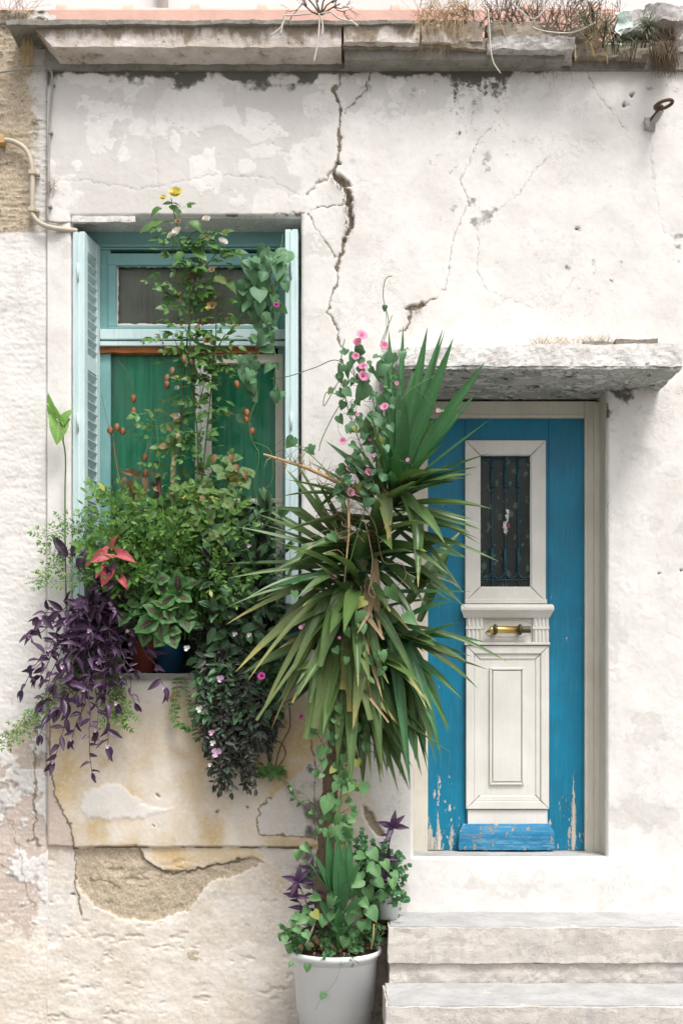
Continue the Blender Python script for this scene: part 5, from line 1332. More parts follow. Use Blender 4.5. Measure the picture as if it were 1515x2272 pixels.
for i in range(20):
    tx, ty = rand_in([(670, 1580), (880, 1580), (960, 1660), (880, 1740), (780, 1760), (700, 1660)]); bx, by = R.uniform(750, 830), R.uniform(1400, 1500)
    yleaf(bx, by, tx, ty, R.uniform(24, 34), -.32, R.uniform(-.54, -.36), R.choice(('yucca', 'yucca', 'yucca_old')), arch=.1, fwd=R.uniform(.08, .18), roll=R.uniform(-.5, .5))
for i in range(7):                                            # dead brown leaves still hanging on
    t = R.random(); bx, by = 770+90*t+R.uniform(-14, 14), 1420-290*t; tx, ty = bx+R.uniform(-60, 60), by+R.uniform(110, 220)
    yleaf(bx, by, tx, ty, R.uniform(12, 22), -.34-.08*t, R.uniform(-.54, -.42), 'yucca_dead', arch=R.uniform(0, .15), fwd=R.uniform(.02, .14), blunt=R.choice((0, .3)), roll=R.uniform(-1, 1), kink=R.random() < .6)
for i in range(26):                                            # loose leaves that break the outline
    t = R.random(); bx, by = 770+100*t+R.uniform(-16, 16), 1430-330*t; a = R.uniform(-.5, 2.2)+math.pi/2; ln = R.uniform(170, 300); sx_ = R.choice((-1, 1))
    yleaf(bx, by, bx+sx_*ln*abs(math.cos(a))*.95, by-ln*math.sin(a)*.6+20, R.uniform(15, 26), -.34-.08*t, R.uniform(-.5, -.2), R.choice(('yucca', 'yucca_fresh')), arch=R.uniform(.0, .12), roll=R.uniform(-.6, .6))
for i in range(22):                                            # short dry stubs on the trunk
    t = R.random(); bx, by = 745+35*t+R.uniform(-16, 16), 1700-400*t
    yleaf(bx, by, bx+R.uniform(-50, 50), by+R.uniform(10, 70), R.uniform(10, 18), -.29, R.uniform(-.40, -.3), 'yucca_old', arch=.1, blunt=.3)
yu.finish()

# dead flower stalk leaning out of the yucca and the pale dry stalk hanging in front
ds = Plant('dry_flower_stalk', 'bleached dead flower stalk slanting left out of the yucca above its sword leaves', 'stalk', W(850, 1125, -.34))
pts = smooth_path([W(850, 1125, -.44), W(770, 1080, -.46), W(690, 1042, -.42), W(640, 1025, -.42), W(585, 1008, -.42)], 5)
ds.stem(pts, [.013-.008*i/len(pts) for i in range(len(pts))], 'straw', 7)
for i in range(70):
    k_ = R.randrange(2, len(pts)-2); p = pts[k_]; e = p+Vector((R.uniform(-.06, .08), R.uniform(-.07, .05), R.uniform(-.07, .09)))
    ds.stem([p, p.lerp(e, .5)+rv(.012), e], [.0022, .0016, .001], 'stem_dry', 4, 'twig')
ds.finish()
d2 = Plant('dry_hanging_stalk', 'thin straw coloured stalk hanging straight in front of the yucca centre', 'stalk', W(767, 1290, -.5))
d2.stem([W(773, 1105, -.5), W(774, 1180, -.5), W(769, 1235, -.5), W(764, 1292, -.49)], [.0075, .0055, .004, .0025], 'straw', 6); d2.finish()
tw = Plant('tangled_tendrils', 'tangle of dry brown tendrils twisted below the pink flowers', 'vine', W(830, 1180, -.45))
for i in range(34):
    a_ = (R.uniform(735, 860), R.uniform(1020, 1200)); pts = [W(a_[0], a_[1], -.42)]
    for j in range(5): a_ = (a_[0]+R.uniform(-34, 34), a_[1]+R.uniform(-16, 30)); pts.append(W(a_[0], a_[1], R.uniform(-.55, -.38)))
    tw.stem(smooth_path(pts, 3), .0014, R.choice(('stem_dry', 'stem_brown')), 4, 'tendril')
for pts in ([(800, 1130), (815, 1180), (826, 1240), (822, 1290), (832, 1320), (826, 1325), (818, 1310), (830, 1270)], [(790, 1110), (830, 1160), (850, 1245), (890, 1250), (900, 1280), (880, 1300)]):
    tw.stem(smooth_path([W(p[0], p[1], -.52) for p in pts], 5), .0022, 'stem_dry', 5, 'tendril')
tw.finish()

# ================================================================== BINDWEED ON THE YUCCA
def vine(name, label, cat, base, mains, leaves, meshes, y_of, stem_mat='stem_green', r=.0022, group=None, fl=(), flm=None, flsz=24):
    v = Plant(name, label, cat, base, group)
    mp = []
    for m_ in mains:
        pts = smooth_path([W(*p) for p in m_], 6); v.stem(pts, r, stem_mat, 5); mp += pts
    for (px, py, s_) in leaves:
        y_ = y_of(px, py); p = W(px, py, y_); q = min(mp, key=lambda a: (a-p).length)
        sz = U(s_, y_)
        nrm = Vector((R.uniform(-.9, .9), -1, R.uniform(-.2, 1.1))); d = Vector((R.uniform(-.7, .7), R.uniform(-.5, .1), -R.uniform(.35, 1)))
        d.normalize(); pp = p-d*sz*.45
        if (q-pp).length < .22: v.stem([q, q.lerp(pp, .5)+Vector((0, -.015, .02)), pp], .0013, stem_mat, 4)
        sz *= R.uniform(.6, 1.22); v.leaf(R.choice(meshes), pp, d, nrm, (sz*R.uniform(.82, 1.08), sz, sz))
    for (px, py, s_, *k_) in fl:
        y_ = y_of(px, py)-.02; p = W(px, py, y_)
        q = min(mp, key=lambda a: (a-p).length)
        if (q-p).length < .2: v.stem([q, q.lerp(p, .5)+Vector((0, 0, .015)), p+Vector((0, .02, -.01))], .0012, stem_mat, 4)
        v.leaf(R.choice(flm if not k_ else k_[0]), p, (R.uniform(-.5, .5), -1, R.uniform(.05, .7)), (0, 0, 1), U(s_, y_)*.74, 'flower')
    return v
zl = [(690, 950, 85), (785, 995, 75), (700, 1105, 80), (615, 785, 80), (600, 1185, 75), (650, 1300, 60), (640, 1400, 70), (735, 1260, 65), (625, 730, 70), (540, 790, 70), (780, 600, 70), (845, 580, 60), (720, 650, 70), (660, 640, 60), (590, 930, 60), (630, 990, 60), (660, 1020, 70), (640, 1065, 60), (575, 1090, 70), (560, 1160, 70), (640, 1265, 50), (505, 1220, 50), (470, 1340, 50), (510, 1350, 60), (430, 785, 55), (590, 845, 50), (555, 735, 60), (590, 720, 60), (530, 670, 50), (330, 1110, 55), (210, 1065, 60), (810, 720, 70), (805, 835, 60), (1045, 890, 35), (740, 313, 28), (520, 560, 34), (570, 600, 40), (610, 560, 40), (545, 630, 44), (690, 590, 46), (500, 620, 40), (480, 700, 40), (560, 870, 46), (545, 900, 50), (600, 960, 55), (700, 870, 40), (615, 1030, 55), (720, 1060, 50), (690, 1160, 50), (560, 1220, 45), (590, 1320, 55), (545, 1300, 45), (700, 1220, 45), (580, 1000, 50), (680, 800, 44), (750, 760, 40), (600, 670, 44), (520, 740, 44)]
up_leaves = [(560+a/2.525, 560+b/2.525, c/2.525*1.12) for a, b, c in zl]
for i in range(70):
    px, py = rand_in([(755, 770), (810, 770), (880, 800), (870, 930), (850, 1060), (830, 1110), (740, 1120), (770, 1020), (745, 890), (745, 820)]); up_leaves.append((px, py, R.uniform(15, 26)))
mains_up = [[(770, 1270, -0.50), (800, 1160, -0.54), (830, 1060, -0.56), (840, 960, -0.55), (820, 860, -0.52), (800, 790, -0.48), (797, 745, -0.46)], [(830, 1060, -0.56), (790, 960, -0.52), (765, 880, -0.48), (757, 800, -0.44), (765, 752, -0.44)],
    [(840, 960, -0.55), (868, 880, -0.56), (880, 800, -0.52), (905, 770, -0.50)], [(850, 760, -0.40), (862, 715, -0.40), (850, 660, -0.40), (855, 620, -0.40), (870, 612, -0.40)], [(800, 850, -0.50), (750, 800, -0.40), (700, 815, -0.32), (640, 835, -0.30), (600, 840, -0.25)],
    [(765, 880, -0.48), (735, 930, -0.44), (712, 980, -0.40), (708, 1000, -0.40)], [(757, 880, -0.46), (725, 870, -0.40), (720, 900, -0.40), (760, 830, -0.40)], [(780, 1100, -0.55), (740, 1060, -0.52), (690, 1010, -0.50), (650, 985, -0.50), (640, 975, -0.50)], [(830, 1000, -0.56), (850, 940, -0.57), (905, 870, -0.56), (970, 830, -0.54)], [(845, 760, -0.50), (870, 700, -0.45)]]
fl_up = [(803, 743, 34), (792, 758, 24), (852, 766, 26), (789, 790, 24), (804, 812, 26), (806, 834, 32), (852, 902, 28), (760, 978, 24), (777, 1040, 24), (819, 1047, 26), (778, 1092, 28), (904, 1020, 12), (760, 850, 11), (793, 920, 12), (740, 1280, 18), (820, 975, 12), (830, 1010, 13), (880, 850, 13), (972, 912, 13)]
def yu_up(px, py): return -.44-.14*max(0, min(1, (px-720)/130))-R.uniform(0, .07)
bw = vine('bindweed_vine', 'pink flowered bindweed with heart leaves climbing over the yucca top', 'vine', W(770, 1270, -.40), mains_up, up_leaves, T['heart'], yu_up, fl=fl_up, flm=T['funnel'])
for i in range(30):
    px, py = rand_in([(755, 770), (870, 800), (850, 1060), (745, 1100), (745, 820)]); p = W(px, py, yu_up(px, py)); e = p+Vector((R.uniform(-.06, .06), R.uniform(-.03, .02), R.uniform(-.08, .08)))
    bw.stem([p, p.lerp(e, .5)+rv(.02), e], .0012, R.choice(('stem_green', 'stem_brown')), 4)
bw.finish()

zl2 = [(1270, 640, 75), (1000, 880, 60), (940, 990, 55), (995, 1050, 50), (1095, 970, 50), (1220, 1015, 65), (1140, 1050, 60), (1190, 1125, 55), (1150, 1175, 65), (920, 310, 80), (1375, 795, 75), (1075, 705, 90), (1065, 790, 80), (690, 655, 60), (1095, 850, 60), (1170, 1020, 50), (1230, 1100, 40), (790, 1480, 60)]
lv = [(400+a/2.705, 1080+b/2.705, c/2.705*1.15) for a, b, c in zl2]
zl3 = [(565, 290, 85), (720, 355, 80), (830, 390, 90), (895, 270, 60), (740, 480, 65), (755, 560, 90), (605, 680, 110), (700, 670, 75), (620, 770, 75), (695, 780, 70), (730, 840, 90), (740, 900, 90), (650, 870, 80), (690, 490, 60), (670, 550, 60), (660, 230, 90), (760, 235, 90), (815, 130, 95), (560, 470, 60), (870, 560, 90), (500, 150, 65), (700, 390, 50), (760, 330, 60), (640, 620, 60), (760, 650, 60), (800, 700, 50), (780, 920, 60), (560, 810, 50), (540, 870, 50), (600, 880, 50), (650, 950, 55), (500, 735, 36), (435, 660, 30), (370, 625, 30), (350, 565, 26)]
lv += [(540+a/3.283, 1580+b/3.283, c/3.283*1.12) for a, b, c in zl3]
lv += [(*rand_in([(700, 1560), (830, 1560), (800, 1720), (775, 1880), (715, 1880), (700, 1700)]), R.uniform(16, 30)) for _ in range(36)]
mains_lo = [[(735, 2080, -.40), (745, 1960, -.38), (752, 1850, -.37), (755, 1770, -.37), (768, 1700, -.37), (775, 1600, -.40), (790, 1480, -.44), (815, 1400, -.46), (800, 1300, -.45)], [(768, 1700, -.37), (735, 1680, -.38), (705, 1630, -.40)], [(790, 1480, -.44), (840, 1450, -.5), (860, 1440, -.5)], [(820, 1420, -.46), (870, 1320, -.46), (900, 1370, -.46)], [(755, 1770, -.37), (700, 1790, -.36)],
   [(800, 1660, -.4), (840, 1670, -.4), (815, 1640, -.42)], [(655, 1830-60, -.08), (640, 1740, -.06), (612, 1705, -.05), (600, 1690, -.06)]]
vl = vine('bindweed_vine', 'chain of bright heart leaves running down the yucca trunk to the white pot', 'vine', W(735, 2080, -.40), mains_lo, lv, T['heart_low'], lambda px, py: -.40-(.11 if py < 1560 else .02)-R.uniform(0, .03), fl=[(580, 1500, 24, T['funnel_m']), (667, 1392, 12), (668, 1590, 15, T['funnel_m']), (737, 1831, 10), (753, 1415, 10)], flm=T['funnel'])
vl.finish()

# ================================================================== BINDWEED AT THE WINDOW'S RIGHT SIDE
zw = [(1130, 400, 80), (1185, 345, 80), (1235, 395, 62), (1275, 365, 62), (1195, 430, 62), (1265, 430, 70), (1140, 450, 80), (1200, 480, 70), (1265, 490, 84), (1105, 420, 60), (1130, 560, 75), (1160, 575, 66), (1215, 580, 90), (1060, 605, 66), (1100, 615, 50), (1170, 650, 60), (1295, 635, 60), (1200, 765, 70), (1220, 850, 62), (1060, 665, 50), (1125, 935, 80), (1125, 975, 80), (1100, 1030, 80), (1150, 1090, 85), (1220, 940, 50), (1075, 520, 60), (1075, 905, 60), (1240, 530, 60), (1180, 520, 66), (1110, 500, 60), (1250, 590, 60), (1080, 560, 46), (1150, 800, 70), (1170, 720, 50), (1130, 1010, 50), (1280, 560, 60), (1270, 940, 50), (1260, 1090, 50), (1150, 380, 60), (1220, 350, 56)]
lw = [(*rand_in([(545, 560), (635, 545), (640, 700), (590, 725), (530, 690), (545, 620)]), R.uniform(24, 40)) for _ in range(34)]+[(*rand_in([(555, 720), (615, 720), (612, 800), (560, 870), (535, 850)]), R.uniform(18, 30)) for _ in range(12)]+[(80+a/2.367, 420+b/2.367, c/2.367*1.12) for a, b, c in zw]+[(60+a/2.295, 800+b/2.295, c/2.295*1.1) for a, b, c in [(1120, 295, 84), (1165, 185, 84), (1150, 130, 70), (1230, 40, 50), (1275, 180, 50), (1340, 420, 60), (1445, 460, 50), (1120, 75, 80)]]
mains_w = [[(628, 520, .02), (620, 560, -.02), (600, 600, -.06), (605, 660, -.10), (610, 720, -.10)], [(600, 600, -.06), (560, 640, -.06), (535, 680, -.08), (540, 720, -.08)], [(605, 700, -.08), (580, 760, -.10), (565, 830, -.11), (570, 880, -.11), (553, 935, -.12), (560, 980, -.12), (575, 1010, -.13), (565, 1080, -.12), (572, 1160, -.10), (560, 1250, -.1), (555, 1430, .02)], [(560, 690, -.08), (600, 720, -.12), (620, 700, -.12), (612, 690, -.11)], [(605, 760, -.09), (612, 800, -.1), (606, 850, -.1)], [(560, 980, -.12), (600, 1000, -.15), (605, 1060, -.15), (590, 1085, -.15)]]
wv = vine('bindweed_vine', 'broad leaved bindweed hanging inside the window by the folded shutter', 'vine', W(555, 1430, .02), mains_w, lw, T['heart'], lambda px, py: -.03-R.uniform(0, .12), stem_mat='stem_green', fl=[(613, 676, 18, T['funnel_m']), (600, 708, 10)], flm=T['funnel'])
for px, py in ((523, 838), (547, 901), (560, 942), (546, 915)): wv.leaf(T['pod'][0], W(px, py+6, -.1), (R.uniform(-.3, .3), -.2, -1), (0, -1, 0), (U(14), U(19), U(12)), 'seed_pod')
wv.finish()

# ================================================================== POTS ON THE SILL
SZ = W(0, 1493, .02).z+.004
pot('flower_pot', 'red clay flower pot on the sill under the patterned coleus leaves', 'pot', (W(318, 0, .07).x, .075, W(0, 1398, .02).z), .078, .056, W(0, 1398, .02).z-SZ, 'terracotta')
pot('flower_pot', 'dark blue pot on the sill to the right of the red clay pot', 'pot', (W(377, 0, .10).x, .10, W(0, 1428, .06).z), .074, .068, W(0, 1428, .06).z-SZ, 'blue_pot', .006)
pot('flower_pot', 'pinkish cement pot half hidden behind the purple leaved plant', 'pot', (W(235, 0, .07).x, .07, W(0, 1330, .02).z), .085, .065, W(0, 1330, .02).z-SZ, 'grey_pot')
pot('flower_pot', 'black nursery pot buried in the dark trailing plant below the mullion', 'pot', (W(455, 0, .08).x, .085, W(0, 1400, .06).z), .080, .064, W(0, 1400, .06).z-SZ, 'dark_pot')
pot('flower_pot', 'black nursery pot at the right end of the sill behind the yucca leaves', 'pot', (W(570, 0, .08).x, .085, W(0, 1390, .06).z), .082, .066, W(0, 1390, .06).z-SZ, 'dark_pot')

# ================================================================== STAKES
st = thing('plant_stake', 'pale cane stake tied among the rose canes in the window', 'stake', W(375, 1400, .0))
MB().tube([W(372, 1400, .03), W(377, 1195, -.03), W(384, 1060, -.03), (W(392, 925, -.03))], [.011, .0125, .0125, .013], 10).build('cane', M['cane'], st, smooth=True)
mb = MB(); mb.tube([W(389, 934, -.045), W(400, 921, -.045), W(395, 917, -.05)], [.009, .008, .004], 7); mb.build('white_tie', M['rag'], st, smooth=True)
st2 = thing('plant_stake', 'short dark brown stake left of the pale cane', 'stake', W(366, 1400, .0))
MB().tube([W(372, 1400, .04), W(364, 1200, -.04), W(357, 1110, -.04), W(351, 1053, -.04)], [.015, .016, .0165, .014], 10).build('stake_pole', M['stake_dark'], st2, smooth=True)

# ================================================================== ROSE
ro = Plant('rose_bush', 'tall climbing rose with yellow and cream flowers in front of the window', 'rose', W(400, 1420, .05))
canes = [[(410, 1420, .05), (425, 1200, -.04), (440, 1000, -.06), (425, 850, -.08), (420, 700, -.1), (405, 560, -.12), (388, 480, -.14), (380, 440, -.15)],
 [(420, 1420, .05), (440, 1150, -.02), (455, 1000, -.04), (470, 850, -.06), (480, 720, -.09), (470, 640, -.11), (478, 600, -.12)],
 [(400, 1420, .05), (400, 1000, -.04), (412, 800, -.07), (430, 640, -.1), (450, 560, -.13), (462, 500, -.14)],
 [(430, 620, -.1), (470, 575, -.13), (495, 545, -.15)], [(405, 560, -.12), (425, 520, -.14), (448, 512, -.15)], [(415, 700, -.08), (400, 600, -.11), (392, 530, -.13)],
 [(440, 900, -.06), (470, 800, -.1), (500, 740, -.12)], [(425, 850, -.08), (395, 770, -.11), (380, 740, -.12)], [(380, 1400, .04), (365, 1150, -.04), (352, 1000, -.07), (344, 905, -.08)],
 [(470, 850, -.06), (490, 760, -.1), (520, 730, -.13)], [(420, 700, -.1), (380, 660, -.13), (350, 625, -.14)], [(410, 600, -.12), (385, 560, -.14)]]
for ci, cpts in enumerate(canes):
    pts = smooth_path([W(*p) for p in cpts], 6); n = len(pts)
    r0 = .0055 if ci in (0, 1, 2) else .0032
    ro.stem(pts, [r0*(1-.55*i/n) for i in range(n)], 'stem_green' if ci != 2 else 'stem_brown', 6)
    for i, (p, t) in enumerate(resample(pts, .045)):
        py = VP-(p.z-EYE)*S
        if py > 1180 and R.random() < .6: continue
        for sg in ((-1, 1) if R.random() < .62 else (R.choice((-1, 1)),)):
            d = Vector((sg*R.uniform(.5, 1), R.uniform(-.8, .1), R.uniform(-.25, .4)))
            big_ = R.random() < .72
            if big_: ro.leaf(R.choice(T['rose']), p, d, OUT+rv(.4), R.uniform(.075, .125))
            else: ro.leaf(R.choice(T['rose_single']), p, d, OUT+rv(.6), R.uniform(.042, .07))
def rflow(m, px, py, s_, y_=-.17, nrm=(0, -.9, .45), name='flower'):
    ro.leaf(R.choice(m), W(px, py, y_), (R.uniform(-.3, .3), .45, .9), nrm, U(s_, y_), name)
rflow(T['rose_y'], 390, 431, 36); rflow(T['rose_y'], 362, 440, 18, -.15); rflow(T['rose_w'], 394, 518, 32, -.17, (-.5, -.8, .2)); rflow(T['rose_w'], 380, 525, 22, -.17, (-.7, -.6, 0)); rflow(T['rose_w'], 458, 488, 22, -.16); rflow(T['rose_w'], 493, 538, 26, -.17, (.5, -.8, .3))
for px, py in ((395, 492), (458, 527), (443, 565), (470, 600)): rflow(T['rose_dead'], px, py, 18, -.16)
rflow(T['rose_dead'], 470, 680, 26, -.14); rflow(T['rose_y'], 462, 685, 14, -.15); rflow(T['rose_dead'], 460, 757, 26, -.14); rflow(T['rose_w'], 393, 862, 14, -.1); rflow(T['rose_y'], 392, 838, 12, -.1)
for (px, py, s_, a_) in ((360, 462, 34, -1), (375, 458, 34, 1), (345, 500, 40, -1), (420, 492, 40, 1), (430, 555, 44, .6), (408, 560, 36, -.4), (490, 560, 40, .8), (478, 612, 40, .5), (462, 540, 36, 1), (500, 625, 36, .7), (360, 490, 40, -.8)):
    p = W(px, py, -.16); ro.leaf(R.choice(T['rose_single']), p, (a_, -.4, -.45), (0, -.75, .65), U(s_))
for px, py in ((370, 850), (372, 838), (383, 822), (408, 795), (425, 800), (440, 728), (452, 712)): ro.leaf(T['hip'][0], W(px, py-8, -.12), (R.uniform(-.2, .2), -.2, -1), (0, -1, 0), (U(14), U(19), U(14)), 'rose_hip')
ro.finish()

# dry twining vine with papery pods at the left of the glass
dv = Plant('dry_pod_vine', 'withered vine with small brown papery pods in front of the left pane', 'vine', W(300, 1400, .02))
for pts in ([(262, 800), (285, 830), (298, 880), (296, 915), (292, 945), (275, 950), (245, 955), (255, 1010), (275, 1060), (300, 1130), (310, 1250)], [(292, 945), (320, 985), (345, 1000), (360, 1010)], [(340, 960), (310, 1040), (290, 1110), (280, 1200)], [(335, 985), (330, 1050), (300, 1110), (320, 1200)], [(225, 870), (240, 940), (260, 1000), (262, 1090)], [(360, 900), (330, 950), (290, 1000)], [(250, 960), (265, 1060), (300, 1140)]):
    dv.stem(smooth_path([W(a, b, -.02-R.uniform(0, .03)) for a, b in pts], 4), .0015, R.choice(('stem_dry', 'stem_brown')), 4)
for px, py in ((298, 884), (296, 912), (245, 955), (273, 957), (260, 948), (322, 1015), (323, 1050), (370, 855)): dv.leaf(T['pod'][0], W(px, py-9, -.045), (R.uniform(-.2, .2), -.25, -1), (0, -1, 0), (U(14), U(20), U(13)), 'seed_pod')
for i in range(16):
    px, py = rand_in([(255, 1050), (345, 1040), (350, 1110), (280, 1120)]); dv.leaf(R.choice(T['dry']), W(px, py, -.05), rv(1)+Vector((0, -.3, -.5)), (0, -1, .2), U(R.uniform(14, 34)), 'dry_leaf')
dv.finish()

# ================================================================== FEATHERY JASMINE
JR = [(195, 1150), (225, 1095), (300, 1100), (360, 1130), (430, 1110), (500, 1100), (540, 1130), (545, 1220), (560, 1300), (520, 1340), (470, 1330), (420, 1285), (300, 1285), (240, 1300), (200, 1260)]
ja = Plant('jasmine_plant', 'feathery green jasmine bushing over the left half of the sill', 'jasmine', W(330, 1430, .04))
for i in range(125):
    px, py = rand_in(JR); b_ = W(R.uniform(230, 520), R.uniform(1340, 1440), R.uniform(.02, .12)); t_ = W(px, py-10, R.uniform(-.29, .02))
    shoot(ja, b_, t_, T['jas'] if R.random() < .5 else T['jas_big'], R.uniform(.075, .125), .042, .0018, 'stem_green', arch=.06, ang=1.0, grav=.1, start=.25, wig=.01, taper=.35)
for tips in ([(75, 1292), (120, 1250), (170, 1220), (230, 1230)], [(90, 1190), (140, 1175), (190, 1170), (240, 1230)], [(100, 1285), (150, 1290), (200, 1270), (240, 1300)], [(130, 1150), (160, 1165), (190, 1200), (235, 1260)], [(180, 1135), (185, 1180), (200, 1240)], [(105, 1205), (125, 1240), (160, 1260), (220, 1280)], [(2, 1650), (40, 1615), (80, 1590), (130, 1540), (180, 1480), (230, 1430)], [(20, 1640), (62, 1620), (100, 1560), (160, 1500)],
             [(275, 1615), (265, 1570), (255, 1520), (250, 1450)], [(290, 1590), (275, 1550), (262, 1500), (262, 1440)], [(315, 1395), (290, 1380), (270, 1370), (260, 1340)], [(240, 1600), (245, 1560), (240, 1500), (250, 1440)]):
    yy = -.10; pts = smooth_path([W(a, b, -.05-.12*j/len(tips)) for j, (a, b) in enumerate(tips[::-1])], 5)
    ja.stem(pts, .0014, 'stem_green', 4)
    for p, t in resample(pts, .024):
        for sg in (-1, 1):
            o = Vector((t.z, 0, -t.x)).normalized()*sg
            ja.leaf(R.choice(T['jas']), p, t*.6+o*.7+rv(.35)+Vector((0, -.3, 0)), OUT+rv(.5), R.uniform(.036, .060))
ja.finish()

# ================================================================== PURPLE HEART
ph = Plant('purple_heart_plant', 'trailing purple heart plant with tiny pink flowers spilling off the sill', 'plant', W(235, 1330, .07))
tips = [(92, 1370), (78, 1398), (70, 1412), (50, 1532), (78, 1478), (90, 1500), (110, 1440), (88, 1632), (120, 1690), (150, 1560), (160, 1640), (205, 1715), (240, 1655), (300, 1490), (365, 1525), (300, 1560), (215, 1620), (180, 1590), (260, 1560), (130, 1575), (140, 1480), (95, 1555), (190, 1530), (230, 1540), (285, 1400), (230, 1300), (245, 1270), (215, 1290), (150, 1380), (270, 1330), (185, 1440), (255, 1440), (220, 1470), (160, 1500), (290, 1430), (120, 1520), (200, 1400), (240, 1480), (270, 1500), (175, 1370)]
ends = []
for tx, ty in tips+[rand_in([(110, 1400), (260, 1310), (310, 1420), (300, 1540), (230, 1620), (130, 1560)]) for _ in range(4)]:
    b_ = W(R.uniform(200, 275), R.uniform(1310, 1380), R.uniform(-.0, .1)); yt = -.10-R.uniform(0, .20)
    t_ = W(tx, ty, yt)
    pts = shoot(ph, b_, t_, T['lan'], R.uniform(.062, .105), .046, .0038, 'stem_purple', arch=.09 if ty > 1350 else .02, ang=1.05, grav=R.uniform(-.45, .1), start=.15, jit=.8, taper=.15, tipn=3, wig=.02)
    ends.append(pts[-1])
for e in ends[:40:2]+ends[40::4]: ph.leaf(T['tri'][0], e+Vector((0, -.012, -.004)), (R.uniform(-.6, .6), .3, .9), (R.uniform(-.4, .4), -1, .3), R.uniform(.026, .036), 'flower')
for px, py, s_, dx, dz in ((150, 1215, 60, -.5, .8), (175, 1240, 50, .4, .9), (190, 1330, 30, -1, 0), (425, 1275, 56, .5, .9), (375, 1250, 40, .5, .9), (345, 1330, 34, .05, 1), (165, 1215, 40, .1, 1)):
    p = W(px, py+20, -.09); ph.leaf(R.choice(T['lan']), p, (dx, -.3, dz), (0, -1, .2), U(s_)*1.05); ph.stem([p, p.lerp(W(240, 1330, .07), .5), W(240, 1330, .07)], .002, 'stem_purple')
ph.finish()

# ================================================================== CALADIUM, COLEUS, PATTERNED LEAVES
ca = Plant('caladium_plant', 'pink caladium leaves among the green jasmine near the left shutter', 'caladium', W(250, 1330, .06))
for px, py, s_, dx, dz, m_ in ((238, 1228, 62, -.55, -.35, 0), (262, 1232, 60, .75, -.1, 1), (240, 1262, 66, -.15, -.7, 0), (215, 1240, 44, -.8, -.35, 1), (252, 1212, 44, .3, .7, 0), (268, 1285, 40, .5, -.5, 1), (228, 1262, 40, -.5, -.7, 0)):
    p = W(px, py, -.25-R.uniform(0, .03)); ca.leaf(T['caladium'][m_], p, (dx, -.35, dz), (R.uniform(-.5, .5), -.8, R.uniform(.1, .9)), [U(s_)*q for q in (.62, .68, .9)]); b_ = W(250, 1335, .06); ca.stem([b_, b_.lerp(p, .5)+Vector((0, -.02, .06)), p], .003, 'stem_green')
ca.finish()
def whorl(pl, c_, y_, sizes, meshes, tilt=.55, dirs=None):
    p = W(c_[0], c_[1], y_); k0 = R.uniform(0, 6.28)
    for i, s_ in enumerate(sizes):
        a = k0+math.pi/2*i+(math.pi/4 if i >= 4 else 0)
        d = Vector((math.cos(a), -.35-R.uniform(0, .3), math.sin(a)*.9-.22))+rv(.28); pl.leaf(R.choice(meshes), p+rv(.004), d, Vector((-.2*math.cos(a), -.8, .75))+rv(.4), [U(s_, y_)*q*R.uniform(.9, 1.1) for q in (1.12, .95, .95)])
    return p
c1 = Plant('coleus_plant', 'broad toothed coleus with maroon centres above the red clay pot', 'coleus', W(318, 1400, .075))
for (cx_, cy_, y_, sz) in [(345, 1290, -.22, (34, 40, 36, 30)), (410, 1300, -.22, (36, 34, 30, 30)), (290, 1360, -.2, (34, 30, 36)), (352, 1372, -.25, (46, 60, 50, 40, 30, 28)), (392, 1320, -.23, (44, 56, 52, 48, 30, 26)), (310, 1345, -.18, (40, 40, 44, 30)), (375, 1400, -.24, (50, 40, 30)), (275, 1270, -.2, (36, 30, 40, 34)), (412, 1365, -.2, (44, 40, 40, 30)), (340, 1310, -.15, (36, 34, 30, 30)), (368, 1350, -.24, (40, 34, 40, 36)), (300, 1300, -.16, (34, 30, 34)), (330, 1395, -.2, (44, 36, 40))]:
    p = whorl(c1, (cx_, cy_), y_, [q*1.12 for q in sz], T['coleus']); b_ = W(R.uniform(300, 335), 1405, .075); c1.stem(bez(b_, b_.lerp(p, .5)+Vector((0, -.04, .05)), p, 6), [.005, .0048, .0045, .004, .0035, .003, .0025], 'stem_green', 6)
c1.stem([W(338, 1400, -.12), W(340, 1365, -.2), W(342, 1330, -.2)], [.006, .006, .006], 'stem_brown', 7); c1.finish()
c2 = Plant('coleus_plant', 'leggy yellowing coleus rising in front of the right pane', 'coleus', W(470, 1400, .085))
for (cx_, cy_, y_, sz) in [(512, 1018, -.10, (30, 36, 30, 28)), (500, 1050, -.12, (40, 34, 30, 34)), (465, 1085, -.14, (34, 36, 30, 30)), (430, 1105, -.14, (34, 30, 36)), (535, 1060, -.12, (34, 40, 28)), (445, 1130, -.15, (36, 40, 32, 30)), (490, 1110, -.16, (36, 30, 40, 28)), (455, 1165, -.18, (46, 40, 34)), (400, 1080, -.10, (30, 28, 30)), (505, 1085, -.14, (34, 34, 26)), (410, 1130, -.15, (30, 34, 36)), (395, 1160, -.16, (30, 34, 28)), (485, 1180, -.2, (36, 34, 36)), (425, 1165, -.2, (30, 34, 30)), (550, 1040, -.1, (26, 30)), (520, 1040, -.14, (26, 30, 24)), (340, 1130, -.1, (26, 24, 26)), (300, 1120, -.08, (24, 24, 22))]:
    p = whorl(c2, (cx_, cy_), y_, sz, T['coleus_y']); b_ = W(R.uniform(440, 500), 1400, .08); c2.stem(bez(b_, b_.lerp(p, .55)+Vector((R.uniform(-.03, .03), -.03, .02)), p, 7), [.0045-.0004*i for i in range(8)], R.choice(('stem_green', 'stem_brown')), 6)
for px, py in ((480, 1010), (512, 1008), (522, 1030), (488, 1185), (540, 1045), (450, 1100)): c2.leaf(R.choice(T['dry']), W(px, py, -.2), (R.uniform(-.4, .4), -.3, -.8), (0, -1, .2), U(22), 'dry_leaf')
c2.finish()
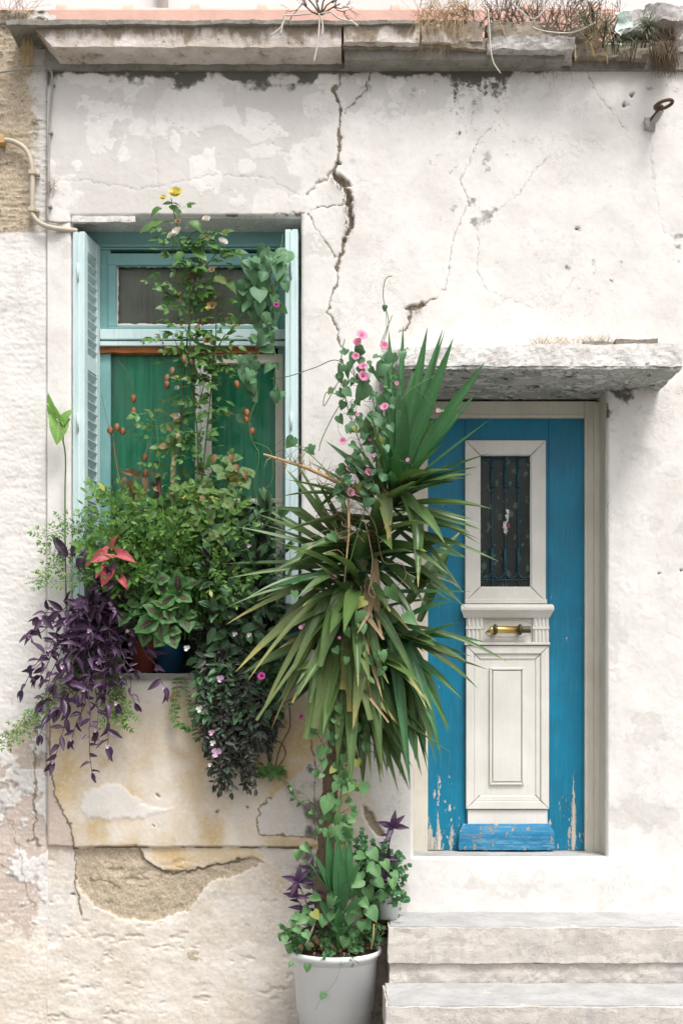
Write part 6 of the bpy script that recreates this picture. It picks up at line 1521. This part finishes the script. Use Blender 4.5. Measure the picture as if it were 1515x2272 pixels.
vg = Plant('patterned_leaf_plant', 'few pale patterned upright leaves in the middle of the jasmine', 'plant', W(360, 1410, .06))
for px, py, s_, dx, dz in ((352, 1270, 56, -.25, .9), (372, 1235, 62, .35, .9), (345, 1255, 46, .3, .8), (395, 1290, 50, .6, .5), (470, 1175, 50, .6, .7), (385, 1265, 40, -.5, .6), (410, 1240, 40, .5, .6)):
    p = W(px, py+14, -.17); vg.leaf(R.choice(T['varieg']), p, (dx, -.25, dz), (-.2, -.95, .2), U(s_)*.85); b_ = W(360, 1410, .06); vg.stem([b_, b_.lerp(p, .5)+Vector((0, -.04, .05)), p], .0025, 'stem_green')
vg.finish()
# arrowhead sprig reaching out behind the left shutter
sy = Plant('arrowhead_plant', 'pale green arrowhead leaves poking out left of the louvred shutter', 'plant', W(146, 1440, -.02))
sy.stem(smooth_path([W(150, 1440, -.03), W(146, 1250, -.03), W(145, 1100, -.03), W(146, 1015, -.05), W(140, 975, -.08)], 5), .0042, 'stem_green', 6)
for px, py, s_, dx, dz, m_ in ((122, 925, 68, -.35, .95, 0), (133, 975, 66, -.1, -.9, 0), (150, 925, 46, .45, .75, 1), (134, 888, 30, .35, .8, 1)):
    pass
for base, ln, d, nm_, wd_ in (((127, 926), 58, (-.42, -.15, .88), (-.75, -.6, .2), .8), ((131, 936), 52, (.02, -.3, -.95), (.35, -1, .25), .95), ((141, 932), 34, (.62, -.2, .7), (.3, -.7, .7), .8), ((121, 915), 30, (-.3, -.2, .6), (.7, -.6, .4), .7)):
    p = W(base[0], base[1], -.09); sy.leaf(R.choice(T['arrow']), p, d, nm_, (U(ln)*wd_*1.3, U(ln), U(ln))); sy.stem([W(141, 978, -.08), W((140+base[0])/2+4, (975+base[1])/2-12, -.1), p], .0022, 'stem_green')
sy.finish()

# ================================================================== DARK SPIDERWORT MASS
sw = Plant('spiderwort_plant', 'dark green trailing spiderwort hanging from the sill to the left of the yucca', 'plant', W(520, 1400, .085))
for i in range(60):                                           # upright part in front of the pane
    px, py = rand_in([(470, 1180), (560, 1110), (640, 1120), (650, 1250), (650, 1430), (430, 1430), (420, 1340)])
    shoot(sw, W(R.uniform(440, 620), R.uniform(1380, 1440), R.uniform(.0, .12)), W(px, py, R.uniform(-.24, .02)), T['lan_dark'], R.uniform(.085, .125), .038, .0028, 'stem_purple', arch=.04, ang=.95, grav=.1, start=.3, tipn=3, jit=.5)
for i in range(120):                                          # curtain that hangs over the sill
    t = R.random()**.8; py = 1480+280*t
    lo = 405+75*t**.9; hi = 650-72*t
    px = R.uniform(lo, hi) if t < .8 else R.choice((R.gauss(492, 14), R.gauss(555, 12)))
    bx = 440+(px-430)*.85
    dusk = t > .45
    shoot(sw, W(bx, R.uniform(1400, 1450), R.uniform(-.08, .05)), W(px, py, R.uniform(-.20, -.045)), T['lan_dusk'] if dusk else T['lan_dark'], R.uniform(.070, .098)*(1-.5*t), .028 if not dusk else .022, .0018, 'stem_green' if not dusk else 'stem_brown', arch=.08, ang=1.25, grav=-.05, start=.12, tipn=4, jit=.7, taper=.25)
for px, py, s_ in ((415, 1440, 15), (487, 1508, 18), (444, 1575, 17), (470, 1627, 15), (480, 1672, 24), (472, 1650, 14), (520, 1408, 12), (552, 1410, 12), (553, 1213, 10), (466, 1698, 10)):
    sw.leaf(T['tri_w'][0] if R.random() < .6 else T['tri'][0], W(px, py, -.25), (R.uniform(-.4, .4), .3, .9), (R.uniform(-.3, .3), -1, .2), U(s_)*1.25, 'flower')
sw.finish()
# sprays of small leaves hanging under the sill
for lab, pts, sz in (('thin string of small paired leaves hanging below the blue pot', [(395, 1500), (392, 1540), (388, 1580), (395, 1605), (412, 1612)], .034), ('thin drooping sprig with sparse leaves beside the dark trailing plant', [(408, 1500), (420, 1560), (432, 1600), (436, 1640)], .022)):
    sg_ = Plant('trailing_sprig', lab, 'sprig', W(pts[0][0], pts[0][1], -.05)); pp = smooth_path([W(a, b, -.055-.01*i) for i, (a, b) in enumerate(pts)], 5); sg_.stem(pp, .0016, 'stem_brown', 4)
    for i, (p, t) in enumerate(resample(pp, .022)):
        for s_ in (-1, 1): sg_.leaf(T['small'][0], p, (s_, -.35, -.15+R.uniform(-.3, .3)), OUT+rv(.4), sz*R.uniform(.8, 1.2))
    for i in range(5): sg_.leaf(T['small'][0], pp[-1], (R.uniform(-.6, 1), -.4, R.uniform(-.8, .3)), OUT, sz*1.2)
    sg_.finish()
# the little succulent shoot on bare bent stems
sc2 = Plant('bare_stem_sprig', 'bent bare brown stems ending in a small tuft of oval leaves under the spiderwort', 'sprig', W(640, 1560, -.06))
for pts in ([(600, 1615), (607, 1640), (625, 1650), (634, 1672), (622, 1695), (606, 1708)], [(642, 1560), (643, 1612), (630, 1640), (618, 1670), (612, 1700)], [(588, 1640), (594, 1680), (600, 1700)], [(608, 1705), (640, 1750), (660, 1775), (690, 1802)]):
    sc2.stem(smooth_path([W(a, b, -.07) for a, b in pts], 4), .0035 if pts[0][1] < 1700 else .0018, 'stem_brown', 6)
for a in np.linspace(0, 6.28, 12)[:-1]: sc2.leaf(T['small'][0], W(606+10*math.cos(a), 1710+6*math.sin(a), -.08), (math.cos(a), -.4, math.sin(a)*.7-.2), (0, -.9, .5), U(30)*R.uniform(.7, 1.15))
for px, py in ((645, 1752), (655, 1768), (668, 1780), (685, 1800), (640, 1742)): sc2.leaf(T['small'][0], W(px, py, -.075), (R.uniform(-1, 1), -.5, -.5), (0, -1, .3), U(16))
sc2.finish()

# ================================================================== AROUND THE BIG POT
cb_ = thing('stone_block', 'rough stone block wedged in the gap behind the white pot', 'block', (W(845, 0, -.12).x, -.12, 0))
mb = MB(); rough_box(mb, W(822, 0, -.1).x, W(868, 0, -.1).x-.012, -.20, -.02, .0, .52, .02, .008, 9, 95); mb.build('block_body', M['stone_dark'], cb_)
rz = W(0, 2010, -.15).z
pot('flower_pot', 'small red clay pot squeezed between the white pot and the steps', 'pot', (W(836, 0, -.15).x, -.125, W(0, 2015, -.14).z), .085, .062, W(0, 2015, -.14).z-.525, 'terracotta', .008)
pot('flower_pot', 'little white plastic pot at the corner of the upper step', 'pot', (W(852, 0, -.17).x+.02, -.20, W(0, 1982, -.2).z), .062, .046, W(0, 1982, -.2).z-.618, 'white_plastic', .006)
yy = Plant('young_yucca', 'young upright yucca with a few bright blades in the white pot', 'yucca', (W(752, 0, -.36).x, -.36, PRIM))
yu_keep = yu; 
def blade(pl, bx, by, tx, ty, w, y0, y1, kind):
    global yu
    yu = pl; yleaf(bx, by, tx, ty, w, y0, y1, kind, fwd=.04, roll=R.uniform(-.4, .4)); yu = yu_keep
for bx, by, tx, ty, w, y1 in ((744, 2010, 726, 1842, 22, -.38), (750, 2020, 748, 1850, 22, -.40), (752, 2015, 766, 1862, 20, -.36), (756, 2020, 778, 1856, 24, -.33), (742, 2000, 695, 1890, 16, -.42), (740, 1990, 677, 1906, 14, -.44), (756, 2005, 802, 1905, 14, -.42), (748, 2025, 770, 1945, 26, -.46), (752, 2055, 752, 2010, 18, -.42), (745, 2060, 700, 1985, 18, -.36), (752, 2075, 735, 2060, 22, -.44), (760, 2075, 775, 2055, 22, -.44), (758, 2040, 812, 1985, 16, -.44)):
    blade(yy, bx, by, tx, ty, w*1.25, -.455, y1-.08, 'yucca_fresh')
yy.stem([Vector((W(752, 0, -.40).x, -.40, PRIM)), W(750, 2050, -.43), W(748, 2000, -.455)], [.014, .012, .008], 'stem_green', 8); yy.finish()

gp = Plant('bindweed_vine', 'low bindweed leaves covering the soil of the white pot', 'vine', (PC.x, PC.y, PRIM))
gl_ = [(680, 1882, 20), (661, 1897, 20), (681, 1943, 24), (735, 1998, 28), (734, 2028, 28), (718, 2043, 24), (826, 2026, 30), (818, 1980, 26), (838, 1960, 28), (823, 1928, 24), (829, 1895, 26), (701, 1993, 22), (779, 1985, 24), (792, 1960, 26), (856, 1918, 22), (800, 1945, 20), (678, 2020, 18), (650, 2048, 16), (660, 2035, 20), (672, 2040, 22), (690, 2040, 22), (808, 2005, 24), (790, 2020, 24), (775, 2040, 22), (802, 2055, 20), (765, 2090, 24), (785, 2075, 22), (660, 2062, 18), (632, 2085, 16), (645, 2140, 12), (700, 2030, 20), (815, 2050, 22), (760, 1960, 20), (870, 1960, 22), (848, 1990, 20), (876, 1940, 18), (760, 2135, 18), (716, 2210, 15), (680, 2075, 18), (835, 1935, 24), (800, 1900, 22), (780, 1930, 22)]
for px, py, s_ in gl_:
    y_ = -.42-R.uniform(0, .07); p = W(px, py, y_); b_ = Vector((PC.x+R.uniform(-.12, .12), PC.y-R.uniform(-.05, .13), PRIM+.01)); sz = U(s_, y_)*1.15
    d = Vector((R.uniform(-.8, .8), -.4, -R.uniform(.2, 1))).normalized()
    if py < 2120: gp.stem(bez(b_, b_.lerp(p, .6)+Vector((0, -.03, .05)), p-d*sz*.4, 5), .0014, 'stem_green', 4)
    gp.leaf(R.choice(T['heart_low']), p-d*sz*.4, d, Vector((R.uniform(-.4, .4), -1, R.uniform(.2, .8))), sz)
gp.stem(smooth_path([W(757, 2110, -.47), W(756, 2140, -.485), W(742, 2180, -.485), (W(715, 2212, -.475)), W(700, 2240, -.47)], 4), .0009, 'stem_green', 4)
for px, py in ((683, 2140), (703, 2082), (700, 2075), (665, 2095), (690, 2090), (735, 2095), (715, 2098)): gp.leaf(R.choice(T['dry'] if px != 683 else T['heart_low']), W(px, py, -.47 if py > 2120 else -.42), (R.uniform(-.3, .5), -.3, -.8), (0, -1, .4), U(17), 'leaf' if px == 683 else 'dry_leaf')
gp.finish()
sp2 = Plant('creeping_plant', 'low mixed small leaves spilling over the rim of the white pot', 'plant', (PC.x, PC.y, PRIM))
for i in range(64):
    a = R.uniform(0, 6.28); r_ = PR*.9*math.sqrt(R.random()); b_ = Vector((PC.x+r_*math.cos(a), PC.y+r_*math.sin(a), PRIM+.01)); o_ = Vector((math.cos(a)*R.uniform(.01, .09), -R.uniform(.0, .06), R.uniform(.01, .11)))
    if R.random() < .3 and math.sin(a) < 0: o_ = Vector((math.cos(a)*.09, math.sin(a)*.09, R.uniform(-.05, .03)))
    shoot(sp2, b_, b_+o_, R.choice((T['mint'], T['mint'], T['heart_low'], T['weed'])), R.uniform(.024, .046), .024, .0014, 'stem_green', arch=.02, ang=1., grav=.05, pairs=True, start=.2, tipn=3, jit=.6)
sp2.finish()
mt = Plant('mint_plant', 'small leaved bushy plant between the yucca trunk and the steps', 'plant', W(836, 2015, -.125))
for i in range(64):
    px, py = rand_in([(785, 1850), (830, 1835), (870, 1880), (905, 1910), (908, 1985), (890, 2030), (850, 2060), (800, 2010), (780, 1940)])
    shoot(mt, W(R.uniform(805, 860), R.uniform(1990, 2030), R.uniform(-.2, -.08)), W(px, py, R.uniform(-.38, -.1)), T['mint'], R.uniform(.026, .042), .022, .0016, 'stem_green', arch=.03, ang=.95, grav=.08, pairs=True, start=.3, tipn=3, jit=.5)
mt.finish()
for lab, base, tp_ in (('purple heart sprig standing up beside the door step', (845, 1990, -.2), [(870, 1835, 1), (858, 1905, 0), (850, 1950, 0), (800, 1960, 0)]), ('dusky purple sprig leaning left out of the white pot', (705, 2075, -.3), [(660, 1955, 1), (655, 1990, 0), (690, 1930, 0)])):
    q = Plant('purple_sprig', lab, 'sprig', W(*base))
    for tx, ty, big_ in tp_:
        pts = bez(W(*base), W((base[0]+tx)/2, (base[1]+ty)/2-10, base[2]-.08), W(tx, ty, base[2]-.14), 7); q.stem(pts, [.0042-.0003*i for i in range(8)], 'stem_purple', 6)
        for p, t in resample(pts, .05):
            q.leaf(R.choice(T['lan']), p, t*.4+Vector((R.choice((-1, 1))*.8, -.5, .1)), OUT+rv(.4), R.uniform(.055, .085))
        for a in ((.95, .05), (-.85, .35), (.15, .95), (-.3, -.6), (.5, .6))[:5 if big_ else 3]: q.leaf(R.choice(T['lan']), pts[-1], (a[0], -.45, a[1]), (0, -1, .35), .088 if big_ else .07)
    q.finish()
lt = Plant('leaf_litter', 'brown fallen leaves and bark bits lying on the soil of the white pot', 'litter', (PC.x, PC.y, PRIM)); lt.root['kind'] = 'stuff'
vs_ = []
for i in range(170):
    a = R.uniform(0, 6.28); r_ = PR*.92*math.sqrt(R.random()); p = Vector((PC.x+r_*math.cos(a), PC.y+r_*math.sin(a), PRIM+.045*(1-(r_/PR)**2)+.004)); lt.leaf(R.choice(T['dry']), p, (R.uniform(-1, 1), R.uniform(-1, 1), R.uniform(-.1, .4)), (R.uniform(-.3, .3), R.uniform(-.5, .3), 1), R.uniform(.012, .03), 'dry_leaf')
lt.finish(0)
for o in lt.root.children: o['kind'] = 'stuff'
# two thin sticks
for lab, a_, b_, mt_ in (('thin pale stick standing at the right rim of the white pot', (823, 2105, -.40), (829, 2050, -.42), 'straw'), ('bleached bent stick at the left of the yucca trunk base', (678, 2098, -.42), (704, 2030, -.40), 'root_white')):
    q = thing('garden_stick', lab, 'stick', W(*a_)); A_, B_ = W(*a_), W(*b_); MB().tube([A_, A_.lerp(B_, .5)+Vector((.004, 0, .004)), B_], [.0055, .005, .0035], 7).build('stick', M[mt_], q, smooth=True)

# ================================================================== WEEDS ON THE CORNICE
def grass(name, label, cat, n, region, y_, hang, ln, mat='straw', r=.0011, curl=.05, up=1.):
    g_ = Plant(name, label, cat, W(region[0][0], region[0][1], y_)); 
    for i in range(n):
        px, py = rand_in(region); p = W(px, py, y_+R.uniform(-.06, .06)); l_ = ln*R.uniform(.5, 1.2)
        d = Vector((R.uniform(-.8, .8), R.uniform(-.6, .3), up*R.uniform(.4, 1))) if not hang or R.random() > hang else Vector((R.uniform(-.3, .3), R.uniform(-.3, 0), -1))
        e = p+d.normalized()*l_; g_.stem([p, p.lerp(e, .5)+rv(curl), e+Vector((0, 0, -curl*R.random()))], [r, r*.8, r*.4], mat, 4, 'blade')
    g_.root['kind'] = 'stuff'; g_.finish()
    for o in g_.root.children: o['kind'] = 'stuff'
    return g_
grass('dry_grass', 'straw tuft hanging over the broken cornice right of the crack', 'dry grass', 260, [(915, 30), (1035, 30), (1035, 55), (925, 55)], -.14, .45, .16)
grass('dry_grass', 'tall dry weeds along the broken parapet in the middle', 'dry grass', 200, [(1040, 60), (1300, 70), (1300, 95), (1060, 80)], -.02, .15, .26, 'twig')
grass('dry_grass', 'straw clump between the dark weeds and the grey green plants', 'dry grass', 90, [(1290, 60), (1345, 70), (1335, 110), (1300, 100)], -.1, .3, .10)
grass('dry_grass', 'brown dead grass cushion hanging at the right end of the parapet', 'dry grass', 420, [(1440, 92), (1500, 88), (1500, 112), (1450, 112)], -.10, .8, .13, 'stem_brown', .0013, .02)
grass('dry_grass', 'thin dry root mat hanging by the left cornice end', 'dry grass', 130, [(48, 70), (72, 70), (70, 110), (58, 120)], -.05, .9, .12, 'straw', .001, .015)
grass('dry_grass', 'short dry stubble growing on the canopy left of the stone flake', 'dry grass', 150, [(1180, 764), (1370, 758), (1370, 762), (1180, 768)], -.25, 0, .055, 'straw', .0009, .012)
grass('dry_grass', 'few dry stalks at the far left of the roof edge', 'dry grass', 34, [(0, 40), (60, 40), (60, 46), (0, 46)], -.05, .2, .2, 'twig')
grass('crack_moss', 'brown moss clump stuck in the wide part of the wall crack', 'moss', 260, [(740, 372), (765, 398), (786, 440), (786, 500), (770, 530), (764, 480), (758, 430), (732, 398)], -.004, .7, .022, 'stem_brown', .0012, .008)
grass('crack_moss', 'dry root tuft in the cable joint level with the window top', 'moss', 60, [(108, 402), (128, 405), (122, 420), (108, 425)], -.01, .6, .04, 'stem_brown', .0009, .01)
grass('crack_moss', 'dead weed stuck in the small crack above the canopy', 'moss', 90, [(903, 682), (938, 676), (935, 684), (905, 692)], -.01, .5, .03, 'stem_brown', .001, .012)
bs = Plant('dead_bush', 'leafless dry bush with bleached roots hanging over the cornice', 'bush', W(712, 35, -.16))
def twigs(pl, p, d, ln, r, dep, mat):
    e = p+d*ln; pl.stem([p, p.lerp(e, .5)+rv(.012), e], [r, r*.8, r*.6], mat, 5, 'branch')
    if dep:
        for _ in range(R.choice((2, 3))): twigs(pl, p.lerp(e, R.uniform(.5, 1)), (d+rv(.8)).normalized(), ln*R.uniform(.55, .85), r*.6, dep-1, mat)
for a in (-.9, -.5, -.15, .2, .55, .95): twigs(bs, W(712, 34, -.16), Vector((a, R.uniform(-.4, .1), .55)).normalized(), .11, .0055, 3, 'twig')
for pts in ([(632, 32), (630, 45), (622, 62), (600, 80)], [(628, 50), (622, 78)], [(708, 30), (708, 60), (704, 100), (696, 138)], [(712, 35), (716, 60), (714, 78)], [(735, 28), (755, 42), (780, 48), (794, 58)], [(690, 30), (650, 34), (632, 34)], [(712, 30), (735, 26)]):
    bs.stem(smooth_path([W(a, b, -.215) for a, b in pts], 4), .0042, 'root_white', 6, 'root')
bs.finish()
for lab, seed_, cx_, ys_ in (('tangled bare brown weeds sprawling on the middle of the broken parapet', 1, 1120, 75), ('dense dark dry bush by the grey green plants on the parapet', 2, 1270, 85)):
    b2 = Plant('dead_bush', lab, 'bush', W(cx_, ys_, .0))
    for i in range(20): twigs(b2, W(cx_+R.uniform(-90, 90), ys_, R.uniform(-.1, .1)), Vector((R.uniform(-.8, .8), R.uniform(-.5, .2), R.uniform(.4, 1))).normalized(), .11, .0045, 2 if seed_ == 1 else 3, R.choice(('twig', 'stem_brown')))
    if seed_ == 1:
        for pts in ([(1082, 20), (1085, 60), (1088, 110), (1095, 140), (1110, 162)], [(1105, 45), (1115, 65), (1120, 84)], [(1338, 92), (1343, 110), (1347, 140)], [(1275, 100), (1276, 135)], [(1310, 98), (1318, 126)], [(1130, 0), (1155, 25), (1185, 42), (1215, 12)], [(1180, 60), (1210, 70), (1270, 72), (1320, 50)]):
            b2.stem(smooth_path([W(a, b, -.17) for a, b in pts], 4), .0036, 'root_white' if len(pts) > 3 else 'straw', 5, 'root')
    b2.finish()
sp_c = [(1365, 75, 44, 'left of the plastic bag'), (1428, 60, 42, 'under the mortar hood'), (1310, 30, 40, 'behind the dry straw clump'), (1400, 100, 30, 'hanging below the plastic bag'), (1335, 60, 34, 'in front of the dense dark bush')]
for i, (px, py, s_, wh) in enumerate(sp_c):
    e_ = Plant('spurge_plant', 'grey green narrow leaved spurge '+wh, 'plant', W(px, py+50, -.1), 'spurge plants on the parapet')
    for j in range(4):
        p = W(px+R.uniform(-22, 22), py+R.uniform(-16, 16), -.16-R.uniform(0, .08)); b_ = W(px+R.uniform(-8, 8), py+46, -.08); pts = bez(b_, b_.lerp(p, .5)+Vector((0, -.03, .02)), p, 5); e_.stem(pts, .003, 'stem_brown', 5)
        for k_ in range(15):
            a = k_*2.4; t = k_/15; d = Vector((math.cos(a), -.35+.2*t, math.sin(a)*.8+.3*t)); e_.leaf(R.choice(T['weed']), p+(pts[-2]-p)*(1-t)*1.2, d, Vector((0, -.6, 1)), U(s_)*R.uniform(.5, .8))
    e_.finish()
bgp = thing('plastic_bag', 'torn pale green plastic bag caught in the weeds at the upper right', 'bag', W(1385, 60, -.22))
vs = []; fs = []; n = 9
for j in range(n):
    for i in range(n):
        u, v = i/(n-1)-.5, j/(n-1)-.5; p = W(1384+u*34+v*10, 45+v*48-u*16, -.21); vs.append(p+mn.noise_vector(p*26)*.03)
for j in range(n-1):
    for i in range(n-1): k_ = j*n+i; fs.append((k_, k_+1, k_+n+1, k_+n))
o = MB().add(vs, fs).build('bag_film', M['bag'], bgp, fix=False)
m = o.modifiers.new('thickness', 'SOLIDIFY'); m.thickness = .002
